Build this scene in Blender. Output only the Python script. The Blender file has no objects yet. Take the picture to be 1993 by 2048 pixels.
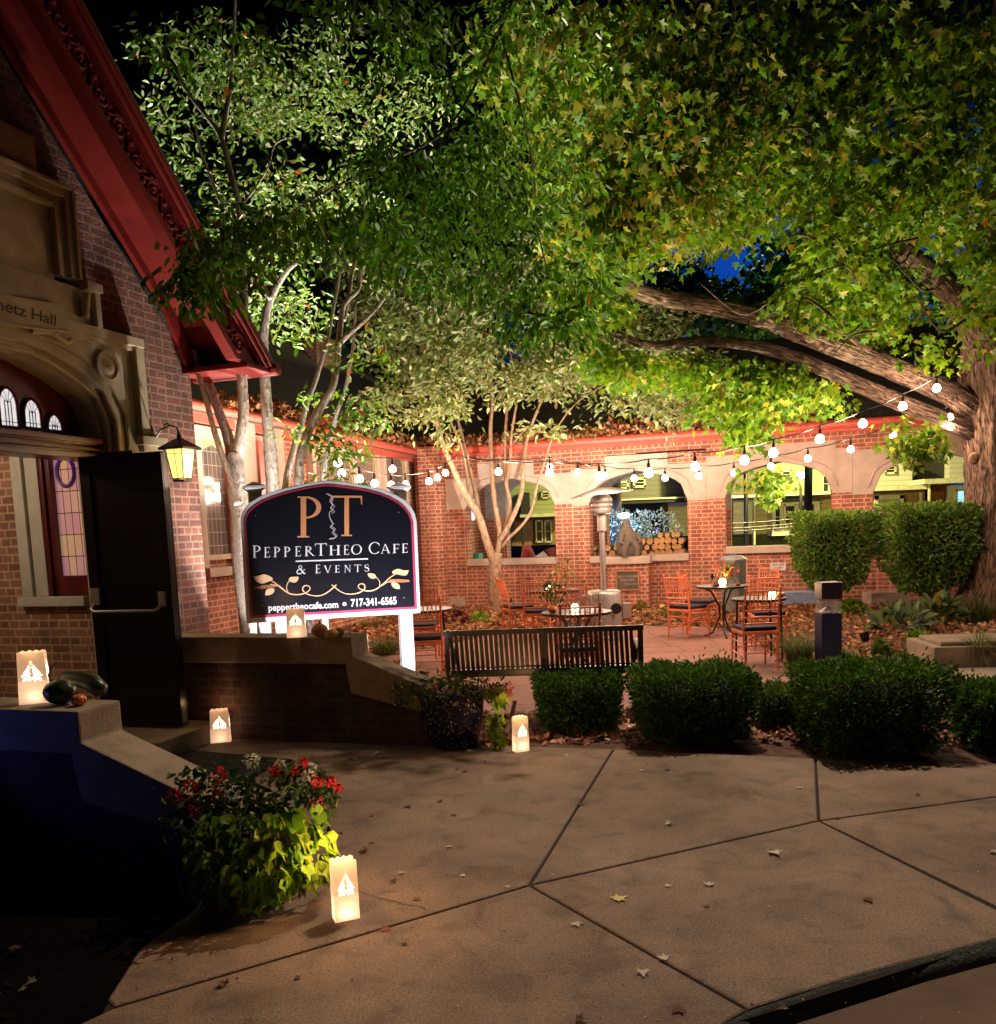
import bpy, bmesh, math, random
import numpy as np
from mathutils import Vector, Matrix
random.seed(7)
RNG = np.random.default_rng(11)
R = math.radians
scene = bpy.context.scene
COL = scene.collection

# ------------------------------------------------------------------ camera
F_PX, PCX, PCY, HCAM = 1800.0, 996.0, 1263.0, 1.7
TH, RO = R(6.53), math.atan(0.040)
camF = np.array([0, math.cos(TH), -math.sin(TH)])
R0 = np.array([1.0, 0, 0]); U0 = np.array([0, math.sin(TH), math.cos(TH)])
camR = math.cos(RO) * R0 - math.sin(RO) * U0
camU = math.sin(RO) * R0 + math.cos(RO) * U0
CAM = np.array([0, 0, HCAM])
cd = bpy.data.cameras.new('camera'); cam = bpy.data.objects.new('camera', cd); COL.objects.link(cam)
M = Matrix(((camR[0], camU[0], -camF[0], 0), (camR[1], camU[1], -camF[1], 0), (camR[2], camU[2], -camF[2], HCAM), (0, 0, 0, 1)))
cam.matrix_world = M
cd.sensor_fit = 'HORIZONTAL'; cd.sensor_width = 36; cd.lens = 36 * F_PX / 1993
cd.shift_y = (PCY - 1024) / 1993; cd.clip_start = 0.05; cd.clip_end = 500
scene.camera = cam
scene.view_settings.view_transform = 'Standard'; scene.view_settings.look = 'None'
scene.view_settings.exposure = 0; scene.view_settings.gamma = 1
scene.cycles.use_denoising = True
scene.cycles.max_bounces = 5; scene.cycles.diffuse_bounces = 3; scene.cycles.glossy_bounces = 2
scene.cycles.transmission_bounces = 4; scene.cycles.transparent_max_bounces = 6
scene.cycles.sample_clamp_indirect = 3.0; scene.cycles.sample_clamp_direct = 20.0
scene.cycles.caustics_reflective = False; scene.cycles.caustics_refractive = False

def ray(x, y):
    d = camF + (x - PCX) / F_PX * camR - (y - PCY) / F_PX * camU
    return d
def G(x, y, z=0.0):                      # where the sight line meets the level z
    d = ray(x, y); t = (z - HCAM) / d[2]
    return CAM + t * d
def A(x, y, Y):                          # where it meets the distance Y
    d = ray(x, y); return CAM + d * (Y / d[1])
def XY(x, Y, z=0.0):                     # point at distance Y standing on z, under column x near the horizon
    p = A(x, 1057 - .04 * (x - 996), Y); p[2] = z
    return p
class Plane:                              # upright plane: O, U (unit, level), W normal towards the viewer
    def __init__(s, p0, p1):
        s.O = np.array([p0[0], p0[1], 0.0]); d = np.array([p1[0] - p0[0], p1[1] - p0[1], 0.0])
        s.L = np.linalg.norm(d); s.U = d / s.L
        s.W = np.array([s.U[1], -s.U[0], 0.0])
        if np.dot(s.W, CAM - s.O) < 0: s.W = -s.W
    def hit(s, x, y, d=0.0):
        r = ray(x, y); P = s.O + s.W * d
        t = np.dot(P - CAM, s.W) / np.dot(r, s.W)
        q = CAM + r * t
        return float(np.dot(q - s.O, s.U)), float(q[2])
    def P(s, u, z, d=0.0):
        return s.O + s.U * u + s.W * d + np.array([0, 0, z])

# ------------------------------------------------------------------ world, moon
wd = bpy.data.worlds.new('World'); scene.world = wd; wd.use_nodes = True
nt = wd.node_tree; nt.nodes.clear()
out = nt.nodes.new('ShaderNodeOutputWorld'); bg = nt.nodes.new('ShaderNodeBackground')
sky = nt.nodes.new('ShaderNodeTexSky'); sky.sky_type = 'NISHITA'; sky.sun_disc = False
sky.sun_elevation = R(-4); sky.sun_rotation = R(150)
tc = nt.nodes.new('ShaderNodeTexCoord'); sp = nt.nodes.new('ShaderNodeSeparateXYZ')
cr = nt.nodes.new('ShaderNodeValToRGB')
nt.links.new(tc.outputs['Generated'], sp.inputs[0]); nt.links.new(sp.outputs['Z'], cr.inputs[0])
e = cr.color_ramp.elements
e[0].position = 0.0; e[0].color = (0.004, 0.05, 0.30, 1)
e[1].position = 0.36; e[1].color = (0.0003, 0.0006, 0.0015, 1)
m_ = e.new(0.29); m_.color = (0.003, 0.055, 0.38, 1)
add = nt.nodes.new('ShaderNodeMixRGB'); add.blend_type = 'ADD'; add.inputs[0].default_value = 0.01
yr = nt.nodes.new('ShaderNodeMapRange'); yr.inputs[1].default_value = .35; yr.inputs[2].default_value = .8; nt.links.new(sp.outputs['Y'], yr.inputs[0])
mY = nt.nodes.new('ShaderNodeMixRGB'); mY.blend_type = 'MULTIPLY'; mY.inputs[0].default_value = 1; nt.links.new(cr.outputs[0], mY.inputs[1]); nt.links.new(yr.outputs[0], mY.inputs[2])
xr = nt.nodes.new('ShaderNodeMapRange'); xr.inputs[1].default_value = 0.0; xr.inputs[2].default_value = .12; nt.links.new(sp.outputs['X'], xr.inputs[0])
mX = nt.nodes.new('ShaderNodeMixRGB'); mX.blend_type = 'MULTIPLY'; mX.inputs[0].default_value = 1; nt.links.new(mY.outputs[0], mX.inputs[1]); nt.links.new(xr.outputs[0], mX.inputs[2])
nt.links.new(mX.outputs[0], add.inputs[1]); nt.links.new(sky.outputs[0], add.inputs[2])
nt.links.new(add.outputs[0], bg.inputs[0]); bg.inputs[1].default_value = 1.0
nt.links.new(bg.outputs[0], out.inputs[0])
sd = bpy.data.lights.new('moon', 'SUN'); sd.energy = 0.012; sd.angle = R(0.5); sd.color = (0.8, 0.88, 1)
so = bpy.data.objects.new('moon', sd); COL.objects.link(so)
so.rotation_euler = (R(35), R(10), R(25))

# ------------------------------------------------------------------ materials
MATS = {}
def newmat(name):
    m = bpy.data.materials.new(name); m.use_nodes = True
    n = m.node_tree; b = n.nodes['Principled BSDF']; MATS[name] = m
    return m, n, b
def N(n, t, **k):
    o = n.nodes.new(t)
    for a, v in k.items(): setattr(o, a, v)
    return o
def plain(name, col, rough=0.6, var=0.25, scale=6.0, bump=0.0, bscale=40.0, metal=0.0, spec=0.5, stretch=None, col2=None, coat=0):
    m, n, b = newmat(name)
    t = N(n, 'ShaderNodeTexCoord'); src = t.outputs['Object']
    if stretch:
        mp = N(n, 'ShaderNodeMapping'); mp.inputs['Scale'].default_value = stretch
        n.links.new(src, mp.inputs[0]); src = mp.outputs[0]
    no = N(n, 'ShaderNodeTexNoise'); no.inputs['Scale'].default_value = scale; no.inputs['Detail'].default_value = 5; no.inputs['Roughness'].default_value = .65
    n.links.new(src, no.inputs[0])
    r = N(n, 'ShaderNodeValToRGB'); c = np.array(col)
    c2 = np.array(col2) if col2 is not None else c * (1 + var)
    c1 = c * (1 - var) if col2 is None else c
    r.color_ramp.elements[0].position = .32; r.color_ramp.elements[1].position = .68
    r.color_ramp.elements[0].color = (*c1, 1); r.color_ramp.elements[1].color = (*np.clip(c2, 0, 1), 1)
    n.links.new(no.outputs[0], r.inputs[0]); n.links.new(r.outputs[0], b.inputs['Base Color'])
    b.inputs['Roughness'].default_value = rough; b.inputs['Metallic'].default_value = metal
    b.inputs['Specular IOR Level'].default_value = spec
    if coat: b.inputs['Coat Weight'].default_value = coat
    if bump:
        n2 = N(n, 'ShaderNodeTexNoise'); n2.inputs['Scale'].default_value = bscale; n2.inputs['Detail'].default_value = 6
        n.links.new(src, n2.inputs[0]); bp = N(n, 'ShaderNodeBump'); bp.inputs['Strength'].default_value = bump
        bp.inputs['Distance'].default_value = 0.01
        n.links.new(n2.outputs[0], bp.inputs['Height']); n.links.new(bp.outputs[0], b.inputs['Normal'])
    return m
def brick(name, c1, c2, mortar, bw=0.205, rh=0.0735, ms=0.011, noise=.5, rough=.85, bump=.6, disp=.012):
    m, n, b = newmat(name)
    t = N(n, 'ShaderNodeTexCoord')
    wn = N(n, 'ShaderNodeTexNoise'); wn.inputs['Scale'].default_value = 9; n.links.new(t.outputs['UV'], wn.inputs[0])
    mx = N(n, 'ShaderNodeMixRGB', blend_type='ADD'); mx.inputs[0].default_value = .006
    n.links.new(t.outputs['UV'], mx.inputs[1]); n.links.new(wn.outputs['Color'], mx.inputs[2])
    bt = N(n, 'ShaderNodeTexBrick', offset=.5, squash=0.55, squash_frequency=2)
    bt.inputs['Scale'].default_value = 1; bt.inputs['Brick Width'].default_value = bw; bt.inputs['Row Height'].default_value = rh
    bt.inputs['Mortar Size'].default_value = ms; bt.inputs['Mortar Smooth'].default_value = .15; bt.inputs['Bias'].default_value = -.1
    bt.inputs['Color1'].default_value = (*c1, 1); bt.inputs['Color2'].default_value = (*c2, 1); bt.inputs['Mortar'].default_value = (*mortar, 1)
    n.links.new(mx.outputs[0], bt.inputs[0])
    no = N(n, 'ShaderNodeTexNoise'); no.inputs['Scale'].default_value = 3.2; no.inputs['Detail'].default_value = 8; no.inputs['Roughness'].default_value = .7
    n.links.new(t.outputs['UV'], no.inputs[0])
    mr = N(n, 'ShaderNodeMapRange'); mr.inputs[1].default_value = .3; mr.inputs[2].default_value = .7
    mr.inputs[3].default_value = 1 - noise; mr.inputs[4].default_value = 1 + noise * .6; n.links.new(no.outputs[0], mr.inputs[0])
    mu = N(n, 'ShaderNodeMixRGB', blend_type='MULTIPLY'); mu.inputs[0].default_value = 1
    n.links.new(bt.outputs['Color'], mu.inputs[1]); n.links.new(mr.outputs[0], mu.inputs[2])
    n.links.new(mu.outputs[0], b.inputs['Base Color']); b.inputs['Roughness'].default_value = rough
    n3 = N(n, 'ShaderNodeTexNoise'); n3.inputs['Scale'].default_value = 60; n.links.new(t.outputs['UV'], n3.inputs[0])
    ad = N(n, 'ShaderNodeMath', operation='MULTIPLY_ADD'); ad.inputs[1].default_value = .35
    iv = N(n, 'ShaderNodeMath', operation='SUBTRACT'); iv.inputs[0].default_value = 1; n.links.new(bt.outputs['Fac'], iv.inputs[1])
    n.links.new(n3.outputs[0], ad.inputs[0]); n.links.new(iv.outputs[0], ad.inputs[2])
    bp = N(n, 'ShaderNodeBump'); bp.inputs['Strength'].default_value = bump; bp.inputs['Distance'].default_value = disp
    n.links.new(ad.outputs[0], bp.inputs['Height']); n.links.new(bp.outputs[0], b.inputs['Normal'])
    return m
def emit(name, col, s, base=(.8, .8, .8)):
    m, n, b = newmat(name)
    b.inputs['Base Color'].default_value = (*base, 1)
    b.inputs['Emission Color'].default_value = (*col, 1); b.inputs['Emission Strength'].default_value = s
    return m
def glass(name, col=(1, 1, 1), rough=.02, alpha=None):
    m, n, b = newmat(name)
    b.inputs['Base Color'].default_value = (*col, 1); b.inputs['Roughness'].default_value = rough
    b.inputs['Transmission Weight'].default_value = 1; b.inputs['IOR'].default_value = 1.3
    return m
def leafmat(name, trans=.42, rough=.45, spec=.5):
    m, n, b = newmat(name)
    at = N(n, 'ShaderNodeAttribute', attribute_name='tint')
    n.links.new(at.outputs['Color'], b.inputs['Base Color']); b.inputs['Roughness'].default_value = rough
    b.inputs['Specular IOR Level'].default_value = spec
    tr = N(n, 'ShaderNodeBsdfTranslucent')
    mu = N(n, 'ShaderNodeMixRGB', blend_type='MULTIPLY'); mu.inputs[0].default_value = 1; mu.inputs[2].default_value = (1.0, 1.0, .45, 1)
    n.links.new(at.outputs['Color'], mu.inputs[1]); n.links.new(mu.outputs[0], tr.inputs[0])
    ms = N(n, 'ShaderNodeMixShader'); ms.inputs[0].default_value = trans
    n.links.new(b.outputs[0], ms.inputs[1]); n.links.new(tr.outputs[0], ms.inputs[2])
    n.links.new(ms.outputs[0], n.nodes['Material Output'].inputs[0])
    return m

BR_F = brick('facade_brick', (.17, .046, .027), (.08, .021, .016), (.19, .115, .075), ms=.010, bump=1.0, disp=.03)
BR_S = brick('shaded_step_brick', (.07, .018, .012), (.03, .009, .007), (.06, .04, .028))  # darker brick colours: the shade on the low step walls is painted in
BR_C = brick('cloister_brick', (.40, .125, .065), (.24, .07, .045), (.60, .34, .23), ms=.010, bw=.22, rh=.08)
BR_I = brick('porch_brick', (.30, .16, .10), (.17, .08, .055), (.46, .32, .22), bw=.215, rh=.078, ms=.010)
BR_D = brick('house_brick', (.30, .17, .06), (.24, .12, .05), (.35, .25, .12), noise=.2)
SLATE = brick('slate_roof', (.045, .042, .036), (.028, .027, .024), (.085, .082, .07), bw=.3, rh=.145, ms=.006, noise=.4, bump=.5, rough=.6)
PAVER = brick('patio_paving', (.33, .155, .11), (.29, .135, .10), (.14, .07, .055), bw=1.22, rh=.61, ms=.009, noise=.35, bump=.3)
BORDER = brick('border_brick', (.30, .20, .16), (.24, .15, .12), (.12, .08, .06), bw=.105, rh=.21, ms=.01, noise=.3)
def concrete():
    m = plain('sidewalk_concrete', (.195, .13, .086), rough=.85, var=.34, scale=1.3, bump=.5, bscale=160)
    n = m.node_tree; b = n.nodes['Principled BSDF']
    ramp = b.inputs['Base Color'].links[0].from_node
    t = N(n, 'ShaderNodeTexCoord')
    sp_ = N(n, 'ShaderNodeTexNoise'); sp_.inputs['Scale'].default_value = 95; sp_.inputs['Detail'].default_value = 2
    n.links.new(t.outputs['Object'], sp_.inputs[0])
    mr = N(n, 'ShaderNodeMapRange'); mr.inputs[1].default_value = .35; mr.inputs[2].default_value = .72; mr.inputs[3].default_value = .68; mr.inputs[4].default_value = 1.42
    n.links.new(sp_.outputs[0], mr.inputs[0])
    # dark tyre and gum stains, pale weathering streaks
    s2 = N(n, 'ShaderNodeTexNoise'); s2.inputs['Scale'].default_value = 4.5; s2.inputs['Detail'].default_value = 6; s2.inputs['Distortion'].default_value = .8
    n.links.new(t.outputs['Object'], s2.inputs[0])
    mr2 = N(n, 'ShaderNodeMapRange'); mr2.inputs[1].default_value = .25; mr2.inputs[2].default_value = .5; mr2.inputs[3].default_value = .55; mr2.inputs[4].default_value = 1
    n.links.new(s2.outputs[0], mr2.inputs[0])
    a = N(n, 'ShaderNodeMath', operation='MULTIPLY'); n.links.new(mr.outputs[0], a.inputs[0]); n.links.new(mr2.outputs[0], a.inputs[1])
    mu = N(n, 'ShaderNodeMixRGB', blend_type='MULTIPLY'); mu.inputs[0].default_value = 1
    n.links.new(ramp.outputs[0], mu.inputs[1]); n.links.new(a.outputs[0], mu.inputs[2]); n.links.new(mu.outputs[0], b.inputs['Base Color'])
    return m
CONC = concrete()
CONC_W = plain('coping_concrete', (.27, .20, .13), rough=.9, var=.25, scale=5, bump=.5, bscale=90)
PATHC = plain('path_concrete', (.36, .27, .19), rough=.9, var=.15, scale=2, bump=.3, bscale=120)
STONE = plain('carved_limestone', (.42, .34, .22), rough=.85, var=.18, scale=4, bump=.35, bscale=70)
STONE_C = plain('arch_limestone', (.45, .345, .275), rough=.85, var=.14, scale=3, bump=.2, bscale=60)
STONE_G = plain('window_limestone', (.45, .46, .40), rough=.8, var=.12, scale=5, bump=.2, bscale=60)
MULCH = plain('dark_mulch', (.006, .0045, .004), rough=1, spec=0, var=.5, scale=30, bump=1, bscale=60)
SOIL = plain('bed_soil', (.09, .045, .028), rough=1, var=.5, scale=14, bump=1, bscale=50)
ROAD = plain('road_concrete', (.12, .075, .05), rough=.9, var=.25, scale=3, bump=.5, bscale=140)
JOINT = plain('joint_filler', (.02, .012, .009), rough=1)
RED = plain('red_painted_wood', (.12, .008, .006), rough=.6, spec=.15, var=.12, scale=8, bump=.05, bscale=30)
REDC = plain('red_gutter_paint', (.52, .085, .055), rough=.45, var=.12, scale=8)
MAROON = plain('maroon_varnished_wood', (.10, .010, .010), rough=.3, var=.25, scale=9, stretch=(1, 1, .2))
BLACKD = plain('black_door_paint', (.003, .003, .004), rough=.25, var=.3, scale=5, spec=.35)
BLACK = plain('black_metal', (.012, .011, .011), rough=.4, var=.2)
BENCHM = plain('dark_bench_metal', (.06, .04, .034), rough=.35, var=.25, scale=9, spec=.6)
STEEL = plain('brushed_steel', (.44, .41, .38), rough=.38, var=.08, metal=.65, scale=30, stretch=(6, 6, .2))
GALV = plain('galvanised_steel', (.42, .50, .52), rough=.35, var=.15, metal=.8, scale=12)
CHAIRM = plain('terracotta_lacquer', (.78, .20, .085), rough=.35, var=.12, scale=12)
CHAIRD = plain('mahogany_lacquer', (.48, .10, .05), rough=.35, var=.12, scale=12)
CUSH = plain('navy_cushion', (.02, .014, .035), rough=.9, var=.2, scale=20)
WHITE = plain('white_sign_paint', (.78, .76, .78), rough=.4, var=.03)
SIGNP = plain('sign_pink_border', (.48, .05, .12), rough=.4, var=.05)
SIGNB = plain('sign_black_panel', (.006, .006, .012), rough=.35, var=.15, scale=3)
SIGNW = plain('sign_white_lettering', (.80, .78, .80), rough=.5, var=.02)
SIGNO = plain('sign_copper_lettering', (.72, .30, .13), rough=.45, var=.08, scale=5)
SIGNY = plain('sign_cream_leaf', (.80, .52, .30), rough=.45, var=.08, scale=5)
TAN = plain('table_mosaic', (.42, .34, .26), rough=.4, var=.35, scale=60)
TAND = plain('dark_table_top', (.16, .12, .12), rough=.3, var=.4, scale=50)
ORANGE = plain('pumpkin_skin', (.62, .16, .015), rough=.35, var=.25, scale=14)
TANG = plain('tan_squash_skin', (.34, .14, .04), rough=.5, var=.2, scale=10)
YELG = plain('yellow_gourd_skin', (.42, .26, .03), rough=.5, var=.3, scale=10)
DKG = plain('dark_squash_skin', (.02, .03, .008), rough=.35, var=.5, scale=12)
STEM = plain('dry_stem', (.22, .15, .06), rough=.9)
CERB = plain('blue_black_ceramic', (.004, .005, .025), rough=.12, var=.3, spec=.8)
BARK_M = None
def bark(name, c1, c2, sc=(9, 9, 1.4), strength=1.0, dist=.03, nscale=4, moss=None):
    m, n, b = newmat(name)
    t = N(n, 'ShaderNodeTexCoord'); mp = N(n, 'ShaderNodeMapping'); mp.inputs['Scale'].default_value = sc
    n.links.new(t.outputs['UV'], mp.inputs[0])
    vo = N(n, 'ShaderNodeTexNoise'); vo.inputs['Scale'].default_value = nscale; vo.inputs['Detail'].default_value = 7; vo.inputs['Distortion'].default_value = .9
    n.links.new(mp.outputs[0], vo.inputs[0])
    r = N(n, 'ShaderNodeValToRGB'); r.color_ramp.elements[0].position = .38; r.color_ramp.elements[1].position = .62
    r.color_ramp.elements[0].color = (*c1, 1); r.color_ramp.elements[1].color = (*c2, 1)
    n.links.new(vo.outputs[0], r.inputs[0]); n.links.new(r.outputs[0], b.inputs['Base Color'])
    b.inputs['Roughness'].default_value = .95
    bp = N(n, 'ShaderNodeBump'); bp.inputs['Strength'].default_value = strength; bp.inputs['Distance'].default_value = dist
    n.links.new(vo.outputs[0], bp.inputs['Height']); n.links.new(bp.outputs[0], b.inputs['Normal'])
    return m
BARK = bark('maple_bark', (.035, .02, .013), (.30, .19, .12), sc=(9, 1.3, 1), dist=.10)
BARKM = bark('smooth_tan_bark', (.17, .095, .055), (.36, .22, .13), sc=(5, 3, 1), strength=.4, dist=.01, nscale=3)
BARKG = bark('pale_mottled_bark', (.24, .17, .13), (.52, .44, .38), sc=(8, 5, 1), strength=.8, dist=.015, nscale=4)
LEAF = leafmat('leaf_surface', spec=.2)
LITTER = leafmat('dry_leaf_surface', trans=.1, rough=.8, spec=.2)
PETAL = leafmat('petal_surface', trans=.2, rough=.7)

# ------------------------------------------------------------------ mesh helpers
def tag(o, label=None, cat=None, group=None, kind=None):
    if label: o['label'] = label
    if cat: o['category'] = cat
    if group: o['group'] = group
    if kind: o['kind'] = kind
    return o
def empty(name, loc, label=None, cat=None, group=None, kind=None, rz=0.0):
    o = bpy.data.objects.new(name, None); o.empty_display_size = .1
    o.location = tuple(float(v) for v in loc); o.rotation_euler = (0, 0, rz); COL.objects.link(o)
    return tag(o, label, cat, group, kind)
def rootloc(o):
    while o is not None and o.parent is not None: o = o.parent
    return np.array(o.location) if o is not None else np.zeros(3)
def frame_from(d):
    d = np.array(d, float); d /= (np.linalg.norm(d) + 1e-12)
    a = np.array([0, 0, 1.0]) if abs(d[2]) < .9 else np.array([1.0, 0, 0])
    x = np.cross(a, d); x /= np.linalg.norm(x); y = np.cross(d, x)
    return x, y, d
class MB:
    def __init__(s): s.v = []; s.f = []; s.uv = None; s.sm = []
    def add(s, vs, fs, smooth=False):
        o = len(s.v); s.v += [tuple(map(float, p)) for p in vs]
        for f in fs: s.f.append(tuple(i + o for i in f)); s.sm.append(smooth)
        return s
    def box(s, c, size, ax=None):
        c = np.array(c, float); h = np.array(size, float) / 2
        X, Y, Z = (np.eye(3) if ax is None else ax)
        vs = [c + X * h[0] * i + Y * h[1] * j + Z * h[2] * k for k in (-1, 1) for j in (-1, 1) for i in (-1, 1)]
        return s.add(vs, [(0, 2, 3, 1), (4, 5, 7, 6), (0, 1, 5, 4), (2, 6, 7, 3), (0, 4, 6, 2), (1, 3, 7, 5)])
    def bar(s, a, b, w, h=None, up=(0, 0, 1)):
        a = np.array(a, float); b = np.array(b, float); d = b - a; L = np.linalg.norm(d); Z = d / L
        up = np.array(up, float)
        if abs(np.dot(up, Z)) > .95: up = np.array([1.0, 0, 0])
        X = np.cross(up, Z); X /= np.linalg.norm(X); Y = np.cross(Z, X)
        return s.box((a + b) / 2, (w, h or w, L), (X, Y, Z))
    def prism(s, poly, ext):
        n = len(poly); P0 = [np.array(p, float) for p in poly]; e = np.array(ext, float)
        vs = P0 + [p + e for p in P0]
        fs = [tuple(range(n))[::-1], tuple(range(n, 2 * n))] + [(i, (i + 1) % n, n + (i + 1) % n, n + i) for i in range(n)]
        return s.add(vs, fs)
    def pl(s, pl, poly, d0, d1):             # polygon (u,z) in a plane, between depths d0 and d1
        return s.prism([pl.P(u, z, d0) for u, z in poly], pl.W * (d1 - d0))
    def rect(s, pl, u0, u1, z0, z1, d0, d1):
        return s.pl(pl, [(u0, z0), (u1, z0), (u1, z1), (u0, z1)], d0, d1)
    def tube(s, pts, rad, seg=8, cap=True, jit=0.0, flat=1.0):
        pts = [np.array(p, float) for p in pts]; n = len(pts)
        if np.isscalar(rad): rad = [rad] * n
        rings = []; px = None
        for i in range(n):
            d = pts[min(i + 1, n - 1)] - pts[max(i - 1, 0)]; d /= (np.linalg.norm(d) + 1e-12)
            if px is None: x, y, _ = frame_from(d)
            else:
                x = px - d * np.dot(px, d); x /= np.linalg.norm(x); y = np.cross(d, x)
            px = x
            ring = []
            for k in range(seg):
                a = 2 * math.pi * k / seg; r = rad[i] * (1 + (random.uniform(-jit, jit) if jit else 0))
                ring.append(pts[i] + x * math.cos(a) * r + y * math.sin(a) * r * flat)
            rings.append(ring)
        vs = [p for r in rings for p in r]
        fs = [(i * seg + k, i * seg + (k + 1) % seg, (i + 1) * seg + (k + 1) % seg, (i + 1) * seg + k) for i in range(n - 1) for k in range(seg)]
        if cap: fs += [tuple(range(seg))[::-1], tuple(range((n - 1) * seg, n * seg))]
        return s.add(vs, fs, True)
    def lathe(s, prof, c=(0, 0, 0), seg=24, ax=None):
        c = np.array(c, float); X, Y, Z = (np.eye(3) if ax is None else ax); n = len(prof)
        vs = [c + X * r * math.cos(2 * math.pi * k / seg) + Y * r * math.sin(2 * math.pi * k / seg) + Z * z for r, z in prof for k in range(seg)]
        fs = [(i * seg + k, i * seg + (k + 1) % seg, (i + 1) * seg + (k + 1) % seg, (i + 1) * seg + k) for i in range(n - 1) for k in range(seg)]
        if prof[0][0] > 1e-6: fs.append(tuple(range(seg))[::-1])
        if prof[-1][0] > 1e-6: fs.append(tuple(range((n - 1) * seg, n * seg)))
        return s.add(vs, fs, True)
    def ball(s, c, r, seg=12, rings=8, sc=(1, 1, 1), rib=0, ribamp=.08):
        c = np.array(c, float); vs = []; fs = []
        for i in range(rings + 1):
            t = math.pi * i / rings
            for k in range(seg):
                a = 2 * math.pi * k / seg; rr = r * (1 - ribamp * (math.cos(a * rib) ** 8) if rib else 1)
                vs.append(c + np.array([math.sin(t) * math.cos(a) * rr * sc[0], math.sin(t) * math.sin(a) * rr * sc[1], math.cos(t) * r * sc[2]]))
        for i in range(rings):
            for k in range(seg): fs.append((i * seg + k, (i + 1) * seg + k, (i + 1) * seg + (k + 1) % seg, i * seg + (k + 1) % seg))
        return s.add(vs, fs, True)
    def quadstrip(s, A_, B_):
        n = len(A_); return s.add(list(A_) + list(B_), [(i, i + 1, n + i + 1, n + i) for i in range(n - 1)])
    def build(s, name, mat, parent=None, local=False, smooth=None, bevel=0, loc=None):
        me = bpy.data.meshes.new(name)
        vs = np.array(s.v)
        o = bpy.data.objects.new(name, me)
        if parent is not None:
            o.parent = parent
            if not local: vs = vs - rootloc(parent)
        elif loc is not None:
            o.location = tuple(map(float, loc)); vs = vs - np.array(loc)
        me.from_pydata([tuple(p) for p in vs], [], s.f)
        bm = bmesh.new(); bm.from_mesh(me); bmesh.ops.recalc_face_normals(bm, faces=bm.faces)
        if bevel: bmesh.ops.bevel(bm, geom=list(bm.edges), offset=bevel, segments=2, affect='EDGES', profile=.6)
        if True:
            uvl = bm.loops.layers.uv.new('uv'); off = rootloc(parent) if (parent is not None and not local) else (np.array(loc) if loc is not None else np.zeros(3))
            for f in bm.faces:
                nn = f.normal
                if abs(nn.z) > .85:
                    for l in f.loops: l[uvl].uv = (l.vert.co.x + off[0], l.vert.co.y + off[1])
                else:
                    tx, ty = -nn.y, nn.x; q = math.hypot(tx, ty); tx /= q; ty /= q
                    if tx < 0 or (abs(tx) < 1e-6 and ty < 0): tx, ty = -tx, -ty
                    k = 1 / max(.3, math.sqrt(1 - nn.z * nn.z))
                    for l in f.loops:
                        c = l.vert.co; l[uvl].uv = ((c.x + off[0]) * tx + (c.y + off[1]) * ty, (c.z + off[2]) * k)
        bm.to_mesh(me); bm.free()
        if smooth is True or (smooth is None and any(s.sm)):
            if smooth is True or all(s.sm): me.polygons.foreach_set('use_smooth', [True] * len(me.polygons))
            elif len(me.polygons) == len(s.sm): me.polygons.foreach_set('use_smooth', s.sm)
            try: me.set_sharp_from_angle(angle=R(50))
            except Exception: pass
        me.materials.append(mat); COL.objects.link(o)
        return o
def kids(o): return [c for c in bpy.data.objects if c.parent == o]
def copy_tree(o, parent=None, name=None):
    c = o.copy(); COL.objects.link(c)
    if parent is not None: c.parent = parent
    for k in CH.get(o.name, []): copy_tree(k, c)
    return c
CH = {}
def index_children():
    CH.clear()
    for o in bpy.data.objects:
        if o.parent: CH.setdefault(o.parent.name, []).append(o)

# leaves: many small real leaves in one mesh (a crown, a hedge's foliage, litter)
def T_(v, f): return np.array(v, float), f
_h = [(0, 0), (.18, .12), (.5, .10), (.33, .27), (.52, .55), (.24, .52), (.17, .70), (0, 1)]
MAPLE = T_([(0, 0, 0), (.10, .10, .02), (.42, .06, .05), (.27, .26, .03), (.50, .56, .08), (.20, .50, .03), (0, 1, -.02),
            (-.10, .10, .02), (-.42, .06, .05), (-.27, .26, .03), (-.50, .56, .08), (-.20, .50, .03)],
           [(0, 1, 2, 3, 4, 5, 6), (0, 6, 11, 10, 9, 8, 7)])
OVATE = T_([(0, 0, 0), (.19, .30, .05), (.17, .65, .05), (0, 1, -.03), (-.17, .65, .05), (-.19, .30, .05)], [(0, 1, 2, 3), (0, 3, 4, 5)])
BROAD = T_([(0, 0, 0), (.33, .10, .06), (.40, .45, .08), (.12, .62, .03), (0, 1, -.05), (-.12, .62, .03), (-.40, .45, .08), (-.33, .10, .06)], [(0, 1, 2, 3, 4), (0, 4, 5, 6, 7)])
TINY = T_([(0, 0, 0), (.3, .5, .08), (0, 1, 0), (-.3, .5, .08)], [(0, 1, 2, 3)])
TRIP = T_([(0, 0, 0), (.13, .35, .04), (0, .95, 0), (-.13, .35, .04), (.42, .10, .03), (.70, .42, -.04), (.26, .36, .03), (-.42, .10, .03), (-.70, .42, -.04), (-.26, .36, .03)],
          [(0, 1, 2, 3), (0, 4, 5, 6), (0, 9, 8, 7)])
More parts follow.
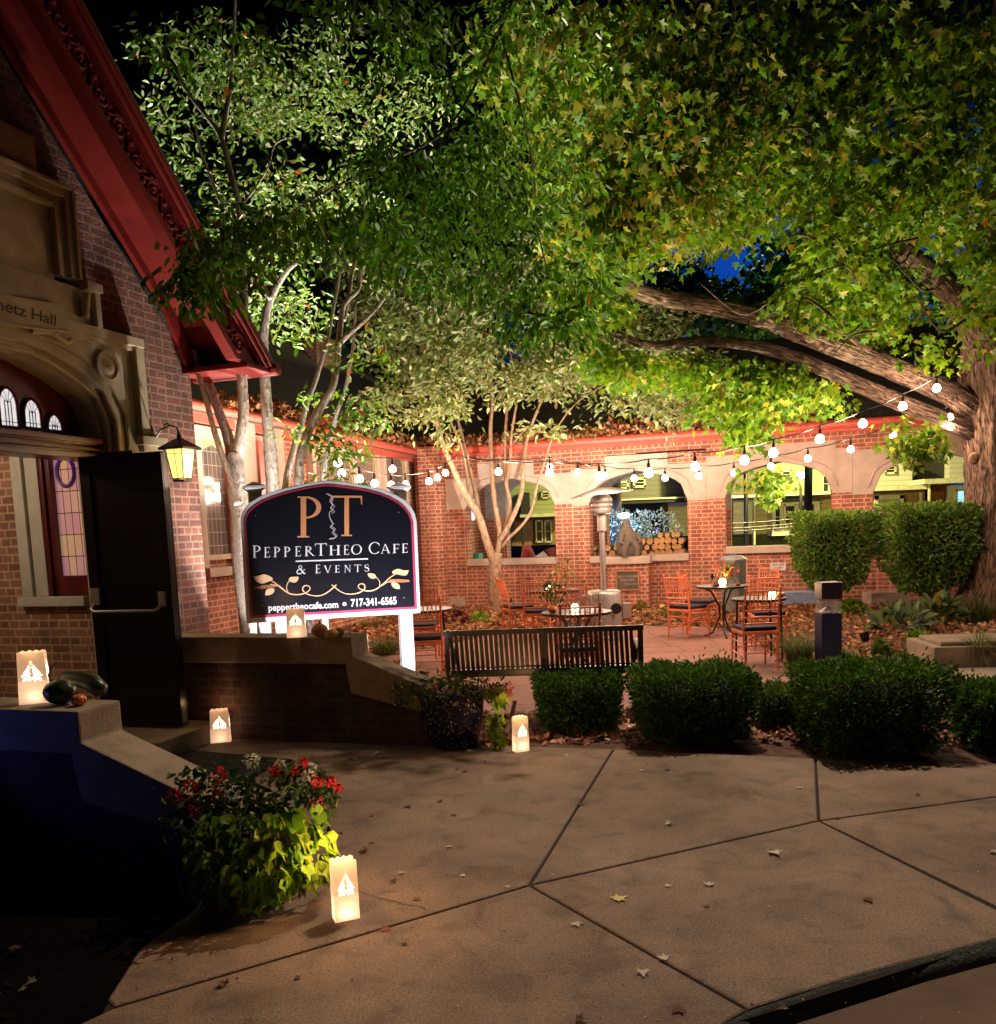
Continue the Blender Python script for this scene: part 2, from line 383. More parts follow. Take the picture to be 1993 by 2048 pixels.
def leaves(name, C, tip, nrm, size, tmpl, tint, mat, parent=None, loc=None):
    C = np.asarray(C, float); n = len(C); tv, tf = tmpl; k = len(tv)
    tip = tip / (np.linalg.norm(tip, axis=1, keepdims=True) + 1e-9)
    nrm = nrm - tip * np.sum(nrm * tip, axis=1, keepdims=True); nrm /= (np.linalg.norm(nrm, axis=1, keepdims=True) + 1e-9)
    side = np.cross(tip, nrm); curl = RNG.uniform(-1.5, 4.5, (n, 1, 1)) * np.ones((n, 1, 1))
    sz = np.asarray(size, float).reshape(n, 1, 1)
    V = C[:, None, :] + sz * (tv[None, :, 0:1] * side[:, None, :] + tv[None, :, 1:2] * tip[:, None, :] + tv[None, :, 2:3] * curl * nrm[:, None, :])
    off = rootloc(parent) if parent is not None else (np.array(loc, float) if loc is not None else np.zeros(3))
    V = (V - off).reshape(-1, 3)
    base = np.array([i for f in tf for i in f]); cnt = np.array([len(f) for f in tf])
    loops = (base[None, :] + (np.arange(n) * k)[:, None]).reshape(-1)
    tot = np.tile(cnt, n); start = np.concatenate([[0], np.cumsum(tot)[:-1]])
    me = bpy.data.meshes.new(name); me.vertices.add(len(V)); me.vertices.foreach_set('co', V.reshape(-1).astype(np.float32))
    me.loops.add(len(loops)); me.loops.foreach_set('vertex_index', loops.astype(np.int32))
    me.polygons.add(len(tot)); me.polygons.foreach_set('loop_start', start.astype(np.int32))
    try: me.polygons.foreach_set('loop_total', tot.astype(np.int32))
    except Exception: pass
    me.update(calc_edges=True)
    ca = me.color_attributes.new('tint', 'FLOAT_COLOR', 'POINT')
    cc = np.ones((n, k, 4), np.float32); cc[:, :, :3] = np.asarray(tint)[:, None, :]
    ca.data.foreach_set('color', cc.reshape(-1))
    me.materials.append(mat)
    o = bpy.data.objects.new(name, me)
    if parent is not None: o.parent = parent
    elif loc is not None: o.location = tuple(map(float, loc))
    COL.objects.link(o); return o
def rnd(n, k=3): return RNG.normal(size=(n, k))
def tints(n, cols, w, var=.25):
    cols = np.array(cols, float); w = np.array(w, float); w /= w.sum()
    i = RNG.choice(len(cols), size=n, p=w)
    return np.clip(cols[i] * (1 + RNG.uniform(-var, var, size=(n, 1))) * (1 + RNG.uniform(-.12, .12, size=(n, 3))), 0, 1)
def spot(name, loc, target, energy, size, blend, col, parent=None, rad=.05):
    l = bpy.data.lights.new(name, 'SPOT'); l.energy = energy; l.spot_size = R(size); l.spot_blend = blend; l.color = col; l.shadow_soft_size = rad
    o = bpy.data.objects.new(name, l); COL.objects.link(o)
    d = Vector(np.array(target, float) - np.array(loc, float)); o.rotation_euler = d.to_track_quat('-Z', 'Y').to_euler()
    L = np.array(loc, float)
    if parent is not None: o.parent = parent; L = L - rootloc(parent)
    o.location = tuple(L); return o
def point(name, loc, energy, col, parent=None, rad=.04):
    l = bpy.data.lights.new(name, 'POINT'); l.energy = energy; l.color = col; l.shadow_soft_size = rad
    o = bpy.data.objects.new(name, l); COL.objects.link(o); L = np.array(loc, float)
    if parent is not None: o.parent = parent; L = L - rootloc(parent)
    o.location = tuple(L); return o
# ------------------------------------------------------------------ lamps that light the place
# tall street lamp standing over the hedge line, just outside the picture on the right
sl = empty('street_lamp', (5.9, 7.4, 0), 'tall black street lamp with long arm above the hedge line, right of the view', 'street lamp')
b = MB(); b.lathe([(.13, -.1), (.13, .3), (.07, .4), (.055, 7.2)], (5.9, 7.4, 0), 12); b.bar((5.9, 7.4, 7.1), (2.0, 7.5, 7.35), .06); b.build('pole', BLACK, sl)
b = MB(); b.lathe([(.0, .12), (.2, .08), (.24, 0)], (1.9, 7.5, 7.25), 16); b.build('lamp_shade', BLACK, sl)
spot('lamp_light', (1.9, 7.5, 7.2), (2.4, 5.2, 0.0), 1950, 114, 1.0, (1, .78, .60), sl, .06)

# ------------------------------------------------------------------ ground
def sheet(name, poly, z, mat, kind='structure', th=None):
    mb = MB()
    if th: mb.prism([(x, y, z - th) for x, y in poly], (0, 0, th))
    else: mb.add([(x, y, z) for x, y in poly], [tuple(range(len(poly)))])
    return tag(mb.build(name, mat), kind=kind)
sheet('ground', [(-80, -30), (80, -30), (80, 120), (-80, 120)], -.14, SOIL)
gp = lambda x, y, z=0: tuple(G(x, y, z)[:2])
# garden bed soil (raised to path level)
sheet('garden_bed', [(-12, 1.8), gp(-300, 2600), gp(190, 2048), gp(276, 1898), gp(386, 1818), gp(440, 1700), gp(300, 1500), gp(430, 1480), gp(860, 1505), gp(1000, 1490), gp(1225, 1497), gp(1631, 1516), gp(1993, 1528),
      (9.5, 4.0), (22, 4.5), (22, 24), (-12, 24)], -.012, SOIL)
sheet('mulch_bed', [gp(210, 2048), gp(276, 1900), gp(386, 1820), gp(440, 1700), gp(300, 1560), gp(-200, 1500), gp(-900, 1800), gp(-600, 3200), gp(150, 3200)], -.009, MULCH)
# sidewalk slabs
FE = [(430, 1478), (860, 1503), (1000, 1491), (1227, 1498), (1631, 1516), (1993, 1528)]
J = (1059, 1770); K = (1638, 1641); Q = (1497, 2020)
s1 = [(225, 2015), J, (1227, 1498), (1000, 1491), (860, 1506), (645, 1510), (425, 1493), (300, 1500), (250, 1560), (420, 1700), (386, 1818), (276, 1898), (210, 2000)]
slabs = [s1, [J, K, (1631, 1516), (1227, 1498)], [K, (1993, 1593), (2400, 1555), (2400, 1545), (1993, 1528), (1631, 1516)],
         [(225, 2015), (150, 2300), (1100, 2300), Q, J], [J, Q, (1720, 1950), (1993, 1879), (2300, 1830), (2300, 2010), (1993, 1813), (1650, 1641), K],
         [K, (1993, 1813), (2300, 1975), (2400, 1560), (1993, 1593)]]
slabs[4] = [J, Q, (1720, 1950), (1993, 1879), (2060, 1862), (1993, 1817), K]
slabs[5] = [K, (1993, 1813), (2075, 1858), (2500, 1760), (2500, 1560), (1993, 1593)]
slabs[3] = [(225, 2015), (60, 2090), (300, 3200), (1100, 3200), (1450, 2048), Q, J]
mb = MB()
for s in slabs:
    P0 = np.array([G(x, y, 0)[:2] for x, y in s]); n = len(P0)
    ar = sum(P0[i][0] * P0[(i + 1) % n][1] - P0[(i + 1) % n][0] * P0[i][1] for i in range(n))
    if ar < 0: P0 = P0[::-1]
    def inset(P0, q):
        o = []
        for i in range(n):
            a, b_, c = P0[i - 1], P0[i], P0[(i + 1) % n]
            e1 = (b_ - a) / (np.linalg.norm(b_ - a) + 1e-9); e2 = (c - b_) / (np.linalg.norm(c - b_) + 1e-9)
            n1 = np.array([-e1[1], e1[0]]); n2 = np.array([-e2[1], e2[0]]); m = n1 + n2; L = np.linalg.norm(m)
            m = n1 if L < .1 else m / L; k = 1 / max(.45, np.dot(m, n1))
            o.append(b_ + m * q * k)
        return o
    a = inset(P0, .009); c = inset(P0, .017)
    vs = [(p[0], p[1], -.03) for p in a] + [(p[0], p[1], -.004) for p in a] + [(p[0], p[1], 0.0) for p in c]
    fs = [(i, (i + 1) % n, n + (i + 1) % n, n + i) for i in range(n)] + [(n + i, n + (i + 1) % n, 2 * n + (i + 1) % n, 2 * n + i) for i in range(n)] + [tuple(range(2 * n, 3 * n))]
    mb.add(vs, fs)
tag(mb.build('sidewalk', CONC), kind='structure')
sheet('joint_bed', [gp(200, 3200), gp(190, 2048), gp(276, 1898), gp(386, 1818), gp(420, 1700), gp(260, 1560), gp(430, 1480), gp(860, 1503), gp(1227, 1499), gp(1631, 1517), gp(2500, 1560), gp(2500, 1760), gp(1993, 1879), gp(1450, 2048), gp(1100, 3200)], -.008, JOINT)
# hairline crack from planter to the long joint
cr_ = [(600, 1750), (650, 1768), (700, 1778), (760, 1797), (800, 1806), (863, 1820)]
mb = MB(); pa = []; pb = []
for i in range(len(cr_) - 1):
    for t in np.linspace(0, 1, 7)[:-1]:
        x = cr_[i][0] * (1 - t) + cr_[i + 1][0] * t; y = cr_[i][1] * (1 - t) + cr_[i + 1][1] * t + random.uniform(-2, 2)
        p = G(x, y, .0035); w = random.uniform(.0015, .004); pa.append(p + [0, w, 0]); pb.append(p - [0, w, 0])
mb.quadstrip(pa, pb); tag(mb.build('pavement_crack', JOINT), kind='structure')
# kerb and road
kl = [(1100, 3200), (1450, 2048), (1500, 2022), (1600, 1990), (1720, 1950), (1860, 1914), (1993, 1879), (2500, 1765)]
kw = [np.array(gp(*q)) for q in kl]
mb = MB()
for i in range(len(kw) - 1):
    a, c = kw[i], kw[i + 1]; e_ = (c - a) / np.linalg.norm(c - a); nn = np.array([e_[1], -e_[0]])
    if nn[1] > 0: nn = -nn
    mb.add([(*a, .001), (*c, .001), (*(c + nn * .025), -.018), (*(a + nn * .025), -.018), (*(c + nn * .05), -.06), (*(a + nn * .05), -.06), (*(c + nn * .06), -.14), (*(a + nn * .06), -.14)],
           [(0, 1, 2, 3), (3, 2, 4, 5), (5, 4, 6, 7)])
KERBM = plain('kerb_stone', (.12, .12, .085), rough=.9, var=.5, scale=14, bump=.8, bscale=60, col2=(.06, .085, .075))
tag(mb.build('kerb', KERBM, smooth=True), kind='structure')
sheet('road', [(-3, -20), (30, -20), (30, 5.2), tuple(kw[-1] + [0, -.2])] + [tuple(p + [.0, -.03]) for p in kw[::-1]] + [(-3, .3)], -.062, ROAD)
# patio
pat = [(-3.4, 8.25), (1.9, 8.25), (3.9, 9.0), (5.0, 10.4), (5.35, 12.5), (4.2, 14.6), (2.0, 15.3), (-.4, 14.6), (-1.4, 13.2), (-3.4, 12.0)]
pat = [(-3.0, 8.22), (2.2, 8.22), (3.05, 9.1), (3.35, 10.6), (3.6, 12.4), (3.45, 14.2), (2.2, 14.9), (-.2, 14.3), (-1.2, 12.6), (-3.0, 11.4)]
sheet('patio', pat, .004, PAVER)
sheet('patio_border', [(-2.8, 8.06), (2.2, 8.06), (2.2, 8.24), (-2.8, 8.24)], .008, BORDER)
sheet('garden_path', [gp(1690, 1390), gp(1720, 1342), gp(1990, 1335), (16, 9.8), (16, 7.6), gp(1800, 1420)], .004, PATHC)
mb = MB(); a = G(1900, 1338, .008); c = G(1930, 1385, .008); mb.bar(a, c, .015, .004); tag(mb.build('path_joint', JOINT), kind='structure')

# ------------------------------------------------------------------ brick hall on the left
FP = Plane((-4.29, 5.21), (-3.02, 9.0))
FU, FW = FP.U, FP.W
hall = empty('brick_hall', (-4.29, 5.21, 0), 'brick hall with carved stone doorway, red carved gable boards and long slate-roofed wing', 'building')
h = lambda x, y, d=0.0: FP.hit(x, y, d)
UC = 1.70
ur = h(268, 760)[0]; ul = 2 * UC - ur
zt = h(221, 672, .06)[1]
uk = FP.L + .2
zeave = 3.42; apex = 5.95
def archpts(pts, d, mirror=True, yb=0.0):
    P_ = [h(x, y, d) for x, y in pts]; P_ = [(UC, max(P_[0][1], P_[1][1]) + .02)] + [p for p in P_ if p[0] > UC + .06]
    P_ = sorted(P_, key=lambda p: p[0])
    # down to the floor
    P_.append((P_[-1][0] + .004, P_[-1][1] - .12)); P_.append((P_[-1][0], yb))
    if mirror: P_ = [(2 * UC - u, z) for u, z in P_[::-1][:-1]] + P_
    return P_
A0 = archpts([(19, 715), (31, 719), (60, 734), (95, 753), (142, 786), (165, 810), (176, 841)], -.25)
A1 = archpts([(19, 700), (47, 703), (95, 727), (150, 765), (186, 795), (205, 841)], -.12)
A2 = archpts([(19, 677), (47, 679), (95, 698), (169, 742), (213, 783), (236, 841)], .02)
A3 = archpts([(10, 650), (47, 655), (125, 690), (169, 712), (222, 760), (254, 830)], .05)
# brick facade with the hole for the doorway
mb = MB(); wall = [(-4, 0), (ul, 0), (ul, zt), (ur, zt), (ur, 0), (uk, 0), (uk, zeave), (UC, apex), (2 * UC - uk, zeave), (2 * UC - uk - .6, 3.0), (-4, 3.0)]
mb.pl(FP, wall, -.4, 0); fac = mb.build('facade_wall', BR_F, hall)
mb = MB(); cp = FP.P(uk, 0, 0)
RP = Plane(FP.P(uk, 0, -.4), FP.P(uk, 0, -3.5))
mb.add([], [])
for z0, z1 in ((0, 3.42),):
    mb.prism([FP.P(uk - .4, z0, -.4), FP.P(uk, z0, -.4), FP.P(uk, z0, -3.6), FP.P(uk - .4, z0, -3.6)], (0, 0, z1 - z0))
mb.build('return_wall', BR_F, hall)
def band(mb, inner, outer_rect, d0, d1):
    # outer_rect (u0,u1,ztop): solid between arch curve and rectangle
    u0, u1, z1 = outer_rect
    half = len(inner) // 2
    poly = [(u0, 0)] + [(u0, z1), (u1, z1), (u1, 0)] + inner[::-1]
    # split in two halves to keep it simple
    L_ = [p for p in inner if p[0] <= UC + 1e-6]; R_ = [p for p in inner if p[0] >= UC - 1e-6]
    mb.pl(FP, [(u0, 0), (u0, z1), (UC, z1)] + L_[::-1], d0, d1)
    mb.pl(FP, [(UC, z1), (u1, z1), (u1, 0)] + R_[::-1], d0, d1)
def ringband(mb, inner, outer, d0, d1):
    n = min(len(inner), len(outer))
    for side in (0, 1):
        I = [p for p in inner if (p[0] >= UC - 1e-6 if side else p[0] <= UC + 1e-6)]; O_ = [p for p in outer if (p[0] >= UC - 1e-6 if side else p[0] <= UC + 1e-6)]
        mb.pl(FP, I + O_[::-1], d0, d1)
def scaled(arch, k, dz):
    return [(UC + (u - UC) * k, z + dz * (1 if z > .2 else 0)) for u, z in arch]
door = hall
mb = MB(); band(mb, A3, (ul, ur, zt), -.3, .045); mb.build('doorway_spandrel', STONE, hall)
mb = MB(); ringband(mb, A2, A3, -.3, .015); ringband(mb, A1, A2, -.34, -.06); ringband(mb, A0, A1, -.42, -.14)
mb.build('arch_moulding', STONE, hall)
mb = MB()
for q, d_ in ((A3, .03), (A2, .0), (A1, -.075)):
    mb.tube([FP.P(u, z, d_) for u, z in q], .016 if d_ > -.05 else .022, 6)
mb.build('arch_roll', STONE, hall)
# label mould with stepped end, carved boss, and the inscription scroll
mb = MB()
mb.rect(FP, ul - .03, ur + .03, zt - .05, zt + .03, .0, .12); mb.rect(FP, ul - .02, ur + .015, zt - .09, zt - .05, .0, .09)
zl = h(272, 872)[1]
for s in (0, 1):
    u0, u1 = (ur - .075, ur + .03) if s == 0 else (ul - .03, ul + .075)
    mb.rect(FP, u0, u1, zl, zt - .05, .0, .11)
    c = (u0 + u1) / 2 + (.09 if s == 0 else -.09)
    mb.rect(FP, c - .17, c + .17, zl - .09, zl - .005, .0, .13); mb.rect(FP, c - .13, c + .13, zl - .15, zl - .09, .0, .1)
mb.build('label_mould', STONE, hall, bevel=.006)
mb = MB(); bu, bz = h(212, 735, .05); mb.lathe([(.14, 0), (.14, .03), (.10, .035), (.095, .02), (.05, .03), (.0, .05)], FP.P(bu, bz, .05), 20, (FU, np.array([0, 0, 1.]), FW))
mb.build('carved_boss', STONE, hall); mb = MB(); mb.lathe([(.14, 0), (.14, .03), (.10, .035), (.095, .02), (.05, .03), (.0, .05)], FP.P(2 * UC - bu, bz, .05), 20, (FU, np.array([0, 0, 1.]), FW)); mb.build('carved_boss', STONE, hall)
mb = MB()
z1 = zt + .03
u_a = h(178, 640)[0]; z_a = h(160, 582)[1]
mb.rect(FP, 2 * UC - u_a, u_a, z1, z_a, 0, .07)
mb.rect(FP, u_a - .16, u_a + .015, z_a - .02, z_a + .05, 0, .16); mb.rect(FP, 2 * UC - u_a - .015, 2 * UC - u_a + .16, z_a - .02, z_a + .05, 0, .16)
mb.rect(FP, u_a - .05, u_a + .01, z1, z_a, .07, .13); mb.tube([FP.P(u_a - .16, z1 + .05, .1), FP.P(u_a - .14, z_a - .05, .12)], .035, 8)
u_b = h(133, 480)[0]; z_b = h(118, 366, .1)[1]
u_c = h(72, 480)[0]; z_c = h(66, 412)[1]
for k, (e0, e1, dd) in enumerate(((0, .03, .13), (.03, .09, .10), (.09, .16, .06), (.16, .20, .09))):
    for sg in (1, -1):
        ua, ub = u_b - e0, u_b - e1
        if sg < 0: ua, ub = 2 * UC - ua, 2 * UC - ub
        mb.rect(FP, min(ua, ub), max(ua, ub), z_a + .05, z_b - e0, 0, dd)
    mb.rect(FP, 2 * UC - u_b + e1, u_b - e1, z_b - e1, z_b - e0, 0, dd - .002)
mb.rect(FP, 2 * UC - u_b + .2, u_b - .2, z1, z_b - .2, 0, .03)
zc = h(50, 270)[1]; mb.rect(FP, 2 * UC - h(60, 300)[0], h(60, 300)[0], z_b + .02, z_b + .02 + .28, 0, .05)
mb.build('upper_stone_panel', STONE, hall, bevel=.005)
def ribbon3(mb, pts, w, pl, d):
    A_ = []; B_ = []
    for i, (u, z) in enumerate(pts):
        a = pts[max(i - 1, 0)]; c = pts[min(i + 1, len(pts) - 1)]; du, dz = c[0] - a[0], c[1] - a[1]; L = math.hypot(du, dz) + 1e-9
        ww = w[i] if hasattr(w, '__len__') else w
        A_.append(pl.P(u - dz / L * ww / 2, z + du / L * ww / 2, d)); B_.append(pl.P(u + dz / L * ww / 2, z - du / L * ww / 2, d))
    mb.quadstrip(A_, B_)
s0, s1_ = h(-150, 560, .1), h(127, 633, .1)
mb = MB(); sc_pts = []
for t in np.linspace(0, 1, 15):
    x = -60 + 188 * t; y = 598 + 26 * math.sin(t * 1.6) + 10 * t
    sc_pts.append(h(x, y, .14))
top = [(u, z + .105) for u, z in sc_pts]; bot = [(u, z - .105) for u, z in sc_pts]
mb.pl(FP, bot + top[::-1], .09, .14)
ribbon = mb
mb.tube([FP.P(u, z, .14) for u, z in bot], .012, 6); mb.tube([FP.P(sc_pts[-1][0] + .01, sc_pts[-1][1] + .1, .12), FP.P(sc_pts[-1][0] - .01, sc_pts[-1][1] - .1, .12), FP.P(sc_pts[-1][0] - .09, sc_pts[-1][1] - .15, .11)], .016, 6)
mb.tube([FP.P(sc_pts[-1][0] - .3, bot[-1][1] - .05, .09), FP.P(sc_pts[-1][0] - .1, bot[-1][1] - .03, .1), FP.P(sc_pts[-1][0] + .05, bot[-1][1] - .08, .1), FP.P(sc_pts[-1][0] + .1, bot[-1][1] - .05, .09)], .025, 6)
scr = mb.build('inscription_scroll', STONE, hall)
DKST = plain('incised_shadow_stone', (.11, .085, .05), rough=1)

_txtcache = {}
def text_mesh(s, bold=0.0, shear=0.0, ext=0.0, space=1.0):
    cu = bpy.data.curves.new('t', 'FONT'); cu.body = s; cu.offset = bold; cu.shear = shear; cu.space_character = space; cu.resolution_u = 3; cu.extrude = ext
    o = bpy.data.objects.new('t', cu); COL.objects.link(o); dg = bpy.context.evaluated_depsgraph_get()
    me = bpy.data.meshes.new_from_object(o.evaluated_get(dg)); bpy.data.objects.remove(o); bpy.data.curves.remove(cu)
    v = np.array([q.co[:] for q in me.vertices]); f = [tuple(p.vertices) for p in me.polygons]; bpy.data.meshes.remove(me)
    return v, f
def text_px(mb, s, x0, yb0, x1, yb1, capx, pl, d, bold=0.0, shear=0, space=1.0, hgt=.72):
    """text laid on plane pl; x0..x1 baseline ends and letter height given in photo pixels"""
    v, f = text_mesh(s, bold, shear, space=space); mn, mxx = v[:, 0].min(), v[:, 0].max()
    a = np.array(pl.hit(x0, yb0, d)); b_ = np.array(pl.hit(x1, yb1, d)); t0 = np.array(pl.hit(x0, yb0 - capx, d))
    H = abs(t0[1] - a[1]) / hgt
    q = []
    for p in v:
        t = (p[0] - mn) / (mxx - mn); c = a * (1 - t) + b_ * t; q.append(pl.P(c[0], c[1] + p[1] * H, d))
    mb.add(q, f)
mb = MB()
a = h(0, 612, .142); b_ = h(112, 642, .142)
text_px(mb, 'netz Hall', -8, 617, 114, 652, 24, FP, .143, bold=.012, shear=.12); mb.build('inscription', DKST, hall)
# small dark inner panel diagonal and recessed plain field are part of the upper panel; transom and lancets
zh0 = h(100, 914, -.25)[1]; zh1 = h(100, 872, -.25)[1]
mb = MB(); ju = A0[-1][0]
mb.rect(FP, 2 * UC - ju, ju, zh0, zh1, -.44, -.2)
for k, (a_, b_, d_) in enumerate(((.0, .05, -.15), (.07, .10, -.13), (.12, .14, -.15), (zh1 - zh0 - .045, zh1 - zh0 - .0, -.1))):
    mb.rect(FP, 2 * UC - ju, ju, zh0 + a_, zh0 + b_, -.22, d_)
mb.build('transom_beam', MAROON, hall, bevel=.006)
mb = MB(); inn = [(u, z) for u, z in A0 if z > zh1]
mb.pl(FP, [(inn[0][0], zh1)] + inn + [(inn[-1][0], zh1)], -.42, -.36); mb.build('tympanum_panel', MAROON, hall)
LITW = emit('lit_pane_white', (1, .97, 1), .72)
mb = MB(); mbl = MB(); mbf = MB()
for (xa, xb, yt, yb_) in ((-2, 35, 775, 853), (48, 82, 798, 856), (95, 124, 828, 862)):
    ua, _ = h(xa, (yt + yb_) / 2, -.34); ub, _ = h(xb, (yt + yb_) / 2, -.34); zt_ = h((xa + xb) / 2, yt, -.34)[1]; zb_ = h((xa + xb) / 2, yb_, -.34)[1]
    for sg in (1, -1):
        mb = MB(); mbl = MB(); mbf = MB()
        U0_, U1_ = (ua, ub) if sg > 0 else (2 * UC - ub, 2 * UC - ua)
        c = (U0_ + U1_) / 2; w = (U1_ - U0_) / 2; zs = zt_ - w * 1.35
        ar = [(c + w * math.cos(t) * (1 if t < 1.57 else 1), zs + (zt_ - zs) * (abs(math.sin(t)) ** 1.25)) for t in np.linspace(0, math.pi, 13)]
        mb.pl(FP, [(U0_, zb_)] + [(U1_, zb_)] + ar, -.362, -.35)
        fr = [(U1_, zb_)] + ar + [(U0_, zb_)]
        mbf.tube([FP.P(u, z, -.345) for u, z in fr + [fr[0]]], .014, 6)
        for q in (-.34, .0, .34): mbl.bar(FP.P(c + w * q, zb_, -.345), FP.P(c + w * q, zs + .02, -.345), .006)
        mbl.bar(FP.P(U0_, zb_ + .04, -.345), FP.P(U1_, zb_ + .04, -.345), .006)
        for q in (-1, 1):
            mbl.tube([FP.P(c + q * w * .67 * math.sin(t), zs + (zt_ - zs) * .9 * math.sin(t * .5 + .0) * 1.0 if t < 3 else zs, -.345) for t in np.linspace(0.05, 3.1, 9)], .003, 4)
        lp = mb.build('lancet_pane', LITW, hall); mbl.build('leading', BLACK, lp); mbf.build('lancet_frame', MAROON, lp)
# porch interior
mb = MB(); mb.rect(FP, -.8, 3.3, -.02, .16, -3.2, -.36); mb.build('porch_floor', CONC_W, hall)
IP = Plane(FP.P(3.08, 0, -3.3), FP.P(3.08, 0, -.43))
wA = IP.hit(44, 1100)[0]; wB = IP.L - .03; zs_ = IP.hit(90, 1193)[1]; zt2 = 2.75
mb = MB()
for (a_, b_, c_, d_) in ((-0.2, wA, .16, 3.1), (wB, IP.L + .1, .16, 3.1), (wA, wB, .16, zs_), (wA, wB, zt2, 3.1)):
    mb.rect(IP, a_, b_, c_, d_, -.2, 0)
mb.build('porch_side_wall', BR_I, hall)
mb = MB(); wi = IP.hit(86, 1050)[0]
mb.rect(IP, wA, wA + (wi - wA) * .45, zs_, zt2, -.12, .05); mb.rect(IP, wA + (wi - wA) * .45, wi, zs_, zt2, -.12, .015); mb.rect(IP, wA - .05, wB, zs_ - .09, zs_, -.12, .07)
mb.build('porch_window_surround', STONE_G, hall, bevel=.008)
mb = MB(); g0 = IP.hit(102, 1050)[0]; zg = IP.hit(130, 1152)[1]
mb.rect(IP, wi, g0, zs_, zt2, -.12, -.03); mb.rect(IP, wi, wB, zs_, zg, -.12, -.03)
mb.rect(IP, wi, wi + .04, zs_, zt2, -.03, .0); pw = mb.build('porch_window_frame', MAROON, hall, bevel=.006)
m, n, b = newmat('stained_glass')
t = N(n, 'ShaderNodeTexCoord'); bt = N(n, 'ShaderNodeTexBrick', offset=0); bt.inputs['Scale'].default_value = 1; bt.inputs['Brick Width'].default_value = .085; bt.inputs['Row Height'].default_value = .20
bt.inputs['Mortar Size'].default_value = .004; bt.inputs['Color1'].default_value = (.55, .25, .30, 1); bt.inputs['Color2'].default_value = (.62, .40, .22, 1); bt.inputs['Mortar'].default_value = (.03, .02, .03, 1)
n.links.new(t.outputs['UV'], bt.inputs[0]); n.links.new(bt.outputs[0], b.inputs['Base Color']); n.links.new(bt.outputs[0], b.inputs['Emission Color']); b.inputs['Emission Strength'].default_value = .38; b.inputs['Roughness'].default_value = .15
mb = MB(); mb.rect(IP, g0, wB, zg, zt2, -.10, -.09); sg_ = mb.build('stained_glass_pane', m, pw)
mb = MB(); cx = IP.hit(130, 944, -.08); mb.tube([IP.P(cx[0] + .10 * math.cos(t), cx[1] + .13 * math.sin(t), -.085) for t in np.linspace(0, 6.3, 24)], .02, 6, cap=False)
mb.build('glass_roundel', plain('violet_glass', (.10, .04, .35), rough=.2), pw)
mb = MB(); mb.rect(FP, -1.2, 3.4, .0, 3.2, -3.5, -3.3); mb.rect(FP, -1.3, -1.1, .0, 3.2, -3.3, -.4); mb.build('porch_back_wall', BR_I, hall)
mb = MB(); mb.rect(FP, -1.2, 3.3, 3.1, 3.2, -3.5, -.42); mb.build('porch_ceiling', plain('porch_plaster', (.4, .32, .24)), hall)
pl_ = empty('ceiling_light', FP.P(1.6, 3.0, -1.5), 'small globe light on porch ceiling behind the door arch', 'ceiling light')
mb = MB(); mb.ball(FP.P(1.6, 2.93, -1.5), .09); mb.build('globe', emit('porch_globe', (1, .72, .45), 14), pl_)
point('porch_glow', FP.P(1.6, 2.78, -1.5), 58, (1, .70, .46), pl_)
# gable roof, red boards
rake0 = (uk + .30, zeave - .02); d_out = .7
def rk(s, off=0.0):                      # point along the rake (s from the eave up), off = inward offset
    du, dz = UC - rake0[0], apex + .18 - rake0[1]; L = math.hypot(du, dz); du /= L; dz /= L
    return (rake0[0] + du * s - dz * off, rake0[1] + dz * s + du * off) if False else (rake0[0] + du * s - dz * off, rake0[1] + dz * s + du * off)
Lr = math.hypot(UC - rake0[0], apex + .18 - rake0[1])
def scut(o):
    du_, dz_ = UC - rake0[0], apex + .18 - rake0[1]; l_ = math.hypot(du_, dz_); return max(-.02, (-du_ / l_) * o / (dz_ / l_) - .03)
def mir(p): return (2 * UC - p[0], p[1])
mb = MB()
for f_ in (lambda p: p, mir):
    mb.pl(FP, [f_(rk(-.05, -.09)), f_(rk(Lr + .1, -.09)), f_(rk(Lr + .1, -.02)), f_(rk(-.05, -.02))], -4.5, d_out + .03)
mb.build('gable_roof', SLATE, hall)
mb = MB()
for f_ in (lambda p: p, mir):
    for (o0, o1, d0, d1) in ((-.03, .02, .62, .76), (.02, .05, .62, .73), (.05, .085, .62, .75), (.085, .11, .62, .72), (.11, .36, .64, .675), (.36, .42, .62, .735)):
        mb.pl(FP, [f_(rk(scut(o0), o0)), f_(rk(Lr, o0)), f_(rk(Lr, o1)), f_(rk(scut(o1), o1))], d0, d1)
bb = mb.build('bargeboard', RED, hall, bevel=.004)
mb = MB()                                  # carved vine scrolls on the board
for f_ in (lambda p: p, mir):
    s = .34; sg = 1
    while s < Lr - .1:
        c = rk(s + .08, .235); pts = []
        for t in np.linspace(0, 8.5, 22):
            r_ = .085 * (1 - t / 11); a_ = t * sg + 1
            pts.append(FP.P(*f_((c[0] + r_ * math.cos(a_), c[1] + r_ * math.sin(a_))), .685))
        mb.tube(pts, [.016] * 16 + [.02, .022, .02, .018, .014, .008], 6)
        q = rk(s + .2, .235 + .05 * sg); q2 = rk(s + .17, .235 - .06 * sg)
        for qq, rr in ((q, .03), (q2, .024), (rk(s + .24, .30 - .1 * (sg > 0)), .02), (rk(s + .02, .235 - .08 * sg), .022), (c, .022)): mb.ball(FP.P(*f_(qq), .685), rr, 8, 5)
        mb.tube([FP.P(*f_(rk(s, .235 - .09 * sg)), .68), FP.P(*f_(rk(s + .12, .235 - .1 * sg)), .69), FP.P(*f_(rk(s + .26, .235 + .08 * sg)), .68)], .014, 6)
        s += .25; sg = -sg
mb.build('carved_scrollwork', RED, bb)
mb = MB()
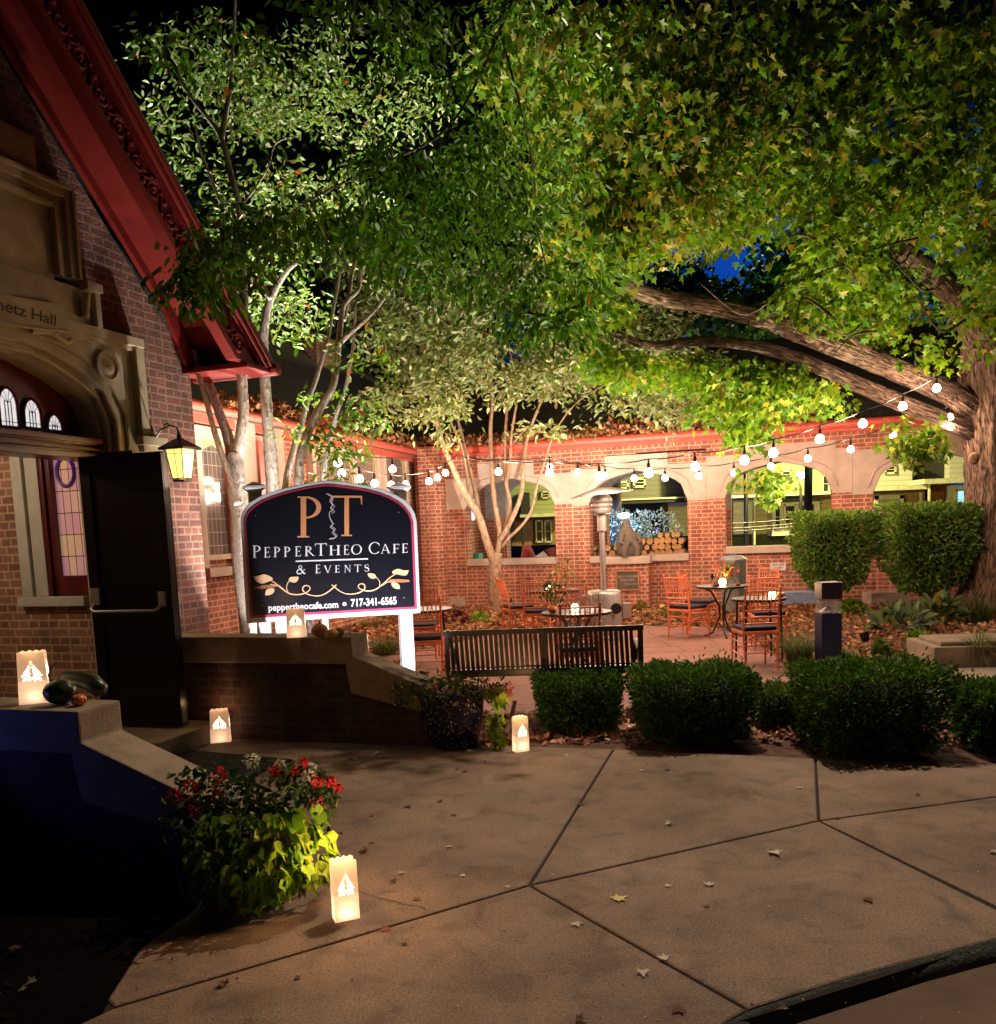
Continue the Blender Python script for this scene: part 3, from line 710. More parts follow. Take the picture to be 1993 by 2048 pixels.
for f_ in (lambda p: p, mir):
    mb.pl(FP, [f_(rk(0, .0)), f_(rk(Lr, .0)), f_(rk(Lr, .03)), f_(rk(0, .03))], -.0, .62)
    mb.pl(FP, [f_(rk(.35, .03)), f_(rk(Lr, .03)), f_(rk(Lr, .11)), f_(rk(.35, .11))], .0, .05)
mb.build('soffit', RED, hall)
mb = MB()
mb.pl(FP, [(uk - .12, zeave - .09), (uk + .34, zeave - .09), (uk + .34, zeave - .04), (uk - .12, zeave - .04)], -.1, .74)
mb.pl(FP, [(uk - .1, zeave - .04), (uk + .28, zeave - .04), (uk - .42, zeave + .62), (uk - .42, zeave + .5)], .02, .06)
mb.pl(FP, [(uk - .14, zeave + .38), (uk + .06, zeave + .38), (uk + .06, zeave + .44), (uk - .14, zeave + .44)], .0, .5)
mb.tube([FP.P(uk + .34, zeave - .05, -.2), FP.P(uk + .34, zeave - .05, .80)], .06, 10)
mb.build('eave_return', RED, hall, bevel=.004)
mb = MB(); mb.prism([FP.P(uk + .25, zeave - .06, -.1), FP.P(uk + .33, zeave - .0, -.1), FP.P(uk + .33, zeave, -4.5), FP.P(uk + .25, zeave - .06, -4.5)], (0, 0, .03)); mb.build('hall_gutter', RED, hall)

# door leaves
def leaf_door(hx, hy, ex, ey, name_label, bar=True):
    DP = Plane((hx, hy), (ex, ey)); L = DP.L
    d = empty('door', (hx, hy, .17)); d.parent = hall; d.location = tuple(np.array([hx, hy, .17]) - rootloc(hall)); d['label'] = name_label
    def bld(mb, nm, mat, par=d, bev=0.0):
        vs = np.array(mb.v) - np.array([hx, hy, .17]); mb.v = [tuple(p) for p in vs]; return mb.build(nm, mat, par, local=True, bevel=bev)
    z0, z1 = .18, 2.42
    mb = MB(); mb.rect(DP, 0, L, z0, z1, -.025, .025)
    for (a_, b_, c_, e_) in ((0, .1, z0, z1), (L - .1, L, z0, z1), (.1, L - .1, z1 - .13, z1), (.1, L - .1, z0, z0 + .22), (.1, L - .1, 1.0, 1.14)):
        mb.rect(DP, a_, b_, c_, e_, .025, .045); mb.rect(DP, a_, b_, c_, e_, -.045, -.025)
    pnl = bld(mb, 'door_panel', BLACKD, d, .004)
    if bar:
        mb = MB(); y = 1.20
        mb.tube([DP.P(.06, y + .02, .05), DP.P(.06, y - .03, .12), DP.P(.10, y - .05, .13), DP.P(L - .12, y - .05, .13), DP.P(L - .09, y - .04, .12), DP.P(L - .09, y + .02, .05)], .012, 8)
        mb.rect(DP, .03, .11, y - .0, y + .14, .045, .075); mb.rect(DP, L - .11, L - .05, y - .02, y + .1, .045, .075)
        bld(mb, 'push_bar', STEEL)
    mb = MB(); mb.tube([DP.P(L - .05, 1.05, -.045), DP.P(L - .05, 1.08, -.1), DP.P(L - .05, 1.28, -.1), DP.P(L - .05, 1.32, -.045)], .012, 8); bld(mb, 'handle', STEEL)
    mb = MB(); mb.rect(DP, L * .15, L * .6, z1 + .0, z1 + .03, -.06, -.03); bld(mb, 'door_closer', BLACK)
    return d
leaf_door(-3.38, 7.56, -2.62, 7.34, 'black door leaf swung outward, steel push bar facing the viewer')
hp = FP.P(2 * UC - ju, 0, -.05)
leaf_door(hp[0], hp[1], hp[0] + .90, hp[1] - .19, 'black door leaf at the left edge of the photo', bar=True)
# lantern
lan_u, lan_z = h(362, 930, .38)
lc = FP.P(lan_u, 0, .38)
lt = empty('wall_lantern', FP.P(lan_u, lan_z, .0), 'glowing yellow wall lantern hung on an iron bracket at the brick corner', 'lantern')
zT = h(362, 896, .38)[1]; zB = h(362, 957, .38)[1]
LW = .088
mb = MB(); mb.add([], [])
X, Y_, Z = FU, FW, np.array([0, 0, 1.])
c = FP.P(lan_u, zT, .38)
mb.prism([c + X * a_ * .135 + Y_ * b_ * .135 for a_, b_ in ((-1, -1), (1, -1), (1, 1), (-1, 1))], (0, 0, -.018))
mb.add([c + X * a_ * .135 + Y_ * b_ * .135 + [0, 0, .002] for a_, b_ in ((-1, -1), (1, -1), (1, 1), (-1, 1))] + [c + [0, 0, .10]], [(0, 1, 4), (1, 2, 4), (2, 3, 4), (3, 0, 4)])
mb.lathe([(.02, .08), (.025, .11), (.01, .13), (.0, .14)], c, 8); mb.build('lantern_roof', BLACK, lt)
LANG = emit('lantern_glass', (1, .58, .12), 2.6)
mb = MB(); bt_ = c + [0, 0, zB - zT]
lo = [bt_ + X * a_ * .058 + Y_ * b_ * .058 for a_, b_ in ((-1, -1), (1, -1), (1, 1), (-1, 1))]
hi = [c + [0, 0, -.02] + X * a_ * LW + Y_ * b_ * LW for a_, b_ in ((-1, -1), (1, -1), (1, 1), (-1, 1))]
mb.add(lo + hi, [(0, 1, 5, 4), (1, 2, 6, 5), (2, 3, 7, 6), (3, 0, 4, 7), (0, 3, 2, 1)]); mb.build('lantern_glass', LANG, lt)
mb = MB()
for i in range(4):
    mb.bar(lo[i], hi[i], .009); mb.bar(lo[i], lo[(i + 1) % 4], .01); mb.bar((lo[i] + lo[(i + 1) % 4]) / 2, (hi[i] + hi[(i + 1) % 4]) / 2, .006)
    t = .86; mb.bar(lo[i] * (1 - t) + hi[i] * t, lo[(i + 1) % 4] * (1 - t) + hi[(i + 1) % 4] * t, .006)
mb.prism([p + [0, 0, -.03] for p in lo], (0, 0, .02)); mb.build('lantern_frame', BLACK, lt)
mb = MB(); zt_ = zT + .13
mb.tube([FP.P(lan_u, zt_ - .02, .38), FP.P(lan_u, zt_ + .05, .37), FP.P(lan_u, zt_ + .08, .30), FP.P(lan_u, zt_ + .04, .18), FP.P(lan_u, zt_ - .1, .06), FP.P(lan_u, zt_ - .2, .01)], .009, 6)
mb.tube([FP.P(lan_u, zt_ + .06, .33), FP.P(lan_u, zt_ + .1, .26), FP.P(lan_u, zt_ + .07, .22)], .007, 6)
mb.rect(FP, lan_u - .03, lan_u + .03, zt_ - .28, zt_ + .06, .0, .015); mb.build('bracket', BLACK, lt)
point('lantern_glow', FP.P(lan_u, (zT + zB) / 2, .56), 17, (1, .58, .16), lt, .05)

# cheek walls and steps
def cheek(u0, u1, side, label):
    c = empty('step_wall', FP.P((u0 + u1) / 2, 0, 1.5), label, 'low wall')
    prof = [(0.0, .88), (2.33, .88), (2.33, .72), (3.1, .43), (3.13, .24), (2.30, .42), (2.26, .66), (0.0, .66)]
    mb = MB(); mb.prism([FP.P(u0, z, d) for d, z in prof], FU * (u1 - u0)); mb.build('coping', CONC_W, c, bevel=.012)
    pb = [(0.0, 0), (3.02, 0), (3.02, .265), (2.30, .425), (2.24, .665), (0.0, .665)]
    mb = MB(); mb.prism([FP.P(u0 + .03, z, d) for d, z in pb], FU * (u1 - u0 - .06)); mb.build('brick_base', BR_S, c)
    return c
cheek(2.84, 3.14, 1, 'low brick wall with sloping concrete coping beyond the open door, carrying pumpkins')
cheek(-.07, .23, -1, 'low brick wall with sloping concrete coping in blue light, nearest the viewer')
sp3 = G(399, 1457, .16); dstep = float(np.dot(sp3 - FP.O, FW))
mb = MB(); mb.prism([FP.P(.24, 0, dstep), FP.P(2.83, 0, dstep), FP.P(2.83, 0, -.34), FP.P(.24, 0, -.34)], (0, 0, .16))
st = mb.build('door_step', CONC_W, None, bevel=.01, loc=FP.P(1.5, 0, .4)); tag(st, 'pale concrete step in front of the open black door', 'step')
sheet('porch_paving', [tuple(FP.P(.2, 0, 3.4)[:2]), tuple(FP.P(2.9, 0, 3.2)[:2]), tuple(FP.P(2.9, 0, 0)[:2]), tuple(FP.P(.2, 0, 0)[:2])], -.002, CONC)
mt = MB(); q = [G(375, 1503, .0)[:2], G(585, 1522, .0)[:2]]
v1 = np.array(q[1]) - np.array(q[0]); nrm_ = np.array([v1[1], -v1[0]]); nrm_ /= np.linalg.norm(nrm_)
if nrm_[1] > 0: nrm_ = -nrm_
pts = [q[0], q[1], np.array(q[1]) + nrm_ * .85, np.array(q[0]) + nrm_ * .85]
mt.prism([(p[0], p[1], .002) for p in pts], (0, 0, .012)); tag(mt.build('doormat', plain('black_mat', (.008, .008, .008), rough=1, bump=1, bscale=200), None), 'black doormat lying in front of the concrete step', 'doormat')

# ------------------------------------------------------------------ long wing behind
g0 = G(398, 814, 3.4); g1 = G(862, 912, 3.4)
dv = (g1 - g0)[:2] / np.linalg.norm((g1 - g0)[:2])
WP = Plane(g0[:2] - dv * 2.5, g1[:2] + dv * .3)
wv = -.22
def whit(x, y): return WP.hit(x, y, wv)
def W_rect(mb, xa, xb, y0, y1, d0, d1, xm=None):
    xm = (xa + xb) / 2 if xm is None else xm
    ua = whit(xa, (y0 + y1) / 2)[0]; ub = whit(xb, (y0 + y1) / 2)[0]; za = whit(xm, y0)[1]; zb = whit(xm, y1)[1]
    mb.rect(WP, min(ua, ub), max(ua, ub), min(za, zb), max(za, zb), wv + d0, wv + d1); return ua, ub, zb, za
mb = MB(); mb.rect(WP, 0, WP.L, 0, 3.35, wv - .3, wv); mb.build('wing_wall', BR_C, hall)
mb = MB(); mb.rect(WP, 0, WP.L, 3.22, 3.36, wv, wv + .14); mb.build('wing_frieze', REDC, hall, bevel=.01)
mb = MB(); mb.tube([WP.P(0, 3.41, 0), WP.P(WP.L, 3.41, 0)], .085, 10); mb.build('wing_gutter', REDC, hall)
mb = MB(); k = math.tan(R(48)); run = 4.2
mb.prism([WP.P(0, 3.44, .05), WP.P(WP.L + 1, 3.44, .05), WP.P(WP.L + 1, 3.44 + run * k, .05 - run), WP.P(0, 3.44 + run * k, .05 - run)], (0, 0, -.12)); mb.build('wing_roof', SLATE, hall)
LEADG = None
m, n, b = newmat('leaded_glass')
t = N(n, 'ShaderNodeTexCoord'); bt = N(n, 'ShaderNodeTexBrick', offset=0); bt.inputs['Scale'].default_value = 1; bt.inputs['Brick Width'].default_value = .10; bt.inputs['Row Height'].default_value = .18
bt.inputs['Mortar Size'].default_value = .005; bt.inputs['Color1'].default_value = (.10, .075, .07, 1); bt.inputs['Color2'].default_value = (.16, .11, .09, 1); bt.inputs['Mortar'].default_value = (.38, .30, .25, 1)
n.links.new(t.outputs['UV'], bt.inputs[0]); n.links.new(bt.outputs[0], b.inputs['Base Color']); b.inputs['Roughness'].default_value = .08
n.links.new(bt.outputs[0], b.inputs['Emission Color']); b.inputs['Emission Strength'].default_value = .12
LEADG = m
TANW = plain('tan_window_frame', (.42, .30, .15), rough=.5, var=.1)
for (xa, xb, yt, yb_, st_) in ((398, 447, 890, 1112, 1), (512, 532, 905, 1110, 0), (628, 695, 912, 1090, 1), (708, 742, 905, 1090, 0), (770, 800, 915, 1090, 0)):
    f_ = MB(); ua, ub, z1_, z0_ = W_rect(f_, xa - 4, xb + 6, yt - 10, yb_ + 8, .0, .03)
    z0_, z1_ = min(z0_, z1_), max(z0_, z1_)
    fr = MB()
    w_ = .07
    fr.rect(WP, ua, ua + w_, z0_, z1_, wv + .03, wv + .08); fr.rect(WP, ub - w_, ub, z0_, z1_, wv + .03, wv + .08); fr.rect(WP, ua, ub, z0_, z0_ + w_, wv + .03, wv + .085)
    c_ = (ua + ub) / 2; hw = (ub - ua) / 2
    ar = [(c_ + hw * x_, z1_ - w_ - .28 * (1 - ((1 - abs(x_)) * .38 + .62 * math.sqrt(max(0, 1 - abs(x_) ** 6))))) for x_ in np.linspace(-1, 1, 15)]
    fr.pl(WP, ar + [(ub, z1_), (ua, z1_)], wv + .03, wv + .083)
    wf = fr.build('window_frame', TANW, hall); g_ = MB(); g_.rect(WP, ua + .03, ub - .03, z0_ + .03, z1_ - .03, wv + .031, wv + .04); g_.build('window_pane', LEADG, wf)
    s_ = MB(); s_.rect(WP, ua - .12, ua, z0_ - .1, z1_ + .15, wv, wv + .12); s_.rect(WP, ub, ub + .12, z0_ - .1, z1_ + .15, wv, wv + .12); s_.rect(WP, ua - .14, ub + .3, z0_ - .22, z0_ - .1, wv, wv + .2); s_.rect(WP, ua - .12, ub + .12, z1_, z1_ + .15, wv, wv + .121)
    s_.build('window_surround', STONE_C, hall, bevel=.01)
mb = MB(); W_rect(mb, 462, 500, 842, 1140, .0, .16); W_rect(mb, 535, 556, 842, 1140, .0, .16); mb.build('stone_pilaster', STONE_C, hall, bevel=.02)
mb = MB(); W_rect(mb, 500, 509, 885, 1120, .0, .2); W_rect(mb, 447, 455, 900, 1120, .0, .12); mb.build('red_mullion', REDC, hall)
# stepped brick parapet rising through the wing roof
mb = MB()
pu, pz = WP.hit(640, 700, -1.6)
for i in range(6): mb.prism([WP.P(pu - .4 + i * .18, 4.2, -1.5 - i * .42), WP.P(pu + .6, 4.2, -1.5 - i * .42), WP.P(pu + .6, 4.2, -1.92 - i * .42), WP.P(pu - .4 + i * .18, 4.2, -1.92 - i * .42)], (0, 0, 1.6 + i * .45))
mb.build('roof_parapet', BR_F, hall)

# ------------------------------------------------------------------ cloister with four-centred arches
CP = Plane(XY(840, 20.1)[:2], XY(2350, 15.8)[:2])
clo = empty('covered_arcade', CP.P(5, 0), 'brick arcade with four pale stone arches and red leaf-filled gutter', 'building')
def ch(x, y, d=0.0): return CP.hit(x, y, d)
TH_ = .36
def archc(u0, u1, zs, za, n=21):
    c = (u0 + u1) / 2; w = (u1 - u0) / 2
    return [(c + w * x, zs + (za - zs) * ((1 - abs(x)) * .36 + .64 * math.sqrt(max(0, 1 - abs(x) ** 5)))) for x in np.linspace(-1, 1, n)]
ARCH = [(931, 1109, 1008, 955, 1117, 924, 954, 1067, 952), (1178, 1375, 1000, 939, 1110, 909, 1209, 1335, 932), (1451, 1664, 985, 921, 1091, 887, 1490, 1672, 905), (1747, 2015, 975, 904, 1079, 868, 1790, 1975, 890)]
EZ = []
arches = []
for (xl, xr, ys, ya, ysill, yst, xs0, xs1, yh) in ARCH:
    ul_, ur_ = ch(xl, ys)[0], ch(xr, ys)[0]; xm = (xl + xr) / 2
    zs = ch(xm, ys)[1]; za = ch(xm, ya)[1]; zsl = ch(xm, ysill)[1]; zst = ch(xm, yst)[1]; us0, us1 = ch(xs0, yst)[0], ch(xs1, yst)[0]; zh = ch(xm, yh)[1]
    arches.append((ul_, ur_, zs, za, zsl, zst, us0, us1, zh))
uL = ch(862, 1000)[0]; u_stone0 = ch(886, 980)[0]
ZE = 3.27
edges = [uL] + [v for a in arches for v in a[:2]] + [CP.L]
bw = MB(); stn = MB()
for i in range(0, len(edges), 2):
    a_, b_ = edges[i], edges[i + 1]
    zs = max(arches[min(i // 2, 3)][2], arches[max(i // 2 - 1, 0)][2]) + .04
    bw.rect(CP, a_, b_, 0, zs - .06, -TH_, 0)
for k, (a_, b_, zs, za, zsl, zst, us0, us1, zh) in enumerate(arches):
    bw.rect(CP, a_, b_, 0, zsl - .13, -TH_, -.02)
# brick band above the stone
zc_ = [a[5] for a in arches]
for k in range(5):
    a0 = uL if k == 0 else (arches[k - 1][6] + arches[k - 1][7]) / 2; b0 = CP.L if k == 4 else (arches[k][6] + arches[k][7]) / 2
    zz = max(arches[max(k - 1, 0)][5], arches[min(k, 3)][5]); bw.rect(CP, a0, b0, zz, ZE + .02, -TH_, .0)
# fill brick beside the stepped stone
for k, (a_, b_, zs, za, zsl, zst, us0, us1, zh) in enumerate(arches):
    zz = max(arches[max(k - 1, 0)][5], zst)
    zt_l = max(arches[max(k - 1, 0)][5], zst); zt_r = max(arches[min(k + 1, 3)][5], zst)
    pm = u_stone0 if k == 0 else (arches[k - 1][1] + a_) / 2; pn = (b_ + arches[k + 1][0]) / 2 if k < 3 else CP.L
    bw.rect(CP, pm, us0, zh, zt_l if k else zst, -TH_, -.001 - .0005 * k); bw.rect(CP, us1, pn, zh, zst, -TH_, -.0015 - .0005 * k)
bw.rect(CP, uL, u_stone0, 0, ZE, -TH_, -.003)
bw.build('arcade_wall', BR_C, clo)
for k, (a_, b_, zs, za, zsl, zst, us0, us1, zh) in enumerate(arches):
    pm = u_stone0 if k == 0 else (arches[k - 1][1] + a_) / 2 + .002; pn = (b_ + arches[k + 1][0]) / 2 - .002 if k < 3 else CP.L
    ar = archc(a_, b_, zs, za); c_ = (a_ + b_) / 2
    L_ = ar[:11]; Rr = ar[10:]
    s_ = MB()
    s_.pl(CP, [(pm, zs - .06), (a_, zs - .06)] + L_ + [(c_, zst), (us0, zst), (us0, zh), (pm, zh)], -TH_ - .02, .015)
    s_.pl(CP, [(pn, zs - .06), (pn, zh), (us1, zh), (us1, zst), (c_, zst)] + Rr + [(b_, zs - .06)], -TH_ - .021, .014)
    so_ = s_.build('stone_arch', STONE_C, clo)
    r_ = MB(); big = [(c_ + (u - c_) * 1.0 + (.10 if u > c_ else -.10) * min(1, abs(u - c_) * 2.2), z + .07) for u, z in ar]
    r_.tube([CP.P(*p, .018) for p in big], .022, 6); r_.tube([CP.P(u, z, -.0) for u, z in ar], .018, 6); 
    for (xx, z0q, z1q) in ((c_, za + .08, zst), (us0, zh - .25, zh), (us1, zh - .25, zh)): r_.bar(CP.P(xx, z0q, .013), CP.P(xx + .001, z1q - .01, .013), .012, .006)
    r_.build('arch_moulding', STONE_C, so_)
    s_ = MB(); s_.rect(CP, a_ - .01, b_ + .01, zsl - .14, zsl, -TH_ - .05, .05); s_.build('sill', STONE_C, clo, bevel=.012)
# base block, gutter, roof, ceiling, back arcade
s_ = MB(); a_ = ch(895, 1215)[0]; s_.rect(CP, a_, ch(931, 1215)[0], 0, .22, 0, .06); s_.build('plinth_block', STONE_C, clo)
s_ = MB(); s_.rect(CP, 0, CP.L, ZE, ZE + .1, -TH_, .12); s_.tube([CP.P(0, ZE + .13, .17), CP.P(CP.L, ZE + .13, .17)], .09, 10); s_.build('arcade_gutter', REDC, clo)
s_ = MB(); k = math.tan(R(42)); run = 2.3
s_.prism([CP.P(-1, ZE + .16, .22), CP.P(CP.L + 2, ZE + .16, .22), CP.P(CP.L + 2, ZE + .16 + run * k, .22 - run), CP.P(-1, ZE + .16 + run * k, .22 - run)], (0, 0, -.1))
s_.prism([CP.P(-1, ZE + .155 + run * k, .215 - run), CP.P(CP.L + 2, ZE + .155 + run * k, .215 - run), CP.P(CP.L + 2, ZE + .1, .2 - 2 * run), CP.P(-1, ZE + .1, .2 - 2 * run)], (0, 0, -.1))
s_.build('arcade_roof', SLATE, clo)
DKP = plain('dark_plaster', (.16, .14, .12), rough=.9)
s_ = MB(); s_.rect(CP, uL, CP.L, ZE - .12, ZE - .04, -3.6, -TH_ - .03); s_.build('arcade_ceiling', DKP, clo)
bd = -2.9
def chb(x, y): return CP.hit(x, y, bd)
s_ = MB(); s2 = MB()
pier = [(700, 905), (962, 1012), (1160, 1214), (1425, 1462), (1690, 1745), (1990, 2040)]
for (xa, xb) in pier:
    ua, ub = chb(xa, 1050)[0], chb(xb, 1050)[0]; s_.rect(CP, ua, ub, 0, 1.95, bd - .35, bd); s2.rect(CP, ua - .01, ub + .01, 1.95, 3.34, bd - .36, bd + .01)
for k in range(len(pier) - 1):
    ua, ub = chb(pier[k][1], 1050)[0], chb(pier[k + 1][0], 1050)[0]
    ar = archc(ua, ub, 2.35, 2.95); s2.pl(CP, ar + [(ub, 3.34), (ua, 3.34)], bd - .3, bd - .02)
    s_.rect(CP, ua, ub, 0, .55, bd - .35, bd - .01)
s_.build('rear_pier', BR_C, clo); s2.build('rear_stone', plain('rear_limestone', (.34, .29, .26), rough=.9), clo)
s_ = MB(); s_.rect(CP, uL, CP.L, -.05, .06, bd, -TH_); s_.build('arcade_floor', CONC_W, clo)
s_ = MB(); s_.prism([CP.P(uL, 0, -TH_), CP.P(uL + .3, 0, -TH_), CP.P(uL + .3, 0, bd - .4), CP.P(uL, 0, bd - .4)], (0, 0, 3.35)); s_.build('end_wall', BR_C, clo)
# octagonal brick corner shaft between wing and arcade
s_ = MB(); s_.lathe([(.34, 0), (.34, 3.5)], CP.P(ch(868, 1050)[0], 0, .1), 8); o = s_.build('corner_shaft', BR_C, clo, smooth=False)
# ------------------------------------------------------------------ street and houses beyond the arcade
HP = Plane((-25, 36), (40, 36))
def hh(x, y, d=0.0): return HP.hit(x, y, d)
def Hr(mb, x0, x1, y0, y1, d0, d1):
    ua = hh(x0, (y0 + y1) / 2, d1)[0]; ub = hh(x1, (y0 + y1) / 2, d1)[0]; za = hh((x0 + x1) / 2, y0, d1)[1]; zb = hh((x0 + x1) / 2, y1, d1)[1]
    mb.rect(HP, ua, ub, min(za, zb), max(za, zb), d0, d1)
def siding(name, c):
    m, n, b = newmat(name); t = N(n, 'ShaderNodeTexCoord'); w = N(n, 'ShaderNodeTexWave', wave_type='BANDS', bands_direction='Y', wave_profile='SAW')
    w.inputs['Scale'].default_value = 1.6; n.links.new(t.outputs['UV'], w.inputs[0])
    r = N(n, 'ShaderNodeValToRGB'); r.color_ramp.elements[0].color = (*[q * .6 for q in c], 1); r.color_ramp.elements[1].color = (*c, 1); r.color_ramp.elements[1].position = .25
    n.links.new(w.outputs['Fac'], r.inputs[0]); n.links.new(r.outputs[0], b.inputs['Base Color']); b.inputs['Roughness'].default_value = .7
    return m
SIDY = siding('cream_siding', (.46, .44, .24)); SIDW = siding('white_siding', (.55, .55, .44)); DKBR = siding('brown_siding', (.10, .08, .05))
TRIM = plain('cream_trim', (.6, .6, .42), rough=.6); DGL = plain('dark_window_glass', (.03, .035, .03), rough=.08); ROOFD = plain('dark_shingle', (.03, .028, .024), rough=.9, var=.4, scale=20)
GRN = plain('green_awning', (.05, .07, .03), rough=.8)
tag(sheet('street', [(-80, 25), (80, 25), (80, 34), (-80, 34)], -.10, ROAD))
def window(root, x0, x1, y0, y1, d=.0, g=DGL):
    m = MB()
    w = (x1 - x0) * .12 + 1
    for (a, b_, c, e) in ((x0, x0 + w, y0, y1), (x1 - w, x1, y0, y1), (x0, x1, y0, y0 + w), (x0, x1, y1 - w, y1), (x0, x1, (y0 + y1) / 2 - .6, (y0 + y1) / 2 + .6)): Hr(m, a, b_, c, e, d, d + .08)
    f = m.build('window_frame', TRIM, root); m = MB(); Hr(m, x0, x1, y0, y1, d + .01, d + .03); m.build('window_pane', g, f)
h1 = empty('cream_house', HP.P(*hh(1600, 1090)), 'cream sided house with a bay window seen through the third arch', 'house')
m = MB(); Hr(m, 1463, 1690, 780, 1068, -4, 0); m.build('house_wall', SIDY, h1)
m = MB(); Hr(m, 1463, 1700, 1066, 1120, -4, .05); m.build('house_base', GRN, h1)
m = MB(); Hr(m, 1380, 1540, 860, 990, 0, 1.6); m.build('porch_roof', DKBR, h1)
m = MB(); Hr(m, 1380, 1700, 988, 993, 0, 1.7); m.build('house_trim', TRIM, h1)
m = MB(); Hr(m, 1467, 1506, 1000, 1068, .02, .5); m.build('porch_panel', TRIM, h1)
m = MB(); Hr(m, 1545, 1640, 1004, 1070, 0, .7); m.build('bay', TRIM, h1)
m = MB(); a = [(1540, 1004), (1646, 1002), (1625, 993), (1560, 995)]; m.prism([HP.P(*hh(x, y, .8), .8) for x, y in a], HP.W * -1.0); m.build('bay_roof', GRN, h1)
window(h1, 1549, 1563, 1010, 1058, .7); window(h1, 1568, 1594, 1008, 1055, .72); window(h1, 1598, 1612, 1008, 1052, .72); window(h1, 1618, 1632, 1006, 1042, .7); window(h1, 1563, 1584, 940, 958, .02); window(h1, 1645, 1660, 950, 985, .02)
m = MB(); Hr(m, 1508, 1511, 990, 1090, .6, .75); m.build('downpipe', TRIM, h1)
h2 = empty('white_house', HP.P(*hh(1850, 1090)), 'pale house with stepped porch roofs seen through the fourth arch', 'house')
m = MB(); Hr(m, 1748, 1826, 780, 975, -3, .0); m.build('house_wall', SIDW, h2)
m = MB(); Hr(m, 1746, 1855, 972, 980, -3, .9); Hr(m, 1849, 1960, 956, 966, -2, 1.2); Hr(m, 1809, 1834, 921, 927, -2, .4); m.build('eaves', TRIM, h2)
m = MB(); Hr(m, 1748, 1850, 980, 1060, -3, -.1); m.build('lower_wall', BR_D, h2)
m = MB(); Hr(m, 1824, 1902, 880, 972, -3, -.5); m.build('dark_roof', ROOFD, h2)
m = MB(); Hr(m, 1900, 2150, 860, 956, -3, -.1); m.build('far_wall', SIDW, h2)
m = MB(); Hr(m, 1862, 1899, 966, 1060, -3, -.2); m.build('brown_wall', plain('brown_door_wall', (.22, .08, .02), rough=.7), h2)
m = MB(); Hr(m, 1858, 1861, 966, 1060, .9, 1.0); Hr(m, 1841, 1844, 985, 1060, .3, .4); m.build('porch_post', TRIM, h2)
m = MB(); Hr(m, 1899, 2150, 966, 1060, -3, .1); m.build('porch_wall', TRIM, h2)
window(h2, 1770, 1794, 930, 948, .02); window(h2, 1750, 1808, 990, 1025, .02, plain('curtain_glass', (.35, .38, .24), rough=.4)); 
window(h2, 1912, 1938, 978, 1020, .12, emit('blue_lit_pane', (.25, .75, 1), 1.3))
h3 = empty('corner_house', HP.P(*hh(1090, 1090)), 'green and yellow house front with white glazed door seen through the first arch', 'house')
m = MB(); Hr(m, 1000, 1180, 900, 1030, -3, .0); m.build('upper_wall', siding('green_siding', (.30, .34, .16)), h3)
m = MB(); Hr(m, 1000, 1180, 1030, 1090, -3, -.3); m.build('lower_wall', BR_D, h3)
m = MB(); Hr(m, 1040, 1150, 1027, 1033, -.3, .6); m.build('ledge', TRIM, h3)
m = MB(); Hr(m, 1041, 1060, 985, 1030, 0, .5); Hr(m, 1043, 1048, 1035, 1090, 0, .4); m.build('dark_bay', ROOFD, h3)
window(h3, 1082, 1100, 982, 997, .02); window(h3, 1071, 1086, 1040, 1085, -.28); window(h3, 1089, 1104, 1040, 1085, -.28)
h4 = empty('grey_house', HP.P(*hh(1280, 1090)), 'dark grey house with two white framed gable windows seen through the second arch', 'house')
m = MB(); Hr(m, 1200, 1400, 860, 1000, -3, -.0); m.build('gable_wall', siding('grey_siding', (.12, .115, .085)), h4)
m = MB(); Hr(m, 1190, 1400, 998, 1006, -1, .8); m.build('porch_beam', ROOFD, h4); m = MB(); Hr(m, 1190, 1400, 996, 999, -.5, .85); m.build('porch_trim', TRIM, h4)
m = MB(); Hr(m, 1337, 1400, 1006, 1072, -2, -.4); m.build('porch_panel', SIDY, h4)
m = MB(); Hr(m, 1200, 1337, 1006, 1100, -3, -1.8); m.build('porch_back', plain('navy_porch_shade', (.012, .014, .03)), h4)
window(h4, 1232, 1258, 962, 978, .02); window(h4, 1266, 1292, 955, 975, .02)
# yellow street lamp and utility pole, blue lamp, lit shrubs
yl = empty('street_lamp', XY(1602, 29, -.1), 'yellow glowing street lamp in front of the cream house beyond the arcade', 'street lamp')
p = A(1602, 951, 29); m = MB(); m.lathe([(.07, 0), (.05, p[2] - .1)], (p[0], p[1], -.1), 8); m.build('pole', BLACK, yl)
m = MB(); m.ball(p, .16, 12, 8, (1, 1, .8)); m.build('globe', emit('yellow_lamp', (1, .80, .12), 14), yl)
point('yellow_glow', p + [0, -.4, .1], 1300, (1, .84, .25), yl, .2); 
q = empty('street_lamp', (8.5, 30.5, -.1), 'tall street lamp hidden above the arcade roof lighting the houses', 'street lamp')
m = MB(); m.lathe([(.08, 0), (.06, 7.2)], (8.5, 30.5, -.1), 8); m.bar((8.5, 30.5, 7.1), (9.3, 31, 7.2), .06); m.build('pole', BLACK, q)
m = MB(); m.ball((9.3, 31, 7.1), .2, 10, 6, (1.3, 1, .5)); m.build('globe', emit('yellow_lamp_2', (1, .85, .3), 10), q); point('sodium_glow', (9.3, 31, 6.8), 7500, (1, .86, .34), q, .2)
q = empty('utility_pole', XY(1616, 25, -.1), 'dark wooden utility pole beside the yellow street lamp', 'utility pole')
p0 = XY(1614, 25, -.1); m = MB(); m.tube([p0, p0 + [0.08, 0, 5.2]], [.115, .10], 10); m.build('pole', plain('tarred_wood', (.03, .028, .035), rough=.9), q)
m = MB(); 
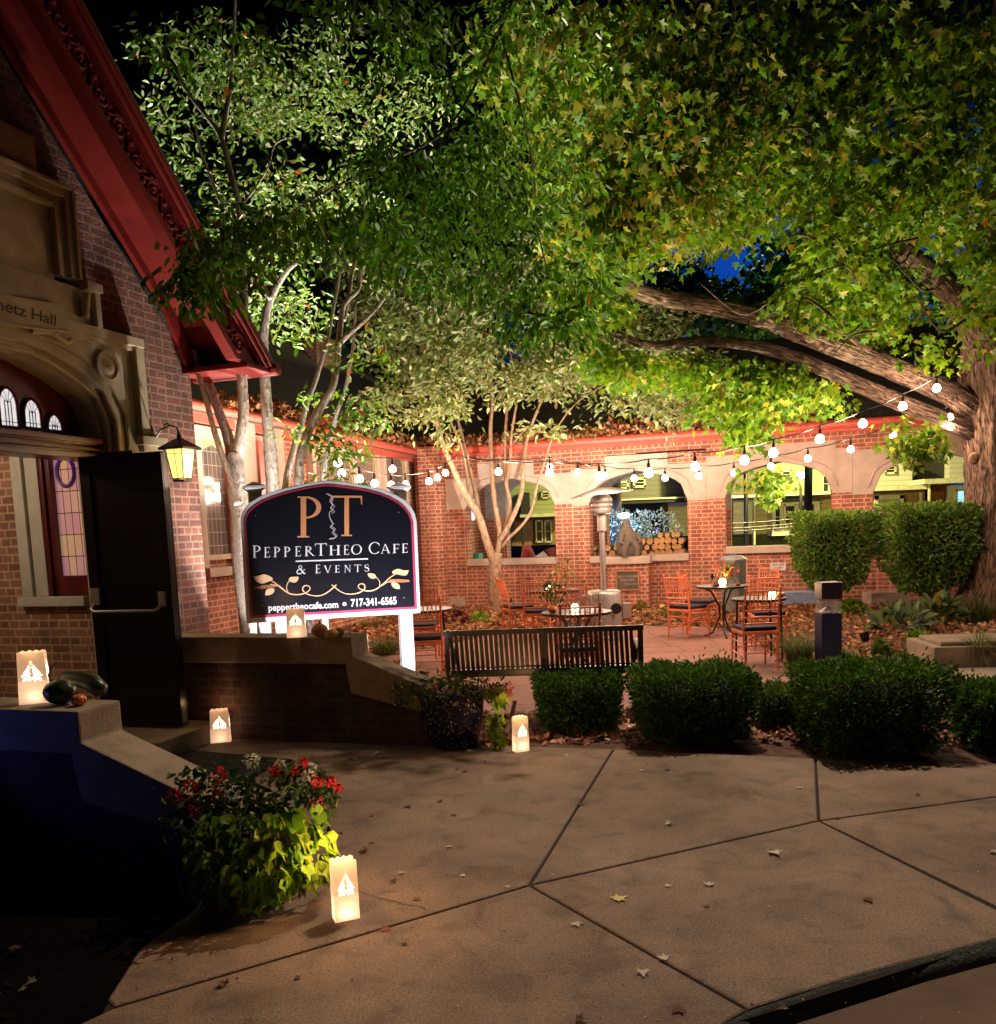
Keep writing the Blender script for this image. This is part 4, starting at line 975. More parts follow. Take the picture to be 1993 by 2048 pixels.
for yy, sag in ((1060, 5), (1068, 3), (1048, 8)):
    pts = [A(1380 + (1700 - 1380) * t, yy - 26 * t + sag * 4 * t * (1 - t), 27) for t in np.linspace(0, 1, 12)]; m.tube(pts, .018, 5)
tag(m.build('power_cable', BLACK, None, loc=(8, 27, 2)), 'sagging dark power cables crossing behind the third arch', 'cable')
bl = empty('street_lamp', XY(1250, 27, -.1), 'blue white oval lamp glowing behind the covered heater', 'street lamp')
p = A(1248, 1031, 27); m = MB(); m.lathe([(.05, 0), (.04, p[2] + .1)], (p[0], p[1], -.1), 8); m.build('pole', BLACK, bl); m = MB(); m.ball(p, .17, 14, 8, (1.2, 1, .45)); m.build('globe', emit('blue_lamp', (.35, .72, 1), 16), bl)
point('blue_glow', p + [0, -.3, -.3], 420, (.2, .42, 1), bl, .1)
def shrub_ball(name, label, cat, c, rad, sc, n, size, tmpl, cols, w, group=None, mat=None, shell=.35, stem=True, droop=-.2, stemh=None, boxy=0.0, stemmat=None):
    root = empty(name, (c[0], c[1], 0), label, cat, group)
    d = rnd(n); d /= np.linalg.norm(d, axis=1, keepdims=True)
    if boxy: d = np.sign(d) * np.abs(d) ** (1 - boxy); d /= np.max(np.abs(d), axis=1, keepdims=True) ** boxy * np.linalg.norm(d, axis=1, keepdims=True) ** (1 - boxy)
    lump = 1 + .10 * np.sin(d[:, 0] * 5 + c[0] * 7) * np.cos(d[:, 1] * 6 + c[1]) + .09 * np.sin(d[:, 2] * 9 + c[0] * 3) + .05 * np.sin(d[:, 0] * 19 + d[:, 2] * 17)
    r = (1 - shell * RNG.random(n) ** 1.6) * lump
    P_ = np.array(c) + d * np.array(sc) * rad * r[:, None]; P_[:, 2] = np.maximum(P_[:, 2], .03)
    tip = d + rnd(n) * .7 + [0, 0, droop]; nn = d * .8 + rnd(n) * .7 + [0, 0, .4]
    leaves('foliage', P_, tip, nn, RNG.uniform(.7, 1.3, n) * size, tmpl, tints(n, cols, w), mat or LEAF, root)
    if stem:
        m = MB()
        for k in range(7):
            a = random.uniform(0, 6.28); hgt = stemh or c[2]
            m.tube([(c[0] + .1 * math.cos(a), c[1] + .1 * math.sin(a), -.02), (c[0] + sc[0] * rad * .35 * math.cos(a), c[1] + sc[1] * rad * .35 * math.sin(a), hgt * .6), (c[0] + sc[0] * rad * .6 * math.cos(a), c[1] + sc[1] * rad * .6 * math.sin(a), c[2] + .2 * sc[2] * rad)], [.025, .016, .006], 6)
        m.build('stem', stemmat or BARKM, root)
    return root
GREEN = [(.035, .085, .012), (.06, .13, .018), (.10, .17, .03)]
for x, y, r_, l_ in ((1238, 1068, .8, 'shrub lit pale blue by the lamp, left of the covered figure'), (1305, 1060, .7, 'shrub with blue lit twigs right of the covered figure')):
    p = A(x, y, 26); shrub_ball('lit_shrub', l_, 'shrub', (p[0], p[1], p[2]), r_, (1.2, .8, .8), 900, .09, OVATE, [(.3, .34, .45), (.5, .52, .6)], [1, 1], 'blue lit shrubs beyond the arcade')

# ------------------------------------------------------------------ things inside the arcade
def cpt(x, y, d): 
    u, z = CP.hit(x, y, d); return CP.P(u, z, d)
LOG = plain('split_log_bark', (.13, .085, .05), rough=1, var=.4, scale=20, bump=1); LOGE = plain('cut_log_end', (.55, .30, .12), rough=.9, var=.3, scale=10)
zsB = arches[1][4]
random.seed(5)
rows = [(1385, 12), (1380, 11), (1372, 8)]
placed = []
logproto = {}
i = 0
for row, (cnt, x0, x1) in enumerate(((15, 1184, 1372), (14, 1186, 1370), (10, 1240, 1372), (4, 1320, 1366))):
    for k in range(cnt):
        xx = x0 + (x1 - x0) * (k + .5 + random.uniform(-.25, .25)) / cnt
        if row > 0 and 1222 < xx < 1232: continue
        rr = random.uniform(.055, .085); u = ch(xx, 1100, -.7)[0]; z = zsB - .06 + .07 + row * .125 + random.uniform(-.015, .015)
        pA = CP.P(u, z, -.55 + random.uniform(-.05, .05)); pB = CP.P(u, z, -1.0)
        lg = empty('firewood_log', pA, 'split firewood log with pale cut end, in the pile behind the second arch sill', 'log', 'firewood logs piled behind the arcade sill')
        seg = random.choice([5, 7, 9, 9]); m = MB(); ex, ey, ez = frame_from(pB - pA); a0 = random.uniform(0, 6)
        prof = [(rr * (1 if seg > 5 else random.uniform(.7, 1.1)) * math.cos(a0 + 2 * math.pi * q / seg), rr * math.sin(a0 + 2 * math.pi * q / seg)) for q in range(seg)]
        m.prism([pA + ex * a + ey * b_ for a, b_ in prof], pB - pA); m.build('log_bark', LOG, lg)
        m = MB(); m.prism([pA - ez * .002 + ex * a * .9 + ey * b_ * .9 for a, b_ in prof], -ez * .004); m.build('cut_end', LOGE, lg); i += 1
lr = empty('log_rack', CP.P(ch(1280, 1110, -.8)[0], 0, -.8), 'low timber rack holding the firewood behind the second arch', 'log rack')
m = MB(); a = ch(1180, 1110, -.8)[0]; b_ = ch(1374, 1110, -.8)[0]; m.rect(CP, a, b_, zsB - .12, zsB - .06, -1.05, -.5); 
for u in (a + .05, (a + b_) / 2, b_ - .05): m.rect(CP, u - .04, u + .04, 0, zsB - .12, -1.0, -.55)
m.build('shelf', LOG, lr)
# pillar with plaque and the covered figure
uA = ch(1215, 1140, .35)[0]; uB = ch(1297, 1140, .35)[0]; zP = ch(1256, 1128, .35)[1]; zPt = ch(1256, 1113, .35)[1]
ped = empty('brick_pedestal', CP.P((uA + uB) / 2, 0, .35), 'brick pedestal with stone cap carrying a framed plaque', 'pedestal')
m = MB(); m.rect(CP, uA, uB, 0, zP, .0, .35); m.build('brick_base', BR_C, ped); m = MB(); m.rect(CP, uA - .04, uB + .04, zP, zPt, -.02, .40); m.build('stone_cap', STONE_C, ped, bevel=.01)
pq = empty('plaque', CP.P((uA + uB) / 2, zP - .3, .36), 'dark bronze plaque in a copper frame on the brick pedestal', 'plaque')
a, z1_ = ch(1231, 1141, .37); b_, z0_ = ch(1279, 1181, .37); m = MB(); m.rect(CP, a + .03, b_ - .03, z0_ + .03, z1_ - .03, .351, .365); m.build('bronze_panel', plain('dark_bronze', (.09, .07, .055), rough=.5), pq)
m = MB()
for r4 in ((a, a + .03, z0_, z1_), (b_ - .03, b_, z0_, z1_), (a + .03, b_ - .03, z0_, z0_ + .03), (a + .03, b_ - .03, z1_ - .03, z1_)): m.rect(CP, *r4, .351, .38)
m.build('copper_frame', plain('copper_frame', (.50, .25, .10), rough=.4, metal=.5), pq)
m = MB(); text_px(m, 'Here sits an instrument', 1235, 1155, 1275, 1154, 5, CP, .367); text_px(m, 'of your peace', 1241, 1162, 1269, 1161, 5, CP, .367); text_px(m, 'St Francis of Assisi', 1250, 1170, 1275, 1169, 4, CP, .367); m.build('plaque_text', plain('plaque_lettering', (.45, .34, .25)), pq)
sr = empty('statue', cpt(1256, 1113, .2), 'dark weathered seated stone figure on the brick pedestal', 'statue')
STAT = plain('weathered_stone', (.10, .07, .05), rough=.9, var=.5, scale=9, bump=1, bscale=25, col2=(.14, .105, .07))
base = CP.P((uA + uB) / 2 + .02, zPt, .2); m = MB()
prof = [(.20, 0), (.235, .03), (.245, .12), (.255, .24), (.24, .36), (.21, .48), (.16, .60), (.10, .70), (.075, .74), (.085, .79), (.075, .85), (.045, .89), (0, .905)]
m.lathe(prof, base, 20)
v = []
for p in m.v:
    p = np.array(p); a = math.atan2(p[1] - base[1], p[0] - base[0]); hgt = (p[2] - base[2]); k = 1 + .07 * math.sin(a * 5 + hgt * 6) * (hgt < .7) + .05 * math.sin(a * 9 + 1)
    v.append((base[0] + (p[0] - base[0]) * k * 1.0 - .05 * (hgt > .6), base[1] + (p[1] - base[1]) * k * .75, p[2]))
m.v = [(a_[0], a_[1], base[2] + (a_[2] - base[2]) * .84) for a_ in v]
m.build('robed_body', STAT, sr)
m = MB(); m.tube([base + [-.16, -.1, .44], base + [-.2, -.17, .29], base + [-.04, -.2, .24]], [.06, .05, .035], 8); m.tube([base + [.16, -.1, .44], base + [.2, -.17, .29], base + [.04, -.2, .24]], [.06, .05, .035], 8); m.tube([base + [-.05, -.18, .3], base + [-.13, -.2, .16], base + [-.12, -.2, .0]], [.07, .07, .06], 8); m.tube([base + [.06, -.18, .3], base + [.13, -.2, .16], base + [.12, -.2, .0]], [.07, .07, .06], 8); m.build('arms_and_lap', STAT, sr)
rl = leaves('fallen_leaf', np.array([base + [-.16, -.19, .05]]), np.array([[.5, 0, .5]]), np.array([[0, -1, .3]]), [.13], MAPLE, [(.8, .08, .02)], LITTER, None, loc=base + [-.15, -.19, .05]); tag(rl, 'bright red leaf lying at the foot of the stone figure', 'leaf')
# brochures and green crate seen through the first arch
zsA = arches[0][4]
def vpan(name, label, cat, pts, d, mat, th=.02):
    m = MB(); m.prism([CP.P(*CP.hit(x, y, d), d) for x, y in pts], CP.W * th); return tag(m.build(name, mat, None, loc=CP.P(*CP.hit(*pts[0], d), d)), label, cat)
RB = plain('red_board', (.30, .05, .04), rough=.5); WB = plain('white_board', (.6, .6, .6), rough=.5)
v1_ = vpan('leaning_board', 'red backed board leaning behind the first arch sill', 'board', [(1041, 1118), (1046, 1090), (1055, 1092), (1062, 1118)], -.75, RB)
v2_ = vpan('leaning_board', 'curved red board with white edge, second behind the first arch sill', 'board', [(1054, 1093), (1060, 1089), (1071, 1112), (1063, 1117)], -.55, RB)
v3_ = vpan('leaning_board', 'grey and white folded board low behind the first arch sill', 'board', [(1064, 1117), (1087, 1102), (1101, 1117)], -.65, WB)
v4_ = vpan('leaning_board', 'dark red board with white top edge at the right of the first arch', 'board', [(1091, 1100), (1100, 1096), (1110, 1095), (1110, 1114), (1101, 1114)], -.8, RB)
v5_ = vpan('crate', 'green crate standing behind the first arch sill at the left', 'crate', [(945, 1106), (966, 1106), (966, 1120), (945, 1120)], -.9, plain('green_plastic', (.01, .18, .14)), .3)
v6_ = vpan('lit_window', 'bluish white lit notice board at the left inside the first arch', 'sign', [(930, 1000), (938, 978), (952, 990), (950, 1040), (930, 1044)], -1.4, emit('cold_lit_board', (.75, .85, 1), .8))
v7_ = vpan('hanging_cloth', 'pink cloth hanging at the left inside the first arch', 'cloth', [(930, 1046), (938, 1048), (942, 1075), (932, 1080)], -1.2, plain('pink_cloth', (.5, .14, .12)))

# ------------------------------------------------------------------ sign
SP = Plane(XY(481, 7.72)[:2], XY(842, 8.20)[:2])
s_h = lambda x, y, d=0.0: SP.hit(x, y, d)
sg = empty('cafe_sign', SP.P(SP.L / 2, 0), 'white framed black cafe sign with arched top on two lit white posts', 'sign')
out_px = [(65, 1485), (1800, 1380), (1765, 470), (1745, 385), (1705, 315), (1650, 255), (1560, 200), (1440, 150), (1300, 112), (1100, 80), (940, 62), (870, 56), (800, 62), (660, 85), (560, 105), (400, 140), (290, 175), (190, 215), (110, 265), (55, 320), (20, 380), (8, 450), (18, 700), (40, 1100)]
mid_px = [(98, 1432), (1768, 1340), (1728, 470), (1700, 392), (1650, 325), (1590, 275), (1500, 225), (1400, 185), (1280, 152), (1100, 120), (940, 102), (872, 96), (800, 104), (660, 128), (560, 150), (420, 185), (300, 225), (210, 265), (135, 312), (80, 362), (48, 420), (38, 480), (52, 720), (75, 1100)]
inn_px = [(124, 1404), (1742, 1316), (1702, 475), (1675, 402), (1628, 342), (1570, 295), (1490, 250), (1395, 212), (1270, 178), (1090, 150), (940, 132), (872, 124), (800, 132), (660, 155), (570, 175), (430, 210), (318, 248), (230, 288), (158, 332), (104, 382), (75, 432), (64, 490), (80, 720), (102, 1100)]
fp_ = lambda L_, d=0.0: [s_h(x / 5.01 + 480, y / 5.01 + 950, d) for x, y in L_]
m = MB(); m.pl(SP, fp_(out_px), -.02, .03); m.build('sign_board', WHITE, sg, bevel=.006)
m = MB(); m.pl(SP, fp_(mid_px), .03, .034); m.build('pink_border', SIGNP, sg)
m = MB(); m.pl(SP, fp_(inn_px), .034, .038); m.build('black_panel', SIGNB, sg)
for (x0, x1, cx0, cx1) in ((518, 546, 490, 520), (797, 825, 781, 812)):
    ub_, _ = s_h((x0 + x1) / 2, 1262, -.1); ut_, zt_ = s_h((cx0 + cx1) / 2, 983, -.1); u = (ub_ + ut_) / 2
    m = MB(); m.rect(SP, u - .058, u + .058, -.02, zt_, -.137, -.021); pst = m.build('post', WHITE, sg, bevel=.006)
    m = MB()
    m.prism([SP.P(u - .095, zt_ + .025, -.175), SP.P(u + .095, zt_ + .025, -.175), SP.P(u + .095, zt_ + .025, .015), SP.P(u - .095, zt_ + .025, .015)], (0, 0, .02))
    a4 = [(-.062, -.062), (.062, -.062), (.062, .062), (-.062, .062)]; c_ = -.079
    lo_ = [SP.P(u + i_, zt_, c_ + j_) for i_, j_ in a4]; hi_ = [SP.P(u + i_ * 1.5, zt_ + .025, c_ + j_ * 1.5) for i_, j_ in a4]; tp_ = [SP.P(u + i_ * 1.5, zt_ + .045, c_ + j_ * 1.5) for i_, j_ in a4] + [SP.P(u, zt_ + .085, c_)]
    m.add(lo_ + hi_, [(0, 1, 5, 4), (1, 2, 6, 5), (2, 3, 7, 6), (3, 0, 4, 7)]); m.add(tp_, [(0, 1, 4), (1, 2, 4), (2, 3, 4), (3, 0, 4)]); m.build('post_cap', WHITE, pst)
# serif lettering, drawn letter by letter
def arc(cx, cy, rx, ry, a0, a1, n=12): return [(cx + rx * math.cos(R(a0 + (a1 - a0) * i / n)), cy + ry * math.sin(R(a0 + (a1 - a0) * i / n))) for i in range(n + 1)]
def st(x, w=.15, y0=0, y1=1, s=.09): # stem with serifs
    return [[(x, y0), (x + w, y0), (x + w, y1), (x, y1)], [(x - s, y0), (x + w + s, y0), (x + w + s, y0 + .035), (x - s, y0 + .035)], [(x - s, y1 - .035), (x + w + s, y1 - .035), (x + w + s, y1), (x - s, y1)]]
def ring(cx, cy, rx, ry, tx, ty, a0, a1): return [arc(cx, cy, rx, ry, a0, a1) + arc(cx, cy, rx - tx, ry - ty, a0, a1)[::-1]]
def rib(pts, ws):
    o = []
    for i in range(len(pts) - 1):
        (x0, y0), (x1, y1) = pts[i], pts[i + 1]; L = math.hypot(x1 - x0, y1 - y0) + 1e-9; nx, ny = -(y1 - y0) / L, (x1 - x0) / L; a, b_ = ws[i] / 2, ws[i + 1] / 2
        o.append([(x0 + nx * a, y0 + ny * a), (x1 + nx * b_, y1 + ny * b_), (x1 - nx * b_, y1 - ny * b_), (x0 - nx * a, y0 - ny * a)])
    return o
def glyph(ch_):
    if ch_ == 'P': return st(.13), [([*arc(.28, .73, .42, .27, -90, 90)] + arc(.28, .73, .28, .225, -90, 90)[::-1])], .72
    if ch_ == 'E': return st(.13), [[(.28, 0), (.68, 0), (.72, .2), (.68, .2), (.62, .05), (.28, .05)], [(.28, .95), (.62, .95), (.65, .82), (.69, .82), (.67, 1), (.28, 1)], [(.28, .49), (.55, .49), (.55, .42), (.59, .42), (.59, .62), (.55, .62), (.55, .54), (.28, .54)]], .74
    if ch_ == 'F': return st(.13), [[(.28, .95), (.60, .95), (.63, .80), (.67, .80), (.65, 1), (.28, 1)], [(.28, .48), (.52, .48), (.52, .40), (.56, .40), (.56, .62), (.52, .62), (.52, .53), (.28, .53)]], .68
    if ch_ == 'R': return st(.13), [([*arc(.28, .75, .38, .25, -90, 90)] + arc(.28, .75, .25, .205, -90, 90)[::-1]), [(.32, .5), (.47, .5), (.85, .06), (1.0, .03), (1.0, 0), (.78, 0)]], 1.0
    if ch_ == 'T': return [[(.40, 0), (.55, 0), (.55, .97), (.40, .97)], [(.30, 0), (.65, 0), (.65, .035), (.30, .035)]], [[(.02, .95), (.93, .95), (.96, .78), (.99, .78), (.98, 1), (-.03, 1), (-.04, .78), (-.01, .78)]], .96
    if ch_ == 'H': return st(.12) + st(.70), [[(.26, .49), (.72, .49), (.72, .54), (.26, .54)]], .95
    if ch_ == 'O': return ring(.5, .5, .5, .52, .14, .05, 0, 360), [], 1.0
    if ch_ == 'C': return ring(.5, .5, .5, .52, .13, .05, 42, 318), [[(.84, .84), (.88, .84), (.88, .64), (.85, .64)]], .92
    if ch_ == 'A': return [[(.42, 1.02), (.52, 1.02), (.93, .03), (.77, .03)], [(.42, 1.02), (.47, 1.0), (.14, .03), (.09, .03)]], [[(.25, .33), (.70, .33), (.70, .38), (.25, .38)], [(.0, 0), (.25, 0), (.25, .035), (.0, .035)], [(.68, 0), (1.0, 0), (1.0, .035), (.68, .035)]], 1.0
    if ch_ == 'V': return [[(.08, .97), (.24, .97), (.54, .0), (.47, -.02)], [(.78, .97), (.83, .97), (.54, .0), (.49, .02)]], [[(.0, .965), (.32, .965), (.32, 1), (.0, 1)], [(.68, .965), (.92, .965), (.92, 1), (.68, 1)]], .92
    if ch_ == 'N': return [[(.14, 0), (.19, 0), (.19, 1), (.14, 1)], [(.80, 0), (.85, 0), (.85, 1), (.80, 1)], [(.10, 1), (.25, 1), (.85, .03), (.82, -.02)]], [[(.05, 0), (.28, 0), (.28, .035), (.05, .035)], [(.70, .965), (.95, .965), (.95, 1), (.70, 1)], [(.02, .965), (.2, .965), (.2, 1), (.02, 1)]], .97
    if ch_ == 'S':
        P_ = arc(.27, .75, .21, .23, 35, 235, 10) + arc(.27, .26, .23, .25, 65, -145, 12); n_ = len(P_); return rib(P_, [.05 + .10 * math.exp(-((i - n_ * .48) / (n_ * .16)) ** 2) for i in range(n_)]), [[(.43, .88), (.47, .88), (.47, .70), (.45, .70)], [(.03, .12), (.06, .12), (.05, .32), (.02, .32)]], .52
    if ch_ == '&':
        P_ = [(.95, .02), (.80, .02), (.42, .62)] + arc(.42, .80, .17, .18, 200, -30, 10) + [(.50, .60), (.28, .48)] + arc(.34, .25, .27, .25, 110, 300, 10) + [(.68, .20), (.82, .42), (.84, .52)]; return rib(P_, [.1, .12, .13] + [.06] * 11 + [.05, .06] + [.11] * 11 + [.06, .05, .04]), [[(.72, .5), (.96, .5), (.96, .54), (.72, .54)]], .96
kz = [0]
def put(mb, polys, w, x0, x1, yb, cap, d=.039, pl=SP, slope=0.0):
    """glyph polygons (unit height, width w) between photo columns x0..x1 on baseline yb"""
    for poly in polys:
        kz[0] = (kz[0] + 1) % 14; dd = d + kz[0] * .00025; q = []
        for gx, gy in poly:
            X_ = x0 + (x1 - x0) * gx / w; Y_ = yb + slope * (X_ - x0) - cap * gy - .0 * gx
            q.append(pl.P(*pl.hit(X_ / 5.01 + 480, Y_ / 5.01 + 950, dd), dd))
        mb.add(q, [tuple(range(len(q)))])
def line(mb, items, bx0, by0, bx1, by1):
    sl_ = (by1 - by0) / (bx1 - bx0)
    for ch_, x0, x1, cap in items:
        a, b_, w = glyph(ch_); put(mb, a + b_, w, x0, x1, by0 + sl_ * (x0 - bx0), cap, slope=sl_)
m = MB(); line(m, [('P', 118, 208, 126), ('E', 236, 302, 104), ('P', 332, 402, 103), ('P', 434, 504, 102), ('E', 546, 612, 101), ('R', 642, 752, 100), ('T', 755, 866, 122), ('H', 888, 1006, 99), ('E', 1034, 1094, 98), ('O', 1112, 1222, 100), ('C', 1288, 1402, 116), ('A', 1410, 1506, 92), ('F', 1526, 1596, 91), ('E', 1618, 1684, 92)], 118, 832, 1685, 778)
line(m, [('&', 562, 655, 84), ('E', 752, 806, 86), ('V', 836, 916, 74), ('E', 948, 1000, 73), ('N', 1042, 1112, 72), ('T', 1148, 1210, 71), ('S', 1245, 1292, 71)], 562, 992, 1290, 966)
m.build('white_name_lettering', SIGNW, sg)
m = MB()
for q0, q1 in (((556, 866), (1283, 840)),):
    q = [SP.P(*s_h(x / 5.01 + 480, y / 5.01 + 950, .04), .04) for x, y in ((556, 872), (1283, 847), (1283, 833), (556, 858))]; m.add(q, [(0, 1, 2, 3)])
text_px(m, 'peppertheocafe.com', 285 / 5.01 + 480, 1362 / 5.01 + 950, 985 / 5.01 + 480, 1328 / 5.01 + 950, 13.5, SP, .040, bold=.022)
text_px(m, '717-341-6565', 1113 / 5.01 + 480, 1318 / 5.01 + 950, 1570 / 5.01 + 480, 1292 / 5.01 + 950, 15, SP, .040, bold=.025)
q = [SP.P(*s_h((1047 + 20 * math.cos(t)) / 5.01 + 480, (1293 + 20 * math.sin(t)) / 5.01 + 950, .04), .04) for t in np.linspace(0, 6.28, 17)[:-1]]; m.add(q, [tuple(range(16))])
m.build('contact_lettering', SIGNW, sg)
m = MB(); a, b_, w = glyph('P'); put(m, a + b_, w, 560, 822, 626, 412); a, b_, w = glyph('T'); put(m, a + b_, w, 925, 1215, 612, 405)
m.build('copper_initials', SIGNO, sg)
m = MB()
sq = [(862, 188), (900, 196), (915, 225), (900, 262), (930, 300), (905, 330), (930, 352), (896, 372), (900, 430), (930, 490), (905, 520), (940, 548), (925, 580), (958, 610), (940, 635), (895, 640)]
def pxrib(mb, pts, w, d=.0425, sc=5.01, ox=480, oy=950):
    w = w if hasattr(w, '__len__') else [w] * len(pts)
    for poly in rib([(x, -y) for x, y in pts], w):
        kz[0] = (kz[0] + 1) % 14; dd = d + kz[0] * .00025
        mb.add([SP.P(*s_h(x / sc + ox, -y / sc + oy, dd), dd) for x, y in poly], [(0, 1, 2, 3)])
def smoothp(pts, n=6):
    o = []; P_ = [pts[0]] + pts + [pts[-1]]
    for i in range(1, len(P_) - 2):
        for t in np.linspace(0, 1, n, endpoint=False):
            a, b_, c, d_ = [np.array(P_[i + k], float) for k in (-1, 0, 1, 2)]
            o.append(tuple(.5 * ((2 * b_) + (c - a) * t + (2 * a - 5 * b_ + 4 * c - d_) * t * t + (3 * b_ - a - 3 * c + d_) * t ** 3)))
    o.append(tuple(pts[-1])); return o
pxrib(m, smoothp(sq, 4), 9); pxrib(m, smoothp([(x + 18, y + 14) for x, y in sq[:8]], 4), 5); pxrib(m, smoothp([(x + 14, y - 8) for x, y in sq[9:]], 4), 5)
m.build('silver_ribbon_mark', plain('sign_silver', (.62, .52, .55), rough=.4), sg)
def pxleaf(mb, pts):
    kz[0] = (kz[0] + 1) % 14; dd = .0425 + kz[0] * .00025; mb.add([SP.P(*s_h(x / 5.01 + 480, y / 5.01 + 950, dd), dd) for x, y in smoothp(pts + [pts[0]], 5)[:-1]], [tuple(range(len(pts) * 5))])
m = MB()
pxrib(m, smoothp([(290, 1050), (340, 1075), (420, 1140), (500, 1190), (590, 1198), (660, 1180), (700, 1145), (690, 1115), (655, 1108), (628, 1130), (635, 1165), (690, 1200), (780, 1212), (870, 1180), (965, 1100)], 6), [8 + 4 * abs(math.sin(i * .09)) for i in range(85)])
pxrib(m, smoothp([(1570, 985), (1500, 1030), (1430, 1095), (1350, 1150), (1270, 1162), (1200, 1140), (1185, 1108), (1215, 1090), (1248, 1105), (1245, 1145), (1190, 1180), (1100, 1195), (1010, 1170), (918, 1100)], 6), [8 + 4 * abs(math.sin(i * .09)) for i in range(79)])
pxrib(m, smoothp([(480, 1175), (465, 1130), (480, 1080), (510, 1055)], 5), 7); pxrib(m, smoothp([(1395, 1125), (1400, 1075), (1375, 1035), (1350, 1015)], 5), 7)
pxrib(m, [(300, 1095), (390, 1108), (440, 1150)], 8); pxrib(m, [(1560, 1075), (1480, 1070), (1420, 1110)], 8)
for lf in ([(133, 1015), (180, 1010), (240, 995), (300, 1015), (328, 1045), (280, 1070), (220, 1088), (160, 1065)], [(485, 1060), (500, 1025), (545, 1020), (585, 1022), (575, 1060), (540, 1080)], [(250, 1205), (265, 1150), (320, 1135), (345, 1150), (330, 1185), (290, 1205)],
           [(1690, 955), (1640, 955), (1590, 940), (1540, 955), (1525, 985), (1580, 995), (1640, 1008), (1675, 995)], [(1368, 1030), (1350, 995), (1310, 985), (1280, 988), (1290, 1020), (1325, 1040)], [(1602, 1140), (1590, 1095), (1540, 1080), (1515, 1090), (1535, 1125), (1570, 1142)]): pxleaf(m, lf)
m.build('cream_vine', SIGNY, sg)
m = MB()
for (x0, y0, x1, y1) in ((155, 1130, 370, 1110), (1500, 1058, 1690, 1062)):
    for t in np.linspace(0, 1, 16):
        for k in (-1, 0, 1):
            cx_, cy_ = x0 + (x1 - x0) * t, y0 + (y1 - y0) * t + k * 12 * math.sin(math.pi * (.15 + .7 * t)); r_ = 5.5
            kz[0] = (kz[0] + 1) % 14; dd = .0425 + kz[0] * .00025
            m.add([SP.P(*s_h((cx_ + r_ * math.cos(a)) / 5.01 + 480, (cy_ + r_ * math.sin(a)) / 5.01 + 950, dd), dd) for a in np.linspace(0, 6.28, 7)[:-1]], [tuple(range(6))])
m.build('pepper_berries', SIGNO, sg)
m = MB()
for x, y in ((155, 405), (220, 1308), (1645, 1230), (1590, 375)):
    u, z = s_h(x / 5.01 + 480, y / 5.01 + 950, .04); m.lathe([(.007, 0), (.006, .006), (0, .008)], SP.P(u, z, .038), 8, (SP.U, np.array([0, 0, 1.]), SP.W))
m.build('fixing_screw', STEEL, sg)
# ground floodlights that light the sign and the trees
def flood(p, target, energy, size, col, label, blend=.5, group=None, rad=.04):
    f = empty('floodlight', (p[0], p[1], 0), label, 'floodlight', group)
    d = np.array(target, float) - np.array(p, float); d /= np.linalg.norm(d); x, y, z = frame_from(d)
    m = MB(); m.lathe([(.03, -.10), (.055, -.08), (.065, .02), (.055, .02)], p, 12, (x, y, z)); m.tube([np.array(p) - z * .05, (p[0], p[1], -.02)], .012, 6); m.build('housing', BLACK, f)
    m = MB(); m.lathe([(.0, .0), (.052, .001)], np.array(p) + z * .012, 12, (x, y, z)); m.build('lens', emit('flood_lens_%d' % random.randint(0, 10**6), col, 6), f)
    spot('flood_beam', np.array(p) + z * .035, target, energy, size, blend, col, f, rad); return f
# ------------------------------------------------------------------ string lights
BULB = emit('bulb_glow', (1, .66, .44), 92)
STRINGS = [
 ('upper strand of warm bulbs from the maple trunk to the tan tree', [(1930, 748, 14.6), (1874, 752, 14.0), (1806, 787, 13.4), (1726, 821, 12.9), (1640, 851, 12.4), (1547, 878, 12.0), (1489, 892, 11.8), (1390, 905, 11.7), (1297, 918, 11.9), (1198, 927, 12.6), (1099, 922, 13.8), (996, 922, 15.4), (912, 910, 17.2)]),
 ('lower strand of warm bulbs hanging below the first, maple to tan tree', [(1932, 805, 15.0), (1900, 812, 15.0), (1787, 848, 15.3), (1702, 877, 15.6), (1616, 896, 15.9), (1542, 912, 16.1), (1468, 925, 16.3), (1398, 932, 16.5), (1330, 936, 16.7), (1268, 937, 16.9), (1210, 932, 17.1), (1155, 925, 17.3), (1099, 914, 17.6), (1020, 918, 17.8), (938, 915, 18.0)]),
 ('left strand of warm bulbs sagging from the tan tree to the hall wing', [(914, 908, 17.6), (890, 926, 17.0), (874, 935, 16.6), (857, 942, 16.2), (810, 948, 15.5), (781, 948, 15.0), (748, 944, 14.6), (718, 934, 14.1), (682, 922, 13.7), (655, 905, 13.4)]),
 ('short strand with two bulbs close to the hall windows', [(700, 880, 13.0), (674, 899, 12.8), (648, 905, 12.8)]),
 ('short strand with one bulb between hall windows and tan tree', [(700, 905, 14.6), (784, 916, 15.2), (905, 905, 17.5)])]
OFFB = {0: [0, 12], 1: [0, 13, 14], 2: [0, 9], 3: [0, 2], 4: [0, 2]}
sproto = None
